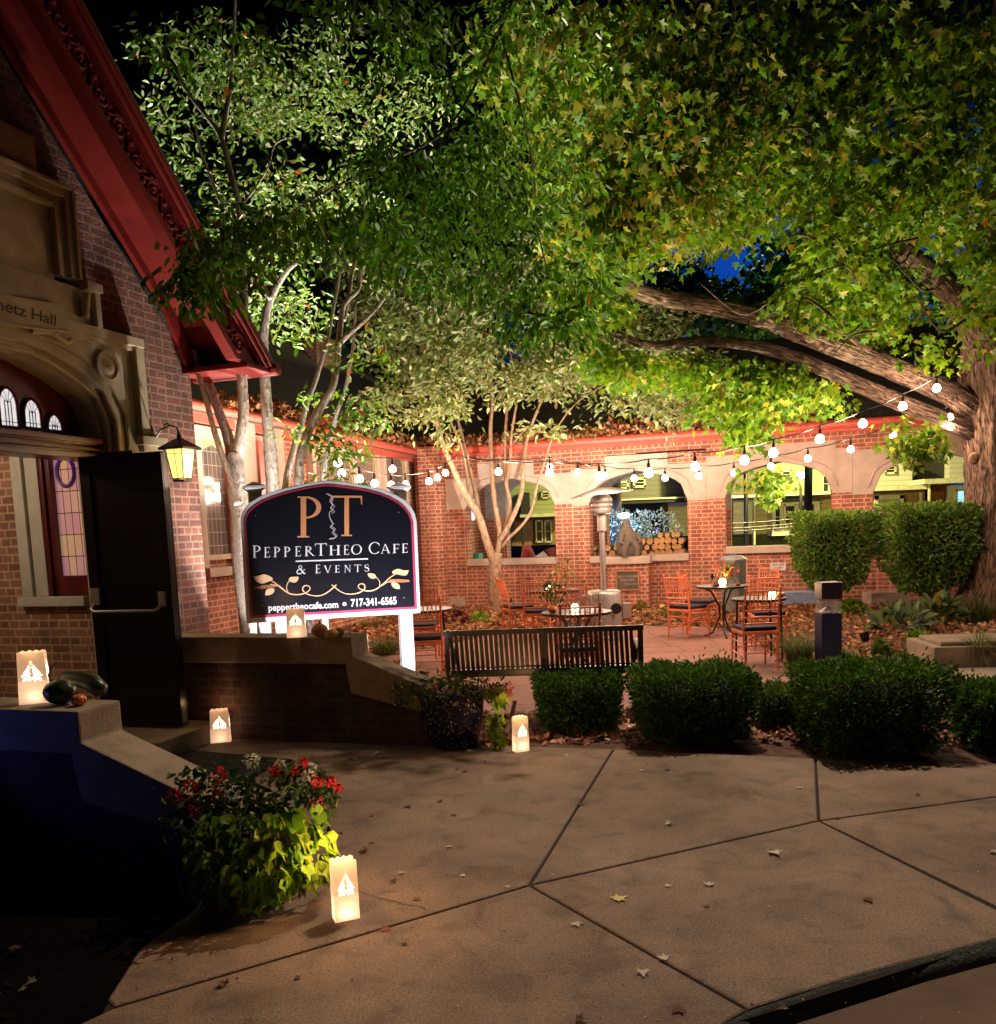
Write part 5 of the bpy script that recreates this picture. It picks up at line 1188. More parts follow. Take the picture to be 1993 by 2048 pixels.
for si, (lab, pts) in enumerate(STRINGS):
    W_ = [A(x, y, Y) for x, y, Y in pts]
    s = empty('string_light', W_[len(W_) // 2], lab, 'string lights', 'strands of garden string lights')
    m = MB(); full = []
    for i in range(len(W_) - 1):
        for t in np.linspace(0, 1, 5)[:-1]:
            p = W_[i] * (1 - t) + W_[i + 1] * t; p = p - [0, 0, .05 * 4 * t * (1 - t) * .5]; full.append(p)
    full.append(W_[-1]); m.tube(full, .009, 5); m.build('cord', BLACK, s)
    bi = [i for i in range(len(W_)) if i not in OFFB[si]]
    for i in bi:
        p = W_[i]
        m = MB(); m.lathe([(.012, 0), (.012, -.05), (.022, -.06), (.022, -.12), (0, -.12)], p, 8); k = m.build('socket', BLACK, s)
        m = MB(); m.lathe([(0, -.115), (.022, -.12), (.05, -.15), (.060, -.185), (.049, -.222), (0, -.24)], p, 12); m.build('bulb', BULB, s)
    for i in bi[::2] if si < 3 else []:
        p = W_[i]; point('bulb_light', p - [0, .0, .34], (96, 60, 56, 40, 40)[si], (1, .66, .49), s, .06)

# ------------------------------------------------------------------ chairs and tables
def make_chair(mat, dark=False):
    t = empty('chiavari_chair', (0, 0, 0))
    w, dp, hs, ht = .195, .20, .445, .92
    def o(m, nm, mt=mat, **k): return m.build(nm, mt, t, local=True, **k)
    for sx in (-1, 1):
        m = MB(); m.tube([(sx * w * .92, -dp - .03, 0), (sx * w * .95, -dp, .2), (sx * w, -dp + .01, hs), (sx * w, -dp - .03, .7), (sx * w, -dp - .09, ht)], [.012, .013, .015, .013, .012], 8)
        for z in (.12, .28, .6, .75, .86): m.ball((sx * w, -dp - (.0 if z < .5 else (z - .45) * .17), z), .018, 8, 4, (1, 1, .5))
        m.ball((sx * w, -dp - .093, ht + .01), .017, 8, 5); o(m, 'leg')
        m = MB(); m.tube([(sx * w * 1.02, dp + .02, 0), (sx * w, dp, .25), (sx * w * .98, dp - .01, hs)], [.011, .014, .015], 8)
        for z in (.1, .3): m.ball((sx * w, dp + .005, z), .018, 8, 4, (1, 1, .5))
        o(m, 'leg')
    m = MB(); m.box((0, 0, hs - .02), (w * 2 + .03, dp * 2 + .02, .035)); o(m, 'seat', bevel=.008)
    m = MB(); m.box((0, .005, hs + .022), (w * 2 + .0, dp * 2 - .01, .045)); o(m, 'cushion', CUSH, bevel=.018)
    m = MB()
    yb = lambda z: -dp + .01 - max(0, z - .45) * .20
    for z in (.895, .68, .60, .53): m.tube([(-w, yb(z), z), (0, yb(z) - .012, z), (w, yb(z), z)], .010, 8)
    for k in range(7):
        x = -w + 2 * w * (k + 1) / 8; m.tube([(x, yb(.68) - .008, .68), (x, yb(.895) - .008, .895)], .007, 6)
    o(m, 'backrest')
    m = MB()
    for z in (.16, .30): 
        for sx in (-1, 1): m.tube([(sx * w * .95, -dp, z), (sx * w, dp, z + .02)], .008, 6)
    for z, y in ((.22, dp), (.34, dp), (.2, -dp - .01), (.33, -dp)): m.tube([(-w, y, z), (w, y, z)], .008, 6)
    o(m, 'stretcher'); return t
protoA = make_chair(CHAIRM); protoD = make_chair(CHAIRD); index_children()
used = {}
def chair(x, Y, rz, label, proto=protoA):
    if id(proto) not in used: c = proto; used[id(proto)] = 1
    else: c = copy_tree(proto)
    p = XY(x, Y, .004); c.location = tuple(p); c.rotation_euler = (0, 0, R(rz)); tag(c, label, 'chair', 'wooden party chairs around the patio tables'); return c
# facing angle: 0 = facing away from the viewer (+Y)
chair(1373, 12.95, -52, 'orange chair with navy cushion at the left front of the wire-legged table, back to viewer')
chair(1398, 13.7, -120, 'orange chair behind the left front one, left of the pedestal table')
chair(1512, 14.0, 118, 'orange chair on the far right of the pedestal table, beside the metal bin')
chair(1535, 11.7, 172, 'orange chair facing the viewer behind the small tan-topped table')
chair(1508, 10.15, 3, 'orange chair nearest the bollard, its back to the viewer')
chair(1148, 9.05, 2, 'dark red chair directly behind the bench, back to viewer, at the near left table', protoD)
chair(1140, 10.9, 178, 'orange chair on the far side of the near left table')
chair(1030, 14.1, -75, 'orange chair seen side-on, leftmost at the far left table')
chair(1076, 13.2, -20, 'orange chair with its back to the viewer at the far left table')
chair(841, 10.5, 2, 'orange chair mostly hidden by the sign, in front of the white round table')
chair(835, 11.9, 176, 'orange chair on the far side of the white round table behind the sign')
chair(1400, 14.6, -150, 'orange chair hidden behind the others at the pedestal table, nearest the arcade') if 0 else None
def table(x, Y, r, label, top, legs='pedestal'):
    p = XY(x, Y, .004); t = empty('round_table', p, label, 'table', 'round bistro tables on the patio')
    m = MB(); m.lathe([(0, .725), (r, .725), (r, .74), (0, .742)], p, 36); m.build('table_top', top, t)
    m = MB(); m.lathe([(r - .004, .715), (r + .008, .72), (r + .008, .745), (r - .002, .7455)], p, 36); m.build('rim', BLACK, t)
    if legs == 'pedestal':
        for k in range(3):
            a = 2 * math.pi * k / 3 + .5; cs, sn = math.cos(a), math.sin(a)
            m = MB(); m.tube([p + [cs * r * .8, sn * r * .8, .715], p + [cs * r * .45, sn * r * .45, .66], p + [cs * .05, sn * .05, .45], p + [cs * .035, sn * .035, .3], p + [cs * r * .4, sn * r * .4, .06], p + [cs * r * .75, sn * r * .75, .0]], .013, 8); m.build('leg', BLACK, t)
    else:
        for k in range(4):
            a = math.pi / 4 + math.pi / 2 * k; cs, sn = math.cos(a), math.sin(a)
            m = MB(); m.tube([p + [cs * r * .9, sn * r * .9, .72], p + [cs * r * .98, sn * r * .98, 0]], .014, 8); m.build('leg', BLACK, t)
    return p
T1 = table(1148, 9.95, .385, 'dark round table behind the bench with pumpkin, greenery and lit candle', TAND)
T2 = table(1104, 13.5, .375, 'dark round table at the far left set with glasses and a candle', TAND)
T3 = table(1443, 13.0, .365, 'round wire pedestal table with candle and orange flower between the right hand chairs', TAND)
T4 = table(1516, 10.75, .315, 'tan topped round table with straight black legs nearest the bollard', TAN, 'four')
T5 = table(838, 11.1, .36, 'white topped round table half hidden behind the cafe sign', plain('pale_table_top', (.6, .5, .42), rough=.5), 'four')
CAND = emit('candle_globe_glow', (1, .62, .34), 9)
def candle(p, r, label, light=4):
    c = empty('candle_lamp', p, label, 'candle', 'lit candle globes on the patio tables')
    m = MB(); m.lathe([(r * .6, 0), (r, r * .6), (r * .95, r * 1.3), (r * .6, r * 1.9)], p, 14); m.build('globe', CAND, c)
    m = MB(); m.lathe([(r * .62, -.0), (r * .66, .008), (0, .009)], p, 12); m.build('base', BLACK, c)
    point('candle_glow', np.array(p) + [0, 0, r * 2.2 + .04], light, (1, .55, .28), c, .03)
def onT(T, dx, dy): return T + np.array([dx, dy, .745])
candle(onT(T1, -.02, -.04), .045, 'lit candle globe on the near left table behind the bench')
candle(onT(T2, -.08, -.02), .05, 'lit candle globe on the far left table')
candle(onT(T3, 0, -.02), .055, 'bright lit candle jar on the wire pedestal table')
candle(onT(T4, .14, -.1), .048, 'lit candle globe on the tan topped table')
GL = glass('drinking_glass_surface'); WINE = plain('plum_napkin', (.12, .015, .03), rough=.8)
GLS = [(T1, .22, .05), (T1, .27, -.04), (T1, -.2, .12), (T1, .05, .2), (T2, -.22, 0), (T2, -.14, .1), (T2, .02, .14), (T3, -.16, -.05), (T3, -.1, .12), (T3, .14, .04), (T3, .2, -.06), (T1, .14, .12)]
names_T = {id(T1): 'near left table', id(T2): 'far left table', id(T3): 'wire pedestal table'}
GPL = ['at the right edge', 'nearest the right edge in front', 'at the back left', 'at the very back', 'at the left edge', 'behind the left one', 'just behind the candle', 'left of the candle', 'behind and left of the candle', 'close right of the candle', 'furthest right', 'between candle and right edge']
for i, (T, dx, dy) in enumerate(GLS):
    p = onT(T, dx, dy); g = empty('wine_glass', p, 'stemmed glass ' + GPL[i] + ' of the ' + names_T[id(T)] if 'candle' not in GPL[i] else 'stemmed glass ' + GPL[i] + ' on the ' + names_T[id(T)], 'glass', 'glasses on the ' + names_T[id(T)])
    m = MB(); m.lathe([(.032, 0), (.006, .006), (.004, .07), (.028, .095), (.036, .13), (.030, .175), (.028, .175), (.034, .13), (.026, .098), (0, .078)], p, 14); m.build('bowl', GL, g)
def pumpkin(p, r, label, mat=ORANGE, sc=(1, 1, .78), name='pumpkin', rib=7, stem=True, cat='pumpkin'):
    q = empty(name, p, label, cat); m = MB(); m.ball((p[0], p[1], p[2] + r * sc[2]), r, 28, 12, sc, rib, .10); m.build('rind', mat, q)
    if stem: m = MB(); z = p[2] + 2 * r * sc[2]; m.tube([(p[0], p[1], z - r * .15), (p[0] + r * .05, p[1], z + r * .25), (p[0] + r * .25, p[1], z + r * .45)], [r * .16, r * .10, r * .07], 7); m.build('stem', STEM, q)
    return q
pumpkin(onT(T1, -.27, -.06), .055, 'little orange pumpkin on the near left table'); pumpkin(onT(T2, .1, -.05), .045, 'small squash and pumpkin on the far left table', sc=(1.5, 1, .6)); pumpkin(onT(T4, .23, -.1), .045, 'little orange pumpkin beside the candle on the tan topped table', sc=(1.3, 1, .75))
def bouquet(p, hgt, n, cols, w, label, sc=.12, name='flower_arrangement'):
    b_ = empty(name, p, label, 'flowers')
    m = MB(); m.lathe([(.025, 0), (.035, .04), (.03, .08), (.02, .085)], p, 12); m.build('vase', GL, b_)
    P_ = np.array(p) + rnd(n) * [sc * .5, sc * .5, hgt * .22] + [0, 0, .1 + hgt * .45]
    leaves('greenery', P_, rnd(n) + [0, 0, .8], rnd(n) + [0, -1, .3], RNG.uniform(.04, .09, n), OVATE, tints(n, cols, w), LEAF, b_)
    m = MB(); 
    for k in range(6): a = random.uniform(0, 6.3); m.tube([p, np.array(p) + [sc * .3 * math.cos(a), sc * .3 * math.sin(a), hgt * .6]], .003, 4)
    m.build('stem', STEM, b_); return b_
bouquet(onT(T1, -.24, .1), .28, 90, GREEN + [(.6, .25, .2)], [3, 3, 3, 1], 'tall green and pink flower arrangement on the near left table')
bouquet(onT(T2, .18, .05), .34, 80, [(.12, .2, .06), (.7, .16, .04), (.3, .3, .2)], [3, 2, 1], 'green and orange flower arrangement at right of the far left table', .15)
bouquet(onT(T3, .08, .06), .26, 60, [(.75, .10, .03), (.8, .45, .1), (.1, .2, .05)], [3, 2, 2], 'orange and red bloom on the wire pedestal table', .12)
m = MB(); p = onT(T3, -.1, -.1); m.lathe([(.03, 0), (.045, .02), (.03, .05), (0, .06)], p, 10); m.lathe([(.03, 0), (.04, .02), (0, .05)], onT(T3, .2, -.12), 10); tag(m.build('napkin', WINE, None, loc=p), 'plum napkins folded on the wire pedestal table', 'napkin')

# ------------------------------------------------------------------ patio heater
hp_ = XY(1204, 13.2, .004); ht = empty('patio_heater', hp_, 'tall stainless patio heater with wide tilted hood', 'patio heater')
m = MB(); m.lathe([(.27, 0), (.27, .06), (.255, .07), (.255, .68), (.235, .72), (.20, .735), (0, .735)], hp_, 32); m.build('tank_housing', STEEL, ht)
m = MB(); m.tube([hp_ + [-.24, -.02, .66], hp_ + [-.33, -.02, .655], hp_ + [-.34, -.02, .55]], .025, 8); m.box(hp_ + [.33, 0, .42], (.12, .1, .22)); m.build('control_box', STEEL, ht)
m = MB(); m.lathe([(.02, .0), (.075, .0), (.08, .02), (.05, .03), (.02, .02)], hp_ + [.14, -.265, .48], 18, (np.array([1., 0, 0]), np.array([0, 0, 1.]), np.array([0, -1., 0]))); m.build('wheel', BLACK, ht)
m = MB(); m.lathe([(.042, .73), (.042, 1.6), (.07, 1.6), (.07, 1.83), (.04, 1.84)], hp_, 16); m.build('pole', STEEL, ht)
m = MB(); m.lathe([(.12, 1.84), (.15, 1.87), (.15, 1.92), (.135, 1.93), (.155, 1.95), (.155, 1.985), (.14, 2.0), (.158, 2.02), (.155, 2.06), (.13, 2.10), (.12, 2.12)], hp_, 24); m.build('burner', STEEL, ht)
tx = R(-6); X = np.array([math.cos(tx), 0, -math.sin(tx)]); Z = np.array([math.sin(tx), 0, math.cos(tx)])
m = MB(); m.lathe([(.0, .10), (.18, .075), (.46, .0), (.46, -.010), (.18, .06), (0, .08)], hp_ + [0.0, 0, 2.13], 40, (X, np.array([0, 1., 0]), Z)); m.build('hood', STEEL, ht)

# ------------------------------------------------------------------ bench
bL, bR = XY(878, 7.62)[:2], XY(1280, 7.50)[:2]; BP_ = Plane(bL, bR); bn = empty('garden_bench', BP_.P(BP_.L / 2, .008), 'dark slatted metal bench seen from behind on the patio edge', 'bench')
Lb = BP_.L; zt_, zb_ = .85, .475
m = MB(); nS = 37
for i in range(nS):
    u0 = .055 + (Lb - .11) * i / nS; m.pl(BP_, [(u0, zb_ + .02), (u0 + .0300, zb_ + .02), (u0 + .0300 - .012, zt_ - .03), (u0 - .012, zt_ - .03)], -.010, -.004)
m.build('back_slat', BENCHM, bn)
m = MB(); m.rect(BP_, -.01, Lb + .01, zt_ - .045, zt_, -.02, .02); m.rect(BP_, .03, Lb - .03, zb_ - .02, zb_ + .03, -.018, .0); m.rect(BP_, .03, Lb - .03, zb_ + .045, zb_ + .058, -.02, .002)
for u in (0, Lb / 2, Lb - .04): m.rect(BP_, u, u + .045, zb_ - .05, zt_ - .02, -.022, .016)
m.build('back_frame', BENCHM, bn, bevel=.006)
m = MB()
for i in range(9): m.rect(BP_, .03, Lb - .03, .43, .445, -.12 - i * .052, -.082 - i * .052)
m.build('seat', BENCHM, bn)
for u in (.0, Lb - .045):
    m = MB(); m.tube([BP_.P(u + .02, .64, .0), BP_.P(u + .02, .68, -.15), BP_.P(u + .02, .66, -.45), BP_.P(u + .02, .58, -.53), BP_.P(u + .02, .47, -.5), BP_.P(u + .02, .43, -.3)], .028, 8); m.build('armrest', BENCHM, bn)
for u in (.0, Lb / 2, Lb - .045):
    for d0 in (-.02, -.52):
        m = MB(); m.rect(BP_, u, u + .045, .008, .46, d0 - .04, d0); m.build('leg', BENCHM, bn, bevel=.005)

CLEAR, n_, b_ = newmat('clear_collar'); b_.inputs['Alpha'].default_value = .22; b_.inputs['Roughness'].default_value = .05
# ------------------------------------------------------------------ bollard, bin, plinth, small signs
bp_ = XY(1657, 9.75, -.01); bo = empty('bollard_light', bp_, 'dark blue square bollard light with clear glass collar', 'bollard')
z_ = HCAM
m = MB(); m.box(bp_ + [0, 0, .33], (.22, .22, .66)); m.build('post', plain('navy_post_paint', (.01, .014, .05), rough=.4, var=.1), bo, bevel=.006)
m = MB(); m.box(bp_ + [0, 0, .895], (.22, .22, .17)); m.box(bp_ + [0, 0, .985], (.225, .225, .012)); m.build('cap', plain('bollard_cap_paint', (.02, .012, .018), rough=.4), bo, bevel=.004)
m = MB(); m.box(bp_ + [0, 0, .735], (.205, .205, .145)); m.build('glass_collar', CLEAR, bo)
m = MB(); m.lathe([(.10, .665), (.03, .72), (.035, .76), (.07, .81)], bp_, 20); m.build('reflector', STEEL, bo)
gb = XY(1465, 16.6, 0); tc_ = empty('metal_bin', gb, 'galvanised metal trash bin with lid beside the brick pier', 'bin')
zt_ = A(1465, 1112, 16.6)[2]
m = MB(); m.lathe([(.20, 0), (.235, zt_ - .12), (.24, zt_ - .08)], gb, 28)
for k in range(14): a = 2 * math.pi * k / 14; m.tube([gb + [.2 * math.cos(a), .2 * math.sin(a), .05], gb + [.235 * math.cos(a), .235 * math.sin(a), zt_ - .15]], .009, 4)
m.build('bin_body', GALV, tc_); m = MB(); m.lathe([(.255, zt_ - .1), (.255, zt_ - .06), (.17, zt_ - .0), (.04, zt_ + .02), (0, zt_ + .02)], gb, 28); m.tube([gb + [-.05, 0, zt_ + .01], gb + [-.04, 0, zt_ + .06], gb + [.04, 0, zt_ + .06], gb + [.05, 0, zt_ + .01]], .008, 6); m.build('lid', GALV, tc_)
m = MB(); c = gb + [-.13, -.2, zt_ - .28]; m.box(c, (.16, .05, .22)); tag(m.build('black_bag', BLACK, None, bevel=.02, loc=c), 'black bag hanging on the front of the metal bin', 'bag')
a_, z1q = CP.hit(1541, 1126, .01); b_, z0q = CP.hit(1572, 1141, .01)
ws = empty('wall_sign', CP.P(a_, z0q, 0), 'small white notice on the brick wall beneath the third arch', 'sign')
m = MB(); m.rect(CP, a_, b_, z0q, z1q, -.02, .008); m.build('notice_board', WB, ws)
m = MB(); text_px(m, 'PLEASE KEEP', 1545, 1132, 1568, 1131, 4, CP, .010, bold=.01); text_px(m, 'OFF THE PLANTS', 1547, 1138, 1567, 1137, 3.5, CP, .010, bold=.01)
m.build('notice_text', BLACK, ws)
# low concrete benches near the arcade
for (x0, x1, y, Y, lab, mt) in ((1560, 1640, 1186, 17.3, 'bluish lit low stone bench under the third arch', plain('blue_lit_stone', (.30, .38, .60), rough=.6)), (1745, 1825, 1184, 16.4, 'low tiled stone bench under the fourth arch beside the hedge', STONE_C)):  # blue light on the first bench is put into its base colour
    p0, p1 = XY(x0, Y), XY(x1, Y - .1); m = MB(); m.prism([(p0[0], p0[1], 0), (p1[0], p1[1], 0), (p1[0], p1[1] + .45, 0), (p0[0], p0[1] + .45, 0)], (0, 0, .25)); b_ = m.build('stone_bench', mt, None, bevel=.01, loc=((p0 + p1) / 2)); tag(b_, lab, 'bench')
pA, pB = G(1868, 1335), G(2080, 1330)
m = MB(); u_ = (pB - pA)[:2]; u_ /= np.linalg.norm(u_); w_ = np.array([-u_[1], u_[0]])
def qd(a, b_, c, d): return [(*(pA[:2] + u_ * x + w_ * y),) for x, y in ((a, c), (b_, c), (b_, d), (a, d))]
st_ = empty('stone_plinth', (pA[0] + .5, pA[1] + .3, 0), 'low stepped stone slab with leaves on it beside the path at right', 'plinth')
m = MB(); m.prism([(x, y, -.02) for x, y in qd(0, 1.6, 0, .85)], (0, 0, .24)); m.build('stone_base', CONC_W, st_, bevel=.012)
m = MB(); m.prism([(x, y, .22) for x, y in qd(.10, 1.5, .09, .76)], (0, 0, .045)); m.build('stone_top', CONC_W, st_, bevel=.015)

# ------------------------------------------------------------------ luminary bags
def paper(name, em, tr_=.6):
    m, n, b = newmat(name); b.inputs['Base Color'].default_value = (.82, .74, .68, 1); b.inputs['Roughness'].default_value = .9
    b.inputs['Emission Color'].default_value = (1, .62, .40, 1); b.inputs['Emission Strength'].default_value = em
    t = N(n, 'ShaderNodeBsdfTranslucent'); t.inputs[0].default_value = (.95, .82, .70, 1); s = N(n, 'ShaderNodeMixShader'); s.inputs[0].default_value = tr_
    no = N(n, 'ShaderNodeTexNoise'); no.inputs['Scale'].default_value = 35; tc_ = N(n, 'ShaderNodeTexCoord'); n.links.new(tc_.outputs['Object'], no.inputs[0])
    bp = N(n, 'ShaderNodeBump'); bp.inputs['Strength'].default_value = .5; bp.inputs['Distance'].default_value = .004; n.links.new(no.outputs[0], bp.inputs['Height']); n.links.new(bp.outputs[0], b.inputs['Normal']); n.links.new(bp.outputs[0], t.inputs['Normal'])
    n.links.new(b.outputs[0], s.inputs[1]); n.links.new(t.outputs[0], s.inputs[2]); n.links.new(s.outputs[0], n.nodes['Material Output'].inputs[0]); return m
PAPER = paper('tissue_paper', .05, .30); PAPERB = paper('folded_paper', .25, .6); CUT = emit('cutout_glow', (1, .80, .56), 4)
INNER = emit('lit_paper_inner', (1, .66, .42), 1.0)
def bag(p, w, hgt, rz, label, cut=1.0, taper=.86, light=1.6):
    p = np.array(p, float); b_ = empty('luminary_bag', p, label, 'luminary', 'glowing white paper luminary bags')
    a = R(rz); X = np.array([math.cos(a), math.sin(a), 0]); Y_ = np.array([-math.sin(a), math.cos(a), 0]); d = w * .62
    Zs = [0, hgt * .45, hgt]; ws_ = [1, (1 + taper) / 2, taper]
    def corner(i, k, grow=0):
        sx, sy = ((-1, -1), (1, -1), (1, 1), (-1, 1))[i % 4]; f = ws_[k]
        return p + X * sx * (w / 2 * f + grow) + Y_ * sy * (d / 2 * (f if k == 0 else f * 1.05) + grow) + [0, 0, Zs[k]]
    m = MB(); vs = [corner(i, k) for k in (0, 1) for i in range(4)]; m.add(vs, [(i, (i + 1) % 4, 4 + (i + 1) % 4, 4 + i) for i in range(4)] + [(0, 3, 2, 1)]); m.build('bag_base', PAPERB, b_)
    m = MB(); n = 9                       # upper body with scalloped rim and a soft gusset crease
    lo = []; hi = []
    for i in range(4):
        for t in np.linspace(0, 1, n)[:-1]:
            cr = (1 - abs(2 * t - 1)) * .006 * (-1 if i % 2 else 1)
            nrm = (X if i == 1 else -X if i == 3 else (-Y_ if i == 0 else Y_))
            lo.append(corner(i, 1) * (1 - t) + corner(i + 1, 1) * t + nrm * cr * .3); hi.append(corner(i, 2) * (1 - t) + corner(i + 1, 2) * t + nrm * cr * (2 if i % 2 else 1) + [0, 0, .004 * (1 if int(t * 8) % 2 else -1)])
    N_ = len(lo); m.add(lo + hi, [(i, (i + 1) % N_, N_ + (i + 1) % N_, N_ + i) for i in range(N_)]); m.build('bag_body', PAPER, b_)
    # cut-out tree motif on two faces
    m = MB()
    for face in (0, 1):
        o0 = corner(face, 1, .0012) * .5 + corner(face + 1, 1, .0012) * .5; U_ = X if face == 0 else Y_; ww = (w if face == 0 else d) * .36
        nf = -Y_ if face == 0 else X
        up = (corner(face, 2) + corner(face + 1, 2)) / 2 - (corner(face, 1) + corner(face + 1, 1)) / 2; up /= np.linalg.norm(up)
        H = hgt * .34 * cut; kk = 0
        def lf(cx, cy, rx, ry, an):
            global kz; kz[0] += 1; o_ = o0 + nf * (.0012 + .0002 * (kz[0] % 10)); pts = []
            for t in np.linspace(0, 2 * math.pi, 9)[:-1]:
                x_, y_ = rx * math.cos(t), ry * math.sin(t) * (1 - .5 * abs(math.cos(t))); pts.append(o_ + U_ * (cx + x_ * math.cos(an) - y_ * math.sin(an)) + up * (cy + x_ * math.sin(an) + y_ * math.cos(an)))
            m.add(pts, [tuple(range(8))])
        for j in range(5):
            y0 = H * (.30 + .15 * j); s_ = 1 - .2 * j
            for q in (-1, 1): lf(q * ww * .42 * s_, y0 + H * .05, ww * .34 * s_ + ww * .06, H * .055, q * .75 if q > 0 else math.pi - .75)
            for q in (-1, 1): lf(q * ww * .80 * s_, y0 - H * .03 * j, ww * .13, H * .05, q * .3)
        lf(0, H * 1.08, ww * .13, H * .07, 1.57)
        for q in (-.55, -.2, .2, .55): lf(q * ww, H * .15, ww * .16, H * .12, 1.3 * (1 if q > 0 else -1)); lf(q * ww * 1.3, H * .04, ww * .14, H * .05, 0)
    m.build('cutout_motif', CUT, b_)
    m = MB(); m.lathe([(.018, .002), (.018, hgt * .10), (0, hgt * .10)], p, 12); m.build('tea_light', CUT, b_)
    point('candle_flame', p + [0, 0, hgt * .13], 4.5, (1, .68, .46), b_, .012); point('candle_glow', p + [0, 0, hgt + .05], light, (1, .55, .24), b_, .03); return b_
def bagat(x, y, z, wpx, hpx, rz, label, **k):
    p = G(x, y, z); s = p[1] / 1800; return bag(p, wpx * s * .92, hpx * s, rz, label, **k)
bagat(692, 1836, .002, 56, 126, 22, 'lit paper luminary bag with lace rim on the open pavement, nearest the viewer', taper=.97, light=15)
bagat(442, 1483, .165 if 0 else .002, 44, 66, 14, 'lit paper luminary bag at the foot of the concrete step', light=.8)
bagat(1042, 1502, .0, 33, 72, 24, 'lit paper luminary bag standing by the left hedge near the checked flowerpot', taper=.9, light=4)
bagat(594, 1274, .88, 42, 57, 8, 'lit paper luminary bag on the far coping in front of the sign', light=.6)
bagat(72, 1405, .88, 62, 104, 18, 'lit paper luminary bag on the near coping at the left edge', light=1.0)

# gourds
pumpkin(G(640, 1275, .88), .068, 'tan pumpkin with pointed stem on the far coping beside the luminary', TANG, (1, 1, .85))
pumpkin(G(664, 1276, .88), .045, 'yellow crooked gourd leaning on the tan pumpkin', YELG, (1.3, .9, .75), 'gourd', 5, False, 'gourd')
pumpkin(G(680, 1274, .88), .038, 'small mottled green gourd at the end of the far coping', plain('mottled_gourd', (.16, .12, .03), rough=.5), (1, .8, 1), 'gourd', 5, False, 'gourd')
g_ = empty('squash', G(122, 1408, .88), 'large dark green squash with curled stem on the near coping', 'squash'); p = G(122, 1410, .88)
m = MB(); m.ball(p + [-.0, 0, .068], .072, 24, 10, (1.2, .9, .92), 8, .07); m.build('rind', DKG, g_); m = MB(); m.tube([p + [-.04, 0, .12], p + [-.05, 0, .16], p + [-.03, 0, .2], p + [.0, 0, .225]], [.008, .005, .004, .003], 6); m.build('stem', STEM, g_)
g_ = empty('squash', G(160, 1400, .88), 'long dark squash with pale tip lying behind the orange pumpkin', 'squash'); p = G(165, 1398, .88)
m = MB(); m.tube([p + [-.12, .05, .115], p + [-.04, .06, .10], p + [.04, .05, .075], p + [.09, .02, .04], p + [.10, .0, .03]], [.03, .045, .05, .045, .02], 12); m.build('rind', DKG, g_)
pumpkin(G(158, 1412, .88), .04, 'little orange pumpkin among the dark squashes', ORANGE, (1, 1, .78))

# ------------------------------------------------------------------ flower planters
LIME = [(.14, .26, .015), (.22, .33, .03), (.08, .20, .015)]
def planter(c, r, hgt, name, label, potmat, gpot=None):
    p = np.array(c, float); t = empty(name, p, label, 'planter'); m = MB()
    m.lathe([(r * .72, 0), (r * .8, .02), (r * 1.0, hgt * .55), (r * 1.02, hgt * .85), (r * 1.06, hgt * .9), (r * 1.06, hgt), (r * .95, hgt), (r * .93, hgt * .9), (0, hgt * .9)], p, 40); m.build('pot', potmat, t); return t
c1 = G(520, 1792, 0); c1[2] = .0
pt = planter(c1, .20, .38, 'flower_planter', 'near planter with red and white flowers and trailing lime leaves', plain('dark_glazed_pot', (.012, .008, .010), rough=.25))
n = 520; a = RNG.uniform(0, 6.283, n); rr = RNG.uniform(.0, .34, n) ** .9; P_ = np.stack([c1[0] + rr * np.cos(a) * 1.1 - .02, c1[1] + rr * np.sin(a), .50 + RNG.normal(0, .07, n) - rr * .25], 1)
leaves('green_leaf', P_, rnd(n) + [0, -.3, .2], rnd(n) * .6 + [0, -.5, 1], RNG.uniform(.035, .07, n), OVATE, tints(n, [(.02, .045, .012), (.05, .08, .02)], [2, 1]), LEAF, pt)
n = 330                                  # cascade towards the viewer: overlapping rows of big leaves
tt = RNG.uniform(0, 1, n) ** .9; ang = RNG.uniform(-2.5, -.35, n) + .1; rad = .24 + .09 * np.sin(tt * 2.6) + RNG.normal(0, .012, n) + .04 * (1 - tt)
P_ = np.stack([c1[0] + .03 + rad * np.cos(ang) * 1.0, c1[1] + rad * np.sin(ang), .50 - tt * .40], 1); outw = np.stack([np.cos(ang), np.sin(ang), np.zeros(n)], 1)
side_t = (np.cos(ang) * .5 + .5)[:, None]
col = tints(n, LIME, [2, 2, 1], .2)
leaves('trailing_leaf', P_, outw * .45 + [0, 0, -1] + rnd(n) * .35, outw + rnd(n) * .6 + [0, 0, .5], RNG.uniform(.045, .105, n), BROAD, col, LEAF, pt)
m = MB()
for k in range(14):
    a_ = random.uniform(-2.2, -.3); m.tube([c1 + [.1 * math.cos(a_), .1 * math.sin(a_), .42], c1 + [.24 * math.cos(a_), .24 * math.sin(a_), .42], c1 + [.26 * math.cos(a_), .26 * math.sin(a_), .1]], .004, 5)
m.build('stem', plain('green_stem', (.08, .14, .02)), pt)
def bloom(parent, c, r, n, cols, name, size=.03):
    d = rnd(n); d /= np.linalg.norm(d, axis=1, keepdims=True); P_ = np.array(c) + d * r * RNG.uniform(.6, 1, (n, 1))
    leaves(name, P_, d + rnd(n) * .4, rnd(n) + d, RNG.uniform(.7, 1.2, n) * size, BROAD, tints(n, cols, [1] * len(cols), .2), PETAL, parent)
REDF = [(.55, .012, .008), (.40, .008, .008)]; WHF = [(.62, .62, .55), (.5, .52, .45)]
def pxat(x, y, Y): return A(x, y, Y)
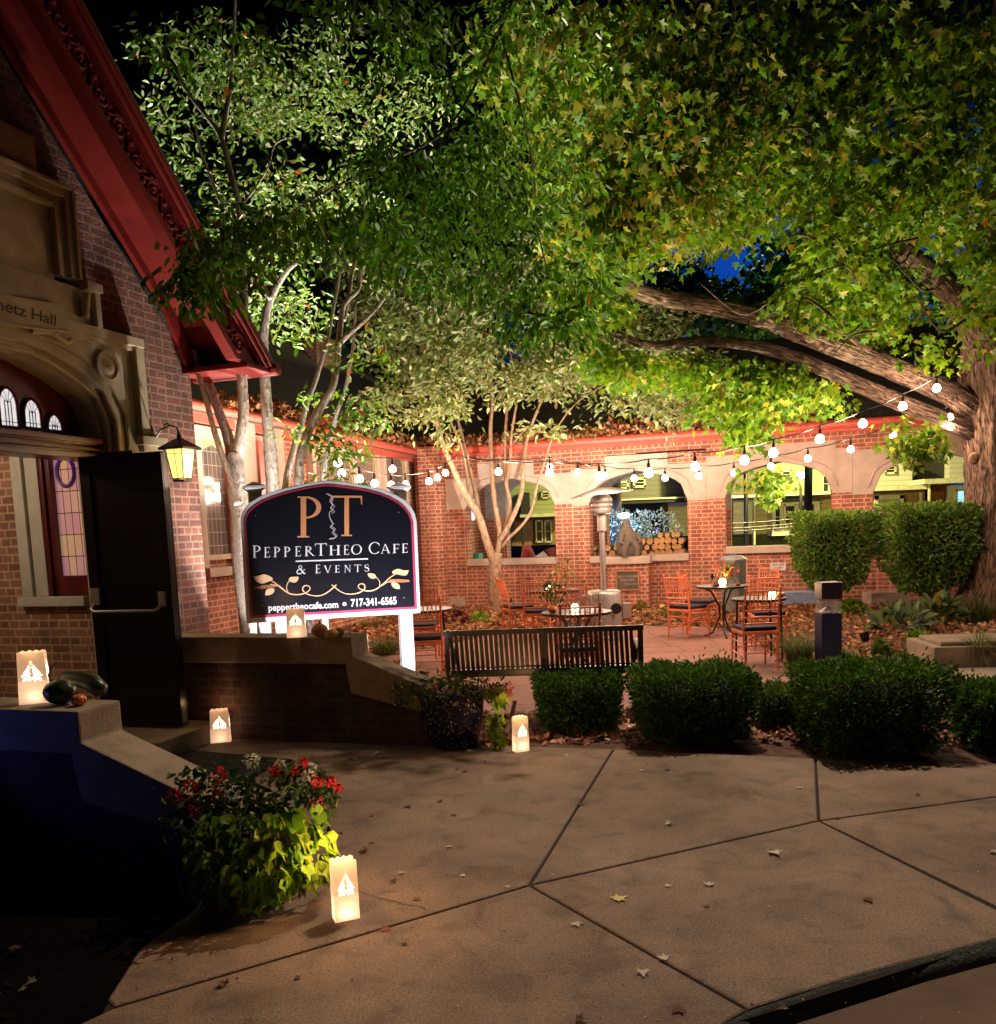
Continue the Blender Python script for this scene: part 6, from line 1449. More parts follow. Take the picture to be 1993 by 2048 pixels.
for (x, y, r_, cols, nm) in ((440, 1550, .035, REDF, 'red_bloom'), (442, 1573, .042, REDF, 'red_bloom'), (382, 1578, .035, REDF, 'red_bloom'), (350, 1592, .03, REDF, 'red_bloom'), (375, 1625, .028, REDF, 'red_bloom'), (396, 1625, .022, REDF, 'red_bloom'), (418, 1600, .02, REDF, 'red_bloom'),
                             (463, 1590, .025, WHF, 'white_bloom'), (466, 1606, .022, WHF, 'white_bloom'), (443, 1650, .018, WHF, 'white_bloom'), (487, 1640, .02, WHF, 'white_bloom'), (503, 1523, .03, WHF, 'white_bloom'), (617, 1550, .02, WHF, 'white_bloom'), (560, 1530, .022, WHF, 'white_bloom'), (625, 1534, .012, WHF, 'white_bloom'),
                             (549, 1541, .022, REDF, 'red_bloom'), (610, 1523, .015, REDF, 'red_bloom'), (585, 1545, .018, REDF, 'red_bloom'), (634, 1564, .02, REDF, 'red_bloom'), (661, 1562, .018, REDF, 'red_bloom'), (675, 1577, .018, REDF, 'red_bloom'), (632, 1607, .026, REDF, 'red_bloom')):
    bloom(pt, pxat(x, y, c1[1] - .05 + random.uniform(-.05, .08)), r_, 34, cols, nm, .022)
for (x, y, r_) in ((372, 1600, .12), (430, 1600, .11), (640, 1590, .07), (600, 1560, .09), (400, 1560, .08)):
    n = 60; cc = pxat(x, y, c1[1]); leaves('green_leaf', cc + rnd(n) * r_ * .5, rnd(n), rnd(n) + [0, -.5, .6], RNG.uniform(.03, .06, n), OVATE, tints(n, [(.02, .05, .012), (.05, .09, .02)], [2, 1]), LEAF, pt)
c2 = G(905, 1503, 0)
m_, n_, b_ = newmat('speckled_blue_ceramic'); t = N(n_, 'ShaderNodeTexCoord'); vo = N(n_, 'ShaderNodeTexVoronoi'); vo.inputs['Scale'].default_value = 34; n_.links.new(t.outputs['Object'], vo.inputs[0])
r = N(n_, 'ShaderNodeValToRGB'); r.color_ramp.elements[0].position = .18; r.color_ramp.elements[0].color = (.30, .29, .34, 1); r.color_ramp.elements[1].position = .30; r.color_ramp.elements[1].color = (.006, .006, .03, 1); n_.links.new(vo.outputs['Distance'], r.inputs[0]); n_.links.new(r.outputs[0], b_.inputs['Base Color']); b_.inputs['Roughness'].default_value = .15
bp2 = N(n_, 'ShaderNodeBump'); bp2.inputs['Strength'].default_value = .8; bp2.inputs['Distance'].default_value = .01; bp2.invert = True; n_.links.new(vo.outputs['Distance'], bp2.inputs['Height']); n_.links.new(bp2.outputs[0], b_.inputs['Normal'])
p2 = planter(c2 + [0, .22, 0], .25, .44, 'flower_planter', 'far planter in a dark blue checked pot with variegated leaves', m_)
cc2 = c2 + [0, .22, 0]
n = 700; a = RNG.uniform(0, 6.283, n); rr = .44 * np.sqrt(RNG.random(n)); P_ = np.stack([cc2[0] + rr * np.cos(a) * 1.02 - .04, cc2[1] + rr * np.sin(a) * .8, .52 + RNG.normal(0, .05, n) - rr * .22], 1)
leaves('variegated_leaf', P_, rnd(n) + [0, -.4, .1], rnd(n) * .7 + [0, -.2, 1], RNG.uniform(.035, .07, n), OVATE, tints(n, [(.05, .09, .02), (.28, .26, .12), (.14, .05, .05), (.10, .12, .02)], [4, 2, 1.4, 1]), LEAF, p2)
n = 46; P_ = np.array([A(990, 1430, 6.85)]) + rnd(n) * [.045, .04, .15] ; P_[:, 2] = np.clip(P_[:, 2], .03, .45)
leaves('trailing_leaf', P_, rnd(n) * .5 + [.2, -.5, -.9], rnd(n) * .4 + [.3, -1, .3], RNG.uniform(.07, .12, n), MAPLE, tints(n, LIME, [1, 2, 1]), LEAF, p2)
for (x, y, r_) in ((1018, 1375, .035), (1015, 1390, .03), (985, 1378, .03), (980, 1392, .025), (1000, 1398, .02), (872, 1372, .02)): bloom(p2, A(x, y, 6.9), r_, 40, [(.5, .03, .02), (.45, .10, .05)], 'red_bloom', .025)
# pail, stone edging, stick
pl = G(382, 1806, 0); pb = empty('pail', pl, 'little blue tin pail with wire handle standing in the dark bed', 'pail')
m = MB(); m.lathe([(.032, 0), (.045, .085), (.048, .09), (.046, .092), (.043, .088), (.03, .006), (0, .006)], pl, 20); m.lathe([(.041, .05), (.044, .055), (.042, .06)], pl, 20); m.build('tin_body', plain('blue_tin', (.08, .14, .28), rough=.4, metal=.4), pb)
m = MB(); m.tube([pl + [.046 * math.cos(t), 0, .088 + .055 * math.sin(t)] for t in np.linspace(0, math.pi, 12)], .002, 5); m.build('wire_handle', STEEL, pb)
m = MB(); m.tube([G(1012, 1470, .02), G(1022, 1440, .10) , A(1030, 1402, G(1022, 1440, .1)[1])], [.022, .02, .018], 7); tag(m.build('garden_stake', LOG, None, loc=G(1012, 1470, .02)), 'short wooden stake leaning behind the luminary by the hedge', 'stake')
# blue spotlight in the mulch that colours the near wall
flood(FP.P(-.75, .80, .9), FP.P(-.06, .74, 2.35), 11, 50, (.08, .17, 1), 'small blue garden spotlight in the dark mulch at left', .7)
# ------------------------------------------------------------------ trees
def limb(mb, pts, r0, r1, seg=10, wob=0.0, uvlist=None, sub=5, ridge=0.0):
    P_ = [np.array(p, float) for p in pts]; q = []
    P2 = [P_[0]] + P_ + [P_[-1]]
    for i in range(1, len(P2) - 2):
        for t in np.linspace(0, 1, sub, endpoint=False):
            a, b_, c, d = P2[i - 1], P2[i], P2[i + 1], P2[i + 2]
            q.append(.5 * ((2 * b_) + (c - a) * t + (2 * a - 5 * b_ + 4 * c - d) * t * t + (3 * b_ - a - 3 * c + d) * t ** 3))
    q.append(P_[-1]); n = len(q)
    rad = [(r0 + (r1 - r0) * i / (n - 1)) * (1 + random.uniform(-wob, wob)) for i in range(n)] if not hasattr(r0, '__len__') else list(np.interp(np.linspace(0, 1, n), np.linspace(0, 1, len(r0)), r0))
    start = len(mb.v); mb.tube(q, rad, seg)
    if ridge:
        for i in range(n):
            for k_ in range(seg):
                j_ = start + i * seg + k_; a_ = 2 * math.pi * k_ / seg; z_ = q[i][2] + q[i][0]
                w_ = 1.3 * math.sin(z_ * 1.7 + 2 * math.sin(a_ * 2)) + .7 * math.sin(z_ * 4.3 + a_ * 3); f_ = 1 + ridge * (1 - 2 * abs(math.sin(8 * a_ + w_)) ** .6) + ridge * .5 * math.sin(19 * a_ + 2.1 * math.sin(z_ * 3 + a_))
                p_ = np.array(mb.v[j_]); mb.v[j_] = tuple(q[i] + (p_ - q[i]) * f_)
    L = 0
    for i in range(n):
        if i: L += np.linalg.norm(q[i] - q[i - 1])
        for k in range(seg): mb.uvv.append((k / seg * 2 * math.pi * max(.06, np.mean(rad)), L))
    return q
class TB(MB):
    def __init__(s): super().__init__(); s.uvv = []
    def build(s, name, mat, parent, **k):
        me = bpy.data.meshes.new(name); off = rootloc(parent)
        me.from_pydata([tuple(np.array(p) - off) for p in s.v], [], s.f)
        uv = me.uv_layers.new(name='uv'); li = np.empty(len(me.loops), np.int32); me.loops.foreach_get('vertex_index', li)
        U_ = np.array(s.uvv)[li].reshape(-1); uv.data.foreach_set('uv', U_.astype(np.float32))
        me.polygons.foreach_set('use_smooth', [True] * len(me.polygons)); me.materials.append(mat)
        o = bpy.data.objects.new(name, me); o.parent = parent; COL.objects.link(o); return o
def AP(lst, Y0, Y1=None):
    Y1 = Y0 if Y1 is None else Y1; n = len(lst); return [A(x, y, Y0 + (Y1 - Y0) * i / max(1, n - 1)) for i, (x, y) in enumerate(lst)]

# centre tree: smooth tan bark
Yc = 18.2; tb = XY(989, Yc, 0)
ct = empty('garden_tree', tb, 'smooth tan barked tree with many upright stems in front of the first arch', 'tree')
m = TB(); limb(m, [tb - [0, 0, .05]] + AP([(990, 1180), (990, 1140), (993, 1105)], Yc), .15, .12, 14)
for pts, Y1, r0, r1 in (([(990, 1130), (975, 1088), (958, 1033), (945, 1011), (923, 973), (904, 931), (884, 884), (872, 845), (850, 800), (820, 740)], 17.0, .09, .03),
                        ([(957, 1028), (952, 990), (948, 973), (938, 930), (921, 860), (905, 800), (890, 720)], 18.6, .055, .02), ([(993, 1110), (1000, 1070), (989, 1002), (984, 939), (981, 860), (985, 790), (975, 700), (985, 620)], 18.4, .065, .02),
                        ([(1000, 1080), (1018, 1049), (1041, 994), (1047, 931), (1055, 876), (1075, 820), (1110, 740)], 17.6, .06, .02), ([(1012, 1055), (1020, 1010), (1012, 965), (1010, 900), (1014, 820), (1025, 740), (1010, 660)], 18.6, .05, .018),
                        ([(1012, 965), (1020, 930), (1023, 870), (1035, 800), (1055, 720)], 18.0, .04, .015), ([(1005, 1092), (1017, 1077), (1049, 1044), (1065, 1014), (1074, 970), (1084, 939), (1112, 860), (1160, 800), (1230, 760)], 17.0, .035, .012),
                        ([(945, 1011), (935, 960), (925, 900), (900, 840), (880, 790)], 17.6, .04, .015), ([(1023, 890), (1040, 870), (1060, 850)], 17.8, .02, .01)):
    limb(m, AP(pts, Yc, Y1), r0, r1, 9, .04)
m.build('trunk', BARKM, ct)
MYR = [(.26, .31, .12), (.38, .40, .20), (.17, .24, .06), (.42, .42, .2)]
def sprays(C, per, rad, flat, size, droop=.35, upn=.6, spread=None):
    """leaf positions round a list of twig centres"""
    C = np.asarray(C, float); n = len(C); k = per; N_ = n * k
    base = np.repeat(C, k, 0); d = rnd(N_); d /= np.linalg.norm(d, axis=1, keepdims=True)
    ax = rnd(n); ax[:, 2] *= .3; ax /= np.linalg.norm(ax, axis=1, keepdims=True); AX = np.repeat(ax, k, 0)
    t = RNG.uniform(-1, 1, (N_, 1)); P_ = base + AX * t * rad + d * [rad * .55, rad * .55, rad * flat]
    P_[:, 2] -= np.abs(t[:, 0]) * rad * .3
    tip = AX * np.sign(t) * .8 + rnd(N_) * .55 + [0, 0, -droop]; nn = rnd(N_) * .55 + [0, 0, upn]
    return P_, tip, nn, RNG.uniform(.65, 1.25, N_) * size
HOLES = []; LIMBS = []
def limbnear(px, py):
    for L_, w in LIMBS:
        for (x0, y0), (x1, y1) in zip(L_[:-1], L_[1:]):
            dx, dy = x1 - x0, y1 - y0; t = max(0, min(1, ((px - x0) * dx + (py - y0) * dy) / (dx * dx + dy * dy)))
            if math.hypot(px - x0 - t * dx, py - y0 - t * dy) < w: return True
    return False
def region(blobs, dens=1.3):
    """twig centres inside pixel ellipses, spread in depth"""
    out_ = []
    for (x, y, rx, ry, Y0, Y1, n) in blobs:
        for _ in range(int(n * dens)):
            for tr in range(8):
                a = random.uniform(0, 6.283); r_ = math.sqrt(random.random()); px, py = x + rx * r_ * math.cos(a), y + ry * r_ * math.sin(a)
                if LIMBS and limbnear(px, py) : continue
                if not any(((px - hx) / hrx) ** 2 + ((py - hy) / hry) ** 2 < 1 for hx, hy, hrx, hry in HOLES): break
            else: continue
            q_ = A(px, py, random.uniform(Y0, Y1))
            f_ = math.sin(q_[0] * 2.3 + q_[2] * 1.3) * math.sin(q_[2] * 3.3 + q_[1] * 1.1) + .5 * math.sin(q_[0] * 4.7 + q_[2] * 2.9)
            if f_ < -.30 and random.random() < .85: continue
            out_.append(q_)
    return np.array(out_)
HOLES = [(1040, 640, 60, 40)]
C = region([(860, 640, 150, 110, 15.5, 19, 120), (1010, 700, 200, 90, 15.5, 19.5, 150), (1230, 740, 190, 75, 16, 19.5, 120), (1370, 800, 120, 40, 16.5, 19, 50), (820, 800, 90, 45, 15, 17, 45), (1180, 640, 200, 60, 16, 19, 90), (900, 560, 260, 70, 16, 19, 110), (870, 860, 40, 20, 15.5, 16.5, 10), (1130, 850, 60, 22, 16, 17.2, 14)])
P_, tip, nn, sz = sprays(C, 26, .42, .22, .13, .25, .5)
leaves('crown', P_, tip, nn, sz, OVATE, tints(len(P_), MYR, [3, 3, 2, 1.5]), LEAF, ct)

# left clump behind the sign
Yl = 9.4; lb = XY(480, Yl + .2, 0)
lt_ = empty('garden_tree', lb, 'pale barked tree clump rising behind the left edge of the cafe sign', 'tree')
m = TB()
limb(m, [XY(500, Yl, -.05)] + AP([(490, 1150), (482, 1050), (474, 985), (470, 935), (468, 905)], Yl), .13, .085, 12, .05)
limb(m, AP([(467, 925), (455, 870), (440, 830), (425, 785), (405, 740), (385, 680), (372, 600)], Yl, Yl + .3), .06, .03, 9, .05)
limb(m, AP([(472, 920), (482, 870), (487, 815), (484, 760), (486, 690), (487, 600), (484, 500), (478, 412), (462, 350), (443, 277), (415, 235), (384, 197), (350, 140)], Yl, Yl - .4), .065, .012, 9, .05)
limb(m, AP([(443, 277), (452, 220), (460, 176), (468, 60), (470, -60)], Yl - .3), .03, .01, 7)
limb(m, AP([(478, 412), (500, 390), (535, 336), (552, 286), (600, 270)], Yl - .3), .012, .005, 6)
limb(m, AP([(470, 430), (440, 400), (422, 357), (401, 302), (390, 250)], Yl + .3), .022, .01, 7)
limb(m, AP([(475, 1010), (458, 950), (440, 900), (425, 850), (412, 800), (400, 760), (388, 700)], Yl - .25), .035, .022, 8, .05)
limb(m, [XY(556, Yl + .3, -.05)] + AP([(550, 1100), (546, 980), (540, 900), (535, 840), (531, 780), (527, 700), (529, 650), (541, 597), (570, 545), (593, 524)], Yl + .3, Yl), .085, .025, 10, .05)
limb(m, AP([(541, 597), (520, 560), (515, 500), (505, 430)], Yl), .03, .012, 7)
m.build('trunk', BARKG, lt_)
l2 = empty('garden_tree', XY(600, 9.6, 0), 'slender leaning grey stems behind the middle of the cafe sign', 'tree')
m = TB()
limb(m, [XY(585, 9.6, -.05)] + AP([(575, 1040), (572, 965), (589, 891), (602, 850), (615, 803), (633, 755), (655, 678), (668, 610), (680, 540), (690, 430)], 9.6, 10.2), .045, .012, 8, .04)
limb(m, [XY(610, 9.3, -.05)] + AP([(600, 1040), (598, 960), (604, 900), (629, 836), (650, 800), (668, 765), (677, 689), (684, 626), (695, 600), (718, 575), (721, 530), (735, 440)], 9.3, 8.8), .058, .012, 9, .05)
limb(m, AP([(677, 689), (700, 665), (721, 648), (754, 615), (787, 571), (820, 540)], 9.0, 8.6), .028, .008, 7)
limb(m, AP([(686, 640), (695, 600), (703, 549), (717, 487), (730, 380)], 9.0, 9.2), .03, .01, 7)
limb(m, [XY(640, 9.9, -.05)] + AP([(640, 1030), (645, 965), (660, 880), (675, 820), (690, 780), (705, 700), (712, 600)], 9.9), .04, .012, 8, .04)
limb(m, [XY(600, 9.8, -.05)] + AP([(592, 1030), (590, 970), (592, 930), (600, 900)], 9.8), .03, .02, 7)
m.build('trunk', BARKG, l2)
LG = [(.09, .20, .015), (.14, .27, .02), (.06, .14, .012), (.22, .33, .04)]; PALE = [(.44, .50, .27), (.24, .34, .10), (.10, .18, .04)]; ACC = [(.75, .14, .04), (.7, .38, .08)]
HOLES = [(610, 300, 90, 45), (640, 690, 50, 45)]
C = region([(500, 230, 190, 160, 9.6, 13, 95), (700, 180, 190, 140, 10, 14, 85), (620, 420, 150, 90, 9, 12, 55), (560, 600, 70, 60, 10, 12, 24), (440, 480, 60, 60, 9.6, 11, 16), (420, 120, 120, 110, 9, 12, 28)])
P_, tip, nn, sz = sprays(C, 24, .30, .3, .085, .35, .5)
leaves('crown', P_, tip, nn, sz, OVATE, tints(len(P_), PALE + LG + ACC, [4, 3, 2, 1, 1, 1, 1, .05, .05]), LEAF, lt_)
HOLES = []
C = region([(590, 790, 45, 20, 9.2, 9.7, 5), (600, 870, 75, 28, 9.0, 9.8, 10), (720, 830, 35, 50, 9.0, 9.8, 7), (640, 945, 40, 14, 9.1, 9.6, 2), (700, 900, 40, 25, 9, 9.6, 5), (660, 1000, 12, 10, 9, 9.2, 1), (700, 680, 80, 60, 8.8, 9.6, 12), (600, 500, 90, 50, 8.8, 10, 14)])
P_, tip, nn, sz = sprays(C, 20, .20, .45, .085, .45, .4)
leaves('crown', P_, tip, nn, sz, OVATE, tints(len(P_), LG + PALE + ACC, [2, 3, 1, 3, 1, 1, 1, .12, .12]), LEAF, l2)

# overhanging branch of compound leaves close to the viewer
ob = empty('overhanging_branch', A(700, 200, 6.4), 'dark green leafy branches hanging down from above the sign', 'branch')
m = TB(); limb(m, AP([(1100, -200), (1000, 60), (900, 250), (760, 330), (620, 400), (480, 500), (390, 560)], 8.8, 7.4), .016, .005, 8)
limb(m, AP([(1000, 60), (1060, 300), (1080, 480), (1120, 620)], 8.2, 7.8), .012, .005, 7); limb(m, AP([(900, 250), (880, 400), (900, 520), (860, 600)], 8.2, 7.8), .010, .004, 7); limb(m, AP([(620, 400), (660, 480), (700, 540)], 6.5), .012, .004, 6)
m.build('branch_wood', BARK, ob)
HOLES = [(470, 640, 60, 60)]
C = region([(440, 490, 80, 40, 5.8, 6.8, 18), (400, 565, 55, 25, 5.8, 6.5, 11), (560, 440, 100, 40, 6.2, 7.4, 18), (720, 470, 90, 55, 6.5, 7.8, 20), (900, 450, 170, 90, 6.8, 8.2, 66), (1050, 560, 130, 75, 6.8, 7.8, 58), (1080, 640, 80, 40, 7, 7.8, 26), (850, 330, 160, 60, 6.8, 8.5, 28), (1030, 330, 150, 110, 7, 8.8, 50), (880, 540, 70, 40, 7, 7.6, 14), (620, 60, 330, 80, 6, 8, 22), (960, 90, 260, 100, 7, 9, 30), (340, 90, 70, 60, 6, 8, 8)])
P_, tip, nn, sz = sprays(C, 22, .21, .4, .085, 1.0, .25)
leaves('foliage', P_, tip, nn, sz, OVATE, tints(len(P_), [(.04, .11, .008), (.07, .17, .012), (.11, .23, .015), (.6, .18, .05)], [3, 3, 2, .03]), LEAF, ob)

# big maple at the right
Ym = 15.3; mb0 = XY(1992, Ym, 0)
mp_ = empty('maple_tree', mb0, 'massive rough barked maple at the right edge spreading over the whole garden', 'tree')
m = TB()
limb(m, [XY(1988, Ym, -.1)] + AP([(1992, 1180), (1996, 1100), (2000, 1000), (1998, 900), (1990, 820), (1985, 740), (1990, 660), (2005, 560), (2010, 400), (2000, 200), (2020, -50)], Ym), [.80, .62, .56, .54, .53, .56, .52, .42, .36, .30, .24, .18], None, 22) if 0 else limb(m, [XY(1990, Ym, -.1)] + AP([(1994, 1180), (1998, 1100), (2001, 1000), (1998, 900), (1990, 820), (1985, 740), (1990, 660), (2005, 560), (2010, 400), (2000, 200), (2020, -50)], Ym), [.66, .57, .54, .53, .52, .54, .50, .42, .36, .30, .24, .18], 0, 110, sub=16, ridge=.045)
limb(m, AP([(1965, 830), (1905, 790), (1830, 755), (1740, 718), (1650, 685), (1520, 635), (1400, 608), (1300, 590), (1235, 560), (1190, 535), (1130, 500), (1050, 470)], Ym, 12.0), .205, .06, 56, .0, sub=9, ridge=.05)
limb(m, AP([(1960, 870), (1900, 845), (1800, 805), (1700, 762), (1640, 735), (1560, 705), (1500, 690), (1400, 682), (1300, 690), (1230, 668), (1150, 655)], Ym, 13.5), .155, .04, 48, .0, sub=9, ridge=.05)
limb(m, AP([(1985, 730), (1960, 680), (1925, 610), (1880, 560), (1800, 500), (1760, 455), (1700, 400), (1600, 330), (1480, 250)], Ym, 12.5), .27, .06, 12, .04)
limb(m, AP([(1900, 580), (1850, 540), (1760, 480), (1700, 440), (1620, 428), (1500, 412), (1400, 420), (1330, 430), (1270, 470)], 14.9, 11.8), .13, .035, 10, .05)
limb(m, AP([(1990, 640), (1960, 560), (1950, 480), (1880, 400), (1840, 300), (1780, 150), (1700, 0)], Ym, 13), .2, .06, 10)
limb(m, AP([(1830, 300), (1700, 290), (1560, 180), (1450, 100)], 13.3, 11), .08, .03, 8); limb(m, AP([(1480, 412), (1490, 330), (1460, 240), (1500, 120)], 12), .05, .02, 8); limb(m, AP([(1740, 700), (1650, 640), (1560, 600), (1500, 610)], 14), .06, .02, 8)
for _ in range(26):
    x, y = random.uniform(1150, 1950), random.uniform(80, 700); Y = random.uniform(10, 14); limb(m, AP([(x, y), (x - random.uniform(20, 60), y + random.uniform(-40, 30)), (x - random.uniform(60, 150), y + random.uniform(-60, 60))], Y, Y - .5), .018, .005, 5)
tk = m.build('trunk', BARK, mp_)
m = MB(); kp = A(1948, 917, 14.78); m.ball(kp, .09, 14, 8, (1, .7, 1.1)); m.build('bark_knot', BARKM, tk)
LIMBS = [([(1960, 830), (1830, 755), (1650, 685), (1520, 635), (1400, 608), (1300, 590), (1220, 550)], 48), ([(1960, 860), (1800, 805), (1640, 735), (1500, 690), (1400, 682), (1300, 690), (1230, 668)], 36), ([(1930, 760), (1806, 804), (1640, 866), (1489, 908), (1390, 926)], 26), ([(1920, 830), (1787, 865), (1616, 912), (1468, 942)], 20), ([(1990, 1200), (1985, 740), (1930, 610), (1790, 490)], 60), ([(1620, 428), (1500, 412), (1400, 420)], 20)]
MAP = [(.11, .22, .014), (.17, .28, .02), (.26, .31, .035), (.36, .30, .05), (.07, .16, .012), (.45, .30, .08)]
HOLES = [(1430, 540, 125, 50), (1350, 500, 75, 45), (1540, 550, 85, 45), (1500, 500, 95, 45), (1300, 650, 45, 20), (1560, 485, 80, 40)]
C = region([(1300, 430, 160, 90, 10.5, 13.5, 110), (1180, 370, 110, 120, 10.5, 13, 66), (1450, 330, 230, 120, 10.5, 14, 140), (1700, 420, 200, 140, 11, 14.5, 140), (1880, 450, 130, 180, 11, 14.5, 95), (1400, 470, 250, 70, 11, 14, 90), (1640, 560, 200, 60, 12.5, 15, 70), (1250, 480, 120, 60, 11, 13, 46)])
D = region([(1340, 735, 150, 36, 13, 14.8, 36), (1490, 800, 95, 45, 13, 14.2, 34), (1180, 600, 90, 40, 12, 14, 26), (1560, 760, 130, 45, 12.5, 14, 30), (1440, 720, 260, 40, 13, 14.8, 50), (1500, 875, 45, 30, 13, 13.8, 8), (1525, 950, 30, 42, 13, 13.5, 9), (1545, 900, 30, 28, 13, 13.6, 4), (1640, 720, 30, 20, 11.5, 12.2, 4), (1700, 720, 60, 35, 11.5, 12.5, 8), (1790, 870, 90, 35, 13.5, 14.5, 20), (1740, 700, 40, 30, 11, 12, 8), (1900, 560, 120, 60, 12, 14, 24), (1740, 620, 160, 50, 13, 15, 30), (1260, 610, 120, 30, 13, 14.5, 20), (1280, 700, 100, 30, 13, 15, 22), (1640, 775, 110, 40, 13.6, 15, 30), (1560, 745, 90, 30, 13.5, 15, 20), (1740, 800, 60, 30, 13.6, 14.8, 10), (1700, 660, 120, 30, 14, 15.4, 18), (1880, 700, 60, 30, 13, 14.6, 8)])
HOLES = []; LIMBS = []
E = region([(1500, 120, 520, 150, 9, 14, 150), (1250, 220, 200, 130, 9.5, 13, 70), (1800, 180, 260, 180, 10, 14, 90), (1100, 120, 200, 120, 9.5, 13, 44), (1980, 620, 60, 60, 12.5, 14, 8)])
P_, tip, nn, sz = [np.concatenate(q_) for q_ in zip(sprays(np.vstack([C, E]), 27, .40, .4, .13, .75, .35), sprays(D, 24, .29, .45, .125, .75, .35))]
tn = tints(len(P_), MAP, [4, 4, 2, .5, 3, .12]); gold = RNG.random(len(P_)) < np.clip(.38 - ((P_[:, 0] - 1.7) / 1.8) ** 2 * .3, 0, .38) * (P_[:, 1] < 13.6) * (P_[:, 2] > 4.9)
tn[gold] = tints(int(gold.sum()), [(.36, .29, .05), (.40, .28, .07), (.28, .28, .04)], [1, .25, 1.4])
leaves('crown', P_, tip, nn, sz, MAPLE, tn, LEAF, mp_)

# trees beyond the roof
HOLES = [(1430, 545, 62, 26), (1340, 505, 40, 28), (1530, 500, 60, 22), (1500, 575, 30, 18)]
for (x, Y, hgt, lab, bl, cols) in ((1450, 27, 9, 'dark tree beyond the arcade roof, seen through the gap in the maple', [(1440, 620, 130, 60, 25, 28, 80), (1350, 560, 90, 60, 25, 28, 55), (1560, 620, 150, 90, 25, 28, 110)], [(.02, .06, .03), (.04, .09, .04)]),
                            (1700, 26, 9, 'tree beyond the arcade tinted bright green by a lamp, behind the big limbs', [(1720, 560, 130, 90, 24, 27, 130), (1640, 500, 140, 60, 24, 28, 90), (1900, 650, 120, 120, 24, 28, 110)], [(.03, .12, .05), (.02, .08, .03)]),
                            (1230, 28, 9, 'tree beyond the arcade roof behind the centre of the garden', [(1200, 640, 140, 60, 25, 28, 90), (1130, 560, 130, 80, 25, 28, 80), (900, 480, 240, 120, 24, 28, 150), (640, 600, 160, 90, 21, 26, 130), (560, 430, 180, 110, 21, 26, 120), (420, 330, 130, 130, 20, 24, 90), (800, 720, 140, 60, 24, 28, 70), (760, 250, 260, 140, 21, 26, 130)], [(.02, .05, .03), (.03, .07, .03)])):
    rt = empty('background_tree', XY(x, Y, -.1), lab, 'tree', 'trees standing beyond the arcade')
    m = TB(); limb(m, [XY(x, Y, -.1)] + AP([(x, 900), (x + 5, 750), (x - 10, 620)], Y), .22, .1, 8)
    for b_ in bl: limb(m, AP([(x, 820), ((x + b_[0]) / 2, (750 + b_[1]) / 2), (b_[0], b_[1])], Y), .09, .03, 6)
    m.build('trunk', BARK, rt)
    C = region(bl); P_, tip, nn, sz = sprays(C, 22, .7, .4, .24, .4, .4); leaves('crown', P_, tip, nn, sz, MAPLE, tints(len(P_), cols, [1, 1]), LEAF, rt)

# ------------------------------------------------------------------ hedges, shrubs, ground plants
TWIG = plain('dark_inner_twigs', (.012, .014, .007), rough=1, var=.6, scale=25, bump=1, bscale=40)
def cubesurf(n, a, b_, c, q):
    """directions spread evenly over a rounded box of half sizes a, b_, c (unit box coordinates)"""
    ar = np.array([b_ * c, b_ * c, a * c, a * c, a * b_, a * b_ * .3]); k = RNG.choice(6, size=n, p=ar / ar.sum()); v = RNG.uniform(-1, 1, (n, 3)); ax = k // 2; sg = np.where(k % 2 == 0, 1.0, -1.0)
    v[np.arange(n), ax] = sg; L = (np.abs(v) ** q).sum(1) ** (1 / q); return v / L[:, None]
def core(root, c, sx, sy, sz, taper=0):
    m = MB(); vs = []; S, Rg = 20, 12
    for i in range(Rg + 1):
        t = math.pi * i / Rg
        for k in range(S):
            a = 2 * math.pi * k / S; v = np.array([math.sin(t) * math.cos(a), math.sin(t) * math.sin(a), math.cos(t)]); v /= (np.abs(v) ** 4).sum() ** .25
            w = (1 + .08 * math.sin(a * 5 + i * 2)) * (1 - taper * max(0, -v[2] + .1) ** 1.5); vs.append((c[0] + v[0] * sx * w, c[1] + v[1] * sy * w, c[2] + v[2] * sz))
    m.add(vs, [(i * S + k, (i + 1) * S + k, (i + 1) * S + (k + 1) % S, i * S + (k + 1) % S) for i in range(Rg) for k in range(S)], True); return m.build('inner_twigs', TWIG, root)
YEW = [(.03, .085, .016), (.055, .14, .022), (.11, .20, .035), (.18, .20, .06)]
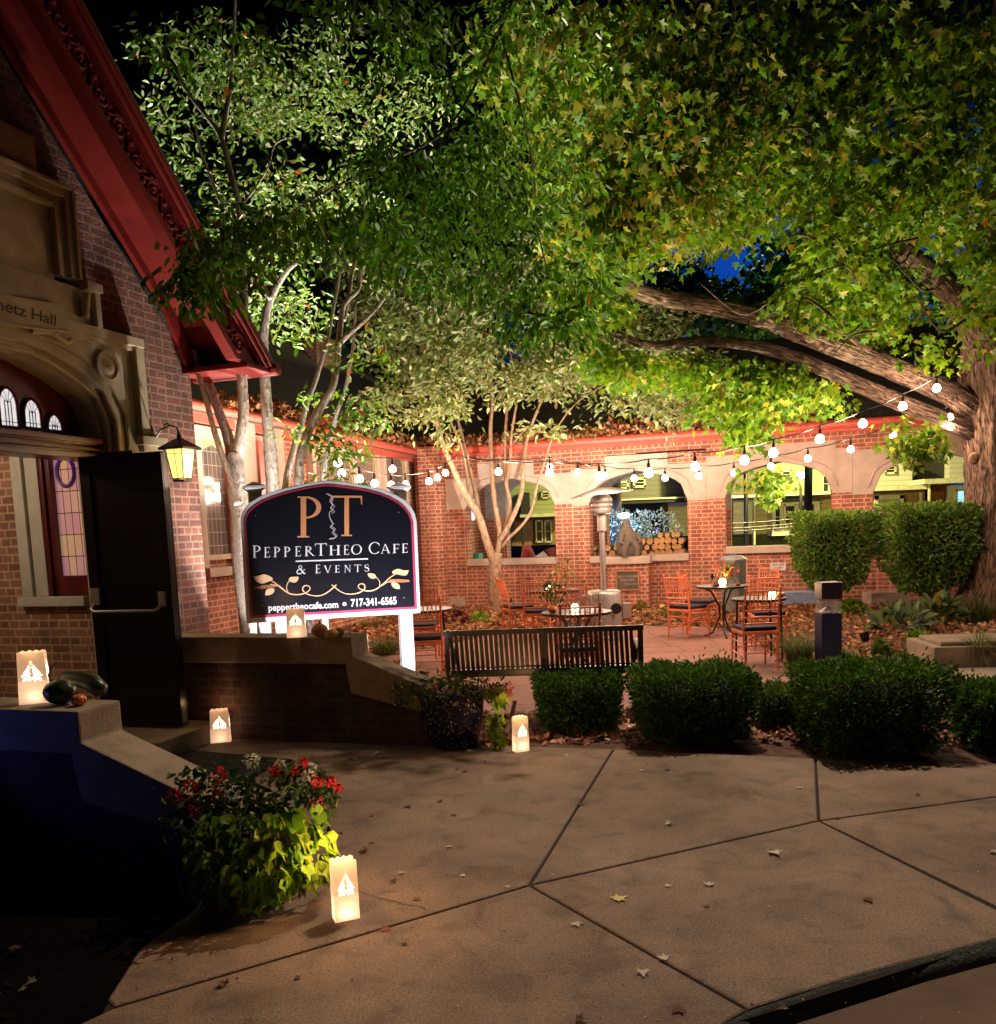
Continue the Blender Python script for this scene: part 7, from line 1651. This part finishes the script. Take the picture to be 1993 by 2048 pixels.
def hedge(x0, x1, ytop, ybase, label, n, cols=YEW, w=(3, 3, 1.5, .25), size=.036, dep=.62, name='clipped_hedge', droop=.1, trunk=True, taper=.12, grp='low clipped hedges along the pavement', tmpl=OVATE, zb=None, cat='hedge'):
    g = G((x0 + x1) / 2, ybase, 0); Y = g[1] + dep / 2 * .6; pL, pR = A(x0, (ytop + ybase) / 2, Y), A(x1, (ytop + ybase) / 2, Y); W_ = (pR[0] - pL[0]) * .94
    zt = A((x0 + x1) / 2, ytop, Y - dep * .1)[2]; c = np.array([(pL[0] + pR[0]) / 2, Y, 0]); root = empty(name, c, label, cat, grp)
    zb = .04 if zb is None else zb
    # super-ellipsoid shell, denser at the skin
    d = cubesurf(n, W_ / 2, dep / 2, (zt - .04) / 2, 8)
    rr = 1 - .30 * RNG.random(n) ** 2.2; ph = c[0] * 3
    lump = 1 + .045 * np.sin(d[:, 0] * 7 + ph) + .05 * np.sin(d[:, 0] * 13 + d[:, 1] * 9 + d[:, 2] * 8 + ph) + .03 * np.sin(d[:, 2] * 21 + d[:, 0] * 17)
    h2 = (zt - zb) / 2; k = 1 - taper * (1 - d[:, 2]) / 2 * 1.7
    P_ = np.stack([c[0] + d[:, 0] * rr * lump * W_ / 2 * k, c[1] + d[:, 1] * rr * lump * dep / 2 * k, zb + h2 + d[:, 2] * rr * lump * h2], 1); P_[:, 2] = np.maximum(P_[:, 2], .02)
    stray = RNG.random(n) < .06; P_[stray] += np.abs(rnd(int(stray.sum()))) * [0, 0, .03] + rnd(int(stray.sum())) * .02
    leaves('foliage', P_, d + rnd(n) * .6 + [0, 0, .35 - droop], rnd(n) + d * .6, RNG.uniform(.7, 1.3, n) * size, tmpl, tints(n, cols, w), LEAF, root)
    m = MB()
    for j in range(8):
        a = 2 * math.pi * j / 8; m.tube([(c[0] + .03 * math.cos(a), c[1] + .03 * math.sin(a), -.02), (c[0] + W_ * .12 * math.cos(a), c[1] + dep * .15 * math.sin(a), zb + h2 * .8), (c[0] + W_ * .3 * math.cos(a), c[1] + dep * .3 * math.sin(a), zt * .86)], [.018 + zt * .006, .012, .004], 6)
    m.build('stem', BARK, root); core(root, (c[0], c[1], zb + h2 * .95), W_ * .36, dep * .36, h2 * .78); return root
hedge(1068, 1244, 1352, 1470, 'square clipped hedge right of the luminary, first from the left', 9000)
hedge(1252, 1514, 1342, 1495, 'wide flat clipped hedge in front of the right end of the bench', 12000, dep=.8)
hedge(1600, 1872, 1336, 1518, 'largest dark clipped hedge, in front of the bollard', 13000, dep=.85)
hedge(1914, 2090, 1374, 1512, 'clipped hedge cut off by the right edge of the photo', 8000)
hedge(1505, 1610, 1378, 1462, 'soft feathery light green shrub left of the largest hedge', 3500, [(.07, .12, .03), (.12, .17, .05)], (1, 1), .04, .5, 'feathery_shrub', grp=None, cat='shrub')
TALL = [(.12, .24, .04), (.18, .31, .05), (.25, .34, .09), (.08, .16, .025)]
def tall(x0, x1, yt, yb, Yb, stem_y, label, n):
    g = XY((x0 + x1) / 2, Yb); zt = A((x0 + x1) / 2, yt, Yb)[2]; zb = A((x0 + x1) / 2, yb, Yb)[2]
    W_ = (x1 - x0) * Yb / 1800 * .92; root = empty('tall_shrub', (g[0], Yb, 0), label, 'shrub', 'tall clipped shrubs before the arcade')
    d = cubesurf(n, W_ / 2, .42, (zt - zb) / 2, 12); rr = 1 - .32 * RNG.random(n) ** 2
    lump = 1 + .05 * np.sin(d[:, 0] * 6 + x0) + .06 * np.sin(d[:, 2] * 9 + d[:, 0] * 8) + .03 * np.sin(d[:, 0] * 17 + d[:, 2] * 19)
    k = 1 - .42 * np.clip((-d[:, 2] + .1), 0, 1) ** 1.5
    P_ = np.stack([g[0] + d[:, 0] * rr * lump * W_ / 2 * k, Yb + d[:, 1] * rr * lump * .42 * k, (zt + zb) / 2 + d[:, 2] * rr * lump * (zt - zb) / 2], 1)
    leaves('foliage', P_, d + rnd(n) * .7, rnd(n) * .8 + d, RNG.uniform(.7, 1.3, n) * .075, OVATE, tints(n, TALL + [(.4, .2, .1)], [3, 3, 2, 2, .06]), LEAF, root)
    m = MB()
    for j in range(11):
        a = random.uniform(0, 6.28); r_ = random.uniform(.15, .42) * W_; m.tube([(g[0] + .06 * math.cos(a), Yb + .06 * math.sin(a), -.03), (g[0] + r_ * .45 * math.cos(a), Yb + .15 * math.sin(a), zb + .15), (g[0] + r_ * math.cos(a), Yb + .25 * math.sin(a), zt * .8)], [.022, .016, .006], 6)
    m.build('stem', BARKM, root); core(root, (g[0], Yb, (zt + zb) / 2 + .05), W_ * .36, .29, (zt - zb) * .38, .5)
tall(1590, 1744, 1028, 1176, 15.9, 1210, 'tall clipped shrub between the third arch and the bollard', 9000)
tall(1766, 1945, 1012, 1180, 15.3, 1215, 'tall clipped shrub beside the maple trunk, under the fourth arch', 10500)
def grassy(x, y, r_px, h_px, label, n, cols, w, name='grass_clump', curl=1.0, wd=.012):
    g = G(x, y, 0); s = g[1] / 1800; r_, hh_ = r_px * s, h_px * s; root = empty(name, g, label, 'plant')
    m = MB(); vs = []; fs = []; tn_ = []
    for i in range(n):
        a = random.uniform(0, 6.283); q = math.sqrt(random.random()); b0 = g + [q * r_ * .35 * math.cos(a), q * r_ * .3 * math.sin(a), 0]; L = random.uniform(.6, 1.1); a2 = a + random.uniform(-.5, .5)
        out_ = np.array([math.cos(a2), math.sin(a2) * .8, 0]); sd_ = np.array([-out_[1], out_[0], 0]) * wd * random.uniform(.6, 1.2) / 2; base = len(vs); hv = hh_ * L * (1.2 - q * .5)
        for t in (0, .35, .7, 1.0):
            p = b0 + out_ * r_ * L * (t ** 1.6) * .9 + [0, 0, hv * (1.9 * t - 1.15 * curl * t * t)]; p[2] = max(p[2], .01); ww = (1 - t) * .9 + .1; vs += [p + sd_ * ww, p - sd_ * ww]
        fs += [(base, base + 1, base + 3, base + 2), (base + 2, base + 3, base + 5, base + 4), (base + 4, base + 5, base + 7, base + 6)]; c = tints(1, cols, w)[0]; tn_ += [c] * 8
    m.add(vs, fs); o = m.build('blades', LEAF, root); ca = o.data.color_attributes.new('tint', 'FLOAT_COLOR', 'POINT'); cc = np.ones((len(vs), 4), np.float32); cc[:, :3] = tn_; ca.data.foreach_set('color', cc.reshape(-1)); return root
LIR = [(.18, .24, .11), (.34, .36, .22), (.10, .16, .06)]
grassy(1598, 1335, 62, 95, 'big arching striped grass clump left of the bollard', 520, LIR, [2, 1, 2]); grassy(1690, 1335, 30, 60, 'narrow striped grass clump right of the bollard', 150, LIR, [2, 1, 2])
grassy(1960, 1330, 50, 90, 'arching grass clump at the right edge in front of the stone slab', 300, LIR, [2, 1, 2]); grassy(1885, 1240, 90, 60, 'yellow green grassy clump beside the maple base', 420, [(.20, .20, .05), (.12, .15, .04), (.06, .09, .03)], [1, 2, 2]); grassy(1960, 1245, 70, 70, 'dark grassy clump at the foot of the maple', 260, [(.10, .12, .04), (.05, .07, .02)], [1, 2])
grassy(1548, 1400, 45, 38, 'flat brownish sedge clump between the second and third hedge', 240, [(.24, .20, .11), (.14, .14, .06)], [1, 1]); grassy(1484, 1385, 18, 60, 'spiky bare twigs behind the wide hedge', 16, [(.10, .06, .03)], [1], wd=.008, curl=.4)
grassy(770, 1310, 60, 50, 'strappy green plant seen under the cafe sign', 160, [(.16, .20, .05), (.08, .12, .03)], [1, 1], wd=.02); grassy(745, 1255, 50, 30, 'tangled low plant in the leaf bed under the sign', 150, [(.16, .18, .07), (.3, .25, .12)], [2, 1], wd=.015)
def bush(x, y, rx, rz_, label, n, cols, w, size, tmpl=BROAD, name='low_plant', droop=-.1):
    g = G(x, y, 0); s = g[1] / 1800; root = empty(name, g, label, 'plant'); d = rnd(n); d[:, 2] = np.abs(d[:, 2]); d /= np.linalg.norm(d, axis=1, keepdims=True)
    P_ = g + d * [rx * s, rx * s * .8, rz_ * s] * (1 - .5 * RNG.random((n, 1)) ** 1.5); leaves('foliage', P_, d + rnd(n) * .4 + [0, 0, droop], d * .3 + rnd(n) * .4 + [0, -.3, 1], RNG.uniform(.7, 1.3, n) * size, tmpl, tints(n, cols, w), LEAF, root)
    m = MB(); 
    for k in range(5): a = 1.256 * k; m.tube([g, g + [rx * s * .5 * math.cos(a), rx * s * .4 * math.sin(a), rz_ * s * .7]], [.006, .003], 5)
    m.build('stem', STEM, root); return root
bush(1704, 1228, 28, 26, 'vivid lime green leafy plant right of the bollard', 130, LIME, [1, 3, 1], .11); bush(1800, 1262, 55, 42, 'blue green hosta clump in the right bed', 120, [(.12, .18, .11), (.18, .24, .14)], [1, 1], .22, OVATE); bush(1870, 1245, 45, 42, 'second hosta clump nearer the maple', 100, [(.11, .17, .10), (.2, .22, .06)], [2, 1], .22, OVATE)
bush(1765, 1312, 18, 30, 'small dark green seedling shrub in the leaf litter', 110, GREEN, [1, 1, 1], .07); bush(1795, 1222, 26, 14, 'dark red heuchera behind the hostas', 60, [(.12, .02, .02)], [1], .10); bush(1835, 1285, 22, 20, 'lime fern like plant in front of the hostas', 70, LIME, [1, 1, 1], .08)
bush(905, 1250, 34, 26, 'dark red leafed plant left of the bench top', 90, [(.12, .02, .03), (.05, .02, .02)], [1, 1], .10); bush(962, 1245, 22, 16, 'bright green small plant in the litter above the bench', 60, [(.2, .35, .03)], [1], .11, OVATE); bush(888, 1215, 18, 28, 'small grey green shrub at the corner pier base', 90, [(.12, .14, .07)], [1], .08); bush(1018, 1235, 16, 34, 'small shrub beside the left chair', 90, GREEN, [1, 1, 1], .07)
bush(1280, 1222, 18, 18, 'small yellowish plant near the plaque pedestal', 60, [(.25, .22, .06)], [1], .08); bush(1345, 1232, 20, 16, 'yellow green plant left of the right hand chairs', 60, [(.22, .24, .05)], [1], .09)
# pebbles
n = 700; xs = RNG.uniform(1735, 1840, n); ys = RNG.uniform(1196, 1216, n); P_ = np.array([G(x, y, .02) for x, y in zip(xs, ys)])
tag(leaves('pebbles', P_, rnd(n) * [1, 1, .3], rnd(n) * .3 + [0, -.2, 1], RNG.uniform(.04, .09, n), BROAD, tints(n, [(.42, .38, .42), (.3, .28, .32)], [1, 1]), LITTER), kind='stuff')

# ------------------------------------------------------------------ leaf litter
def inpoly(P_, poly):
    x, y = P_[:, 0], P_[:, 1]; ins = np.zeros(len(P_), bool); n = len(poly); j = n - 1
    for i in range(n):
        xi, yi = poly[i]; xj, yj = poly[j]; c = ((yi > y) != (yj > y)) & (x < (xj - xi) * (y - yi) / (yj - yi + 1e-12) + xi); ins ^= c; j = i
    return ins
def litter(name, poly, dens, size, cols, w, z=.0, zr=.035, excl=[]):
    poly = np.array(poly); lo, hi = poly.min(0), poly.max(0); n = int((hi - lo).prod() * dens); P2 = RNG.uniform(lo, hi, (n, 2)); k = inpoly(P2, poly)
    for e_ in excl: k &= ~inpoly(P2, np.array(e_))
    P2 = P2[k]; n = len(P2); P3 = np.column_stack([P2, z + RNG.uniform(0.002, zr, n)])
    tip = rnd(n) * [1, 1, .35]; o = leaves(name, P3, tip, rnd(n) * .45 + [0, 0, 1], RNG.uniform(.6, 1.25, n) * size, MAPLE, tints(n, cols, w, .35), LITTER); tag(o, kind='stuff'); return o
DRY = [(.42, .20, .09), (.34, .13, .05), (.52, .30, .15), (.22, .08, .04), (.16, .10, .05)]
litter('fallen_leaves', [(-4, 11.2), (-1.2, 12.6), (-.2, 14.3), (2.2, 14.9), (3.45, 14.2), (4.5, 15.5), (10, 14), (10, 18), (4, 19.2), (-1, 20), (-4, 16)], 150, .105, DRY, [3, 3, 2, 2, 1])
litter('fallen_leaves', [(3.2, 9.6), (3.5, 12.4), (3.45, 14.3), (4.5, 15.6), (10, 15), (10, 10.3), (5.6, 10.1), (4.9, 9.55)], 150, .085, DRY, [4, 2, 3, 1, 1])
litter('fallen_leaves', [(-.5, 7.0), (.8, 6.9), (2.4, 6.6), (3.9, 6.1), (8, 5.6), (8, 7.6), (4.8, 7.7), (3.4, 9.0), (2.3, 8.15), (-.4, 8.1)], 330, .08, [(.34, .15, .10), (.46, .26, .19), (.16, .07, .05), (.55, .38, .28)], [3, 2, 3, .7], zr=.03)
litter('fallen_leaves', [(-4, 8.6), (-1.4, 8.4), (-1.0, 11.5), (-2.8, 12), (-4, 11)], 60, .10, DRY, [3, 3, 1, 2, 1])
litter('fallen_leaves', [(-3.4, 1.6), (-1.1, 2.2), (-1.45, 3.9), (-3.2, 4.3)], 9, .06, [(.08, .05, .03), (.16, .12, .08)], [1, 1])
# leaves heaped in the gutters and on the eaves
def gut(pl, u0, u1, z, d, n, size, name):
    u = RNG.uniform(u0, u1, n); heap = .5 + .5 * np.sin(u * 2.3) * np.sin(u * .9 + 1); P_ = np.array([pl.P(a, z + b_, d - c_) for a, b_, c_ in zip(u, RNG.random(n) ** 1.5 * (.05 + .16 * heap), RNG.uniform(-.06, .22, n))])
    P_[:, 2] += np.clip((np.array([np.dot(p - pl.O, pl.W) for p in P_]) - d) * -1.0, 0, .3) * .9
    tag(leaves(name, P_, rnd(n), rnd(n) + [0, -1, .5], RNG.uniform(.6, 1.2, n) * size, MAPLE, tints(n, DRY + [(.5, .14, .05)], [3, 3, 1, 2, 1, 1]), LITTER), kind='stuff')
gut(CP, 0, 8.5, ZE + .17, .17, 2600, .12, 'gutter_leaves'); gut(WP, 3, WP.L, 3.47, .0, 1300, .10, 'gutter_leaves')
# single leaves scattered on the pavement: each a thing
LV = [(738, 1631, 'small crimson leaf', (.30, .02, .02)), (812, 1611, 'curled brown leaf', None), (880, 1600, 'dark crumpled leaf', None), (905, 1631, 'flat dark leaf', None), (893, 1692, 'pale curled leaf', (.4, .33, .25)), (736, 1703, 'dark brown leaf', None), (748, 1683, 'brown leaf fragment', None), (783, 1760, 'upright brown leaf', None), (808, 1744, 'small pale leaf', (.35, .28, .2)),
      (922, 1749, 'cream curled leaf', (.55, .48, .36)), (835, 1801, 'tan leaf by the crack', None), (782, 1855, 'rust leaf on the long joint', (.22, .07, .03)), (815, 1886, 'small pale tan leaf', None), (597, 1957, 'dark leaf on the left slab', None), (450, 1973, 'dark stemmed leaf on the joint', None), (1020, 1774, 'tan leaf near the joint crossing', (.42, .34, .24)),
      (1148, 1844, 'pale curled leaf beside the diagonal joint', (.45, .40, .32)), (1227, 1800, 'yellow star shaped maple leaf', (.62, .52, .22)), (1330, 1772, 'cream leaf right of the yellow one', (.6, .54, .4)), (1418, 1772, 'pale leaf near the centre slab', (.45, .4, .33)), (1420, 1812, 'dark flat leaf below the pale ones', None), (1543, 1702, 'pale star shaped leaf high on the slab', (.5, .46, .38)), (1337, 1918, 'cream curled leaf on the diagonal joint', (.58, .52, .4)), (1285, 1940, 'pale stemmed leaf left of the diagonal joint', (.5, .44, .34)),
      (1368, 2015, 'dim brown leaf near the lower kerb', None), (1150, 2040, 'dark leaf at the bottom edge', None), (1730, 1795, 'brown leaf cluster on the right slab', None), (1980, 1703, 'pale leaf at the right edge', (.45, .38, .3)), (1344, 1647, 'cream leaf above the long joint', (.55, .5, .4)), (1600, 1577, 'pale leaf near the upright joint', (.42, .33, .25)), (1676, 1638, 'brown leaf lying on the long joint', None), (1840, 1590, 'dim leaf on the upper right slab', None),
      (1282, 1542, 'pale leaf near the hedges', (.4, .33, .24)), (1333, 1538, 'dark leaf right of the pale one near the hedges', None), (1105, 1505, 'upturned leaf right of the luminary', (.3, .2, .1)), (1130, 1509, 'flat leaf right of the upturned one', (.38, .3, .18)), (968, 1522, 'dark curled leaf left of the luminary', None), (910, 1538, 'dark leaf on the upper slab', None), (935, 1543, 'tiny dark leaf on the upper slab', None), (1170, 1608, 'thin dark leaf near the slanting joint', None), (525, 1486, 'small pale leaf near the doormat', (.4, .34, .24)), (700, 1520, 'dark leaf at the upper left slab', None), (1575, 2015, 'dim leaf by the kerb corner', None)]
for i, (x, y, lab, col) in enumerate(LV):
    p = G(x, y, .006); c = col or random.choice([(.10, .05, .03), (.14, .07, .035), (.08, .04, .025)]); a = random.uniform(0, 6.28)
    big = .085 if 'star' in lab else random.uniform(.035, .065)
    tv, tf = MAPLE; tv = tv.copy(); tv[:, 2] += np.abs(tv[:, 0]) ** 1.5 * random.uniform(.1, .6) + tv[:, 1] ** 2 * random.uniform(-.05, .2); tv[:, 2] *= .35
    o = leaves('fallen_leaf', np.array([p]), np.array([[math.cos(a), math.sin(a), .0]]), np.array([[0, 0, 1.0]]), [big], (tv, tf), [c], LITTER, None, loc=p)
    tag(o, lab + ' lying on the concrete pavement' if 'pavement' not in lab else lab, 'leaf', 'leaves scattered on the pavement')
n = 420; P_ = np.array([G(random.uniform(250, 1990), random.uniform(1520, 2040), .004) for _ in range(n)])
tag(leaves('leaf_crumbs', P_, rnd(n) * [1, 1, .2], rnd(n) * .3 + [0, 0, 1], RNG.uniform(.006, .016, n), TINY, tints(n, [(.10, .05, .03), (.35, .3, .22)], [2, 1]), LITTER), kind='stuff')

# ------------------------------------------------------------------ floodlights for sign and trees
flood(XY(800, 7.40, .10), SP.P(.85, 1.45), 330, 108, (.95, .93, 1), 'ground floodlight behind the planter aimed up at the sign', .6)
flood(XY(600, 7.50, .10), SP.P(.75, 1.45), 270, 104, (.93, .95, 1), 'ground floodlight hidden behind the far coping, aimed up at the sign', .6)
flood(XY(590, 9.3, .12), A(480, 560, 11.0), 1500, 95, (1, .97, .86), 'ground floodlight behind the sign aimed at the left tree clump', .6, rad=.02)
flood(XY(525, 8.75, .12), A(482, 900, 9.4), 170, 58, (1, .98, .92), 'small floodlight behind the left sign post aimed up the pale trunk', .5)
flood(XY(640, 11.4, .12), A(690, 330, 11.5), 4200, 95, (.93, 1, .84), 'ground floodlight among the plants behind the sign', .7)
flood(XY(1130, 14.4, .12), A(1060, 670, 17.5), 1900, 110, (1, .98, .84), 'ground floodlight in the leaf bed aimed at the tan tree', .7)
flood(XY(1730, 11.8, .12), A(1560, 540, 13), 2300, 74, (1, .90, .58), 'ground floodlight in the right bed aimed into the maple', .7)
flood(XY(1250, 15.6, .12), A(1270, 500, 12.5), 2300, 74, (1, .90, .56), 'ground floodlight near the pedestal aimed into the maple crown', .7)
flood(XY(1750, 23.5, .1), A(1700, 540, 26), 2500, 60, (.25, 1, .35), 'green floodlight beyond the arcade aimed at the background trees', .7)
flood(XY(880, 8.95, .1), A(1010, 470, 8.2), 620, 84, (1, .98, .72), 'small floodlight behind the left bench end aimed up at the hanging branches', .7)
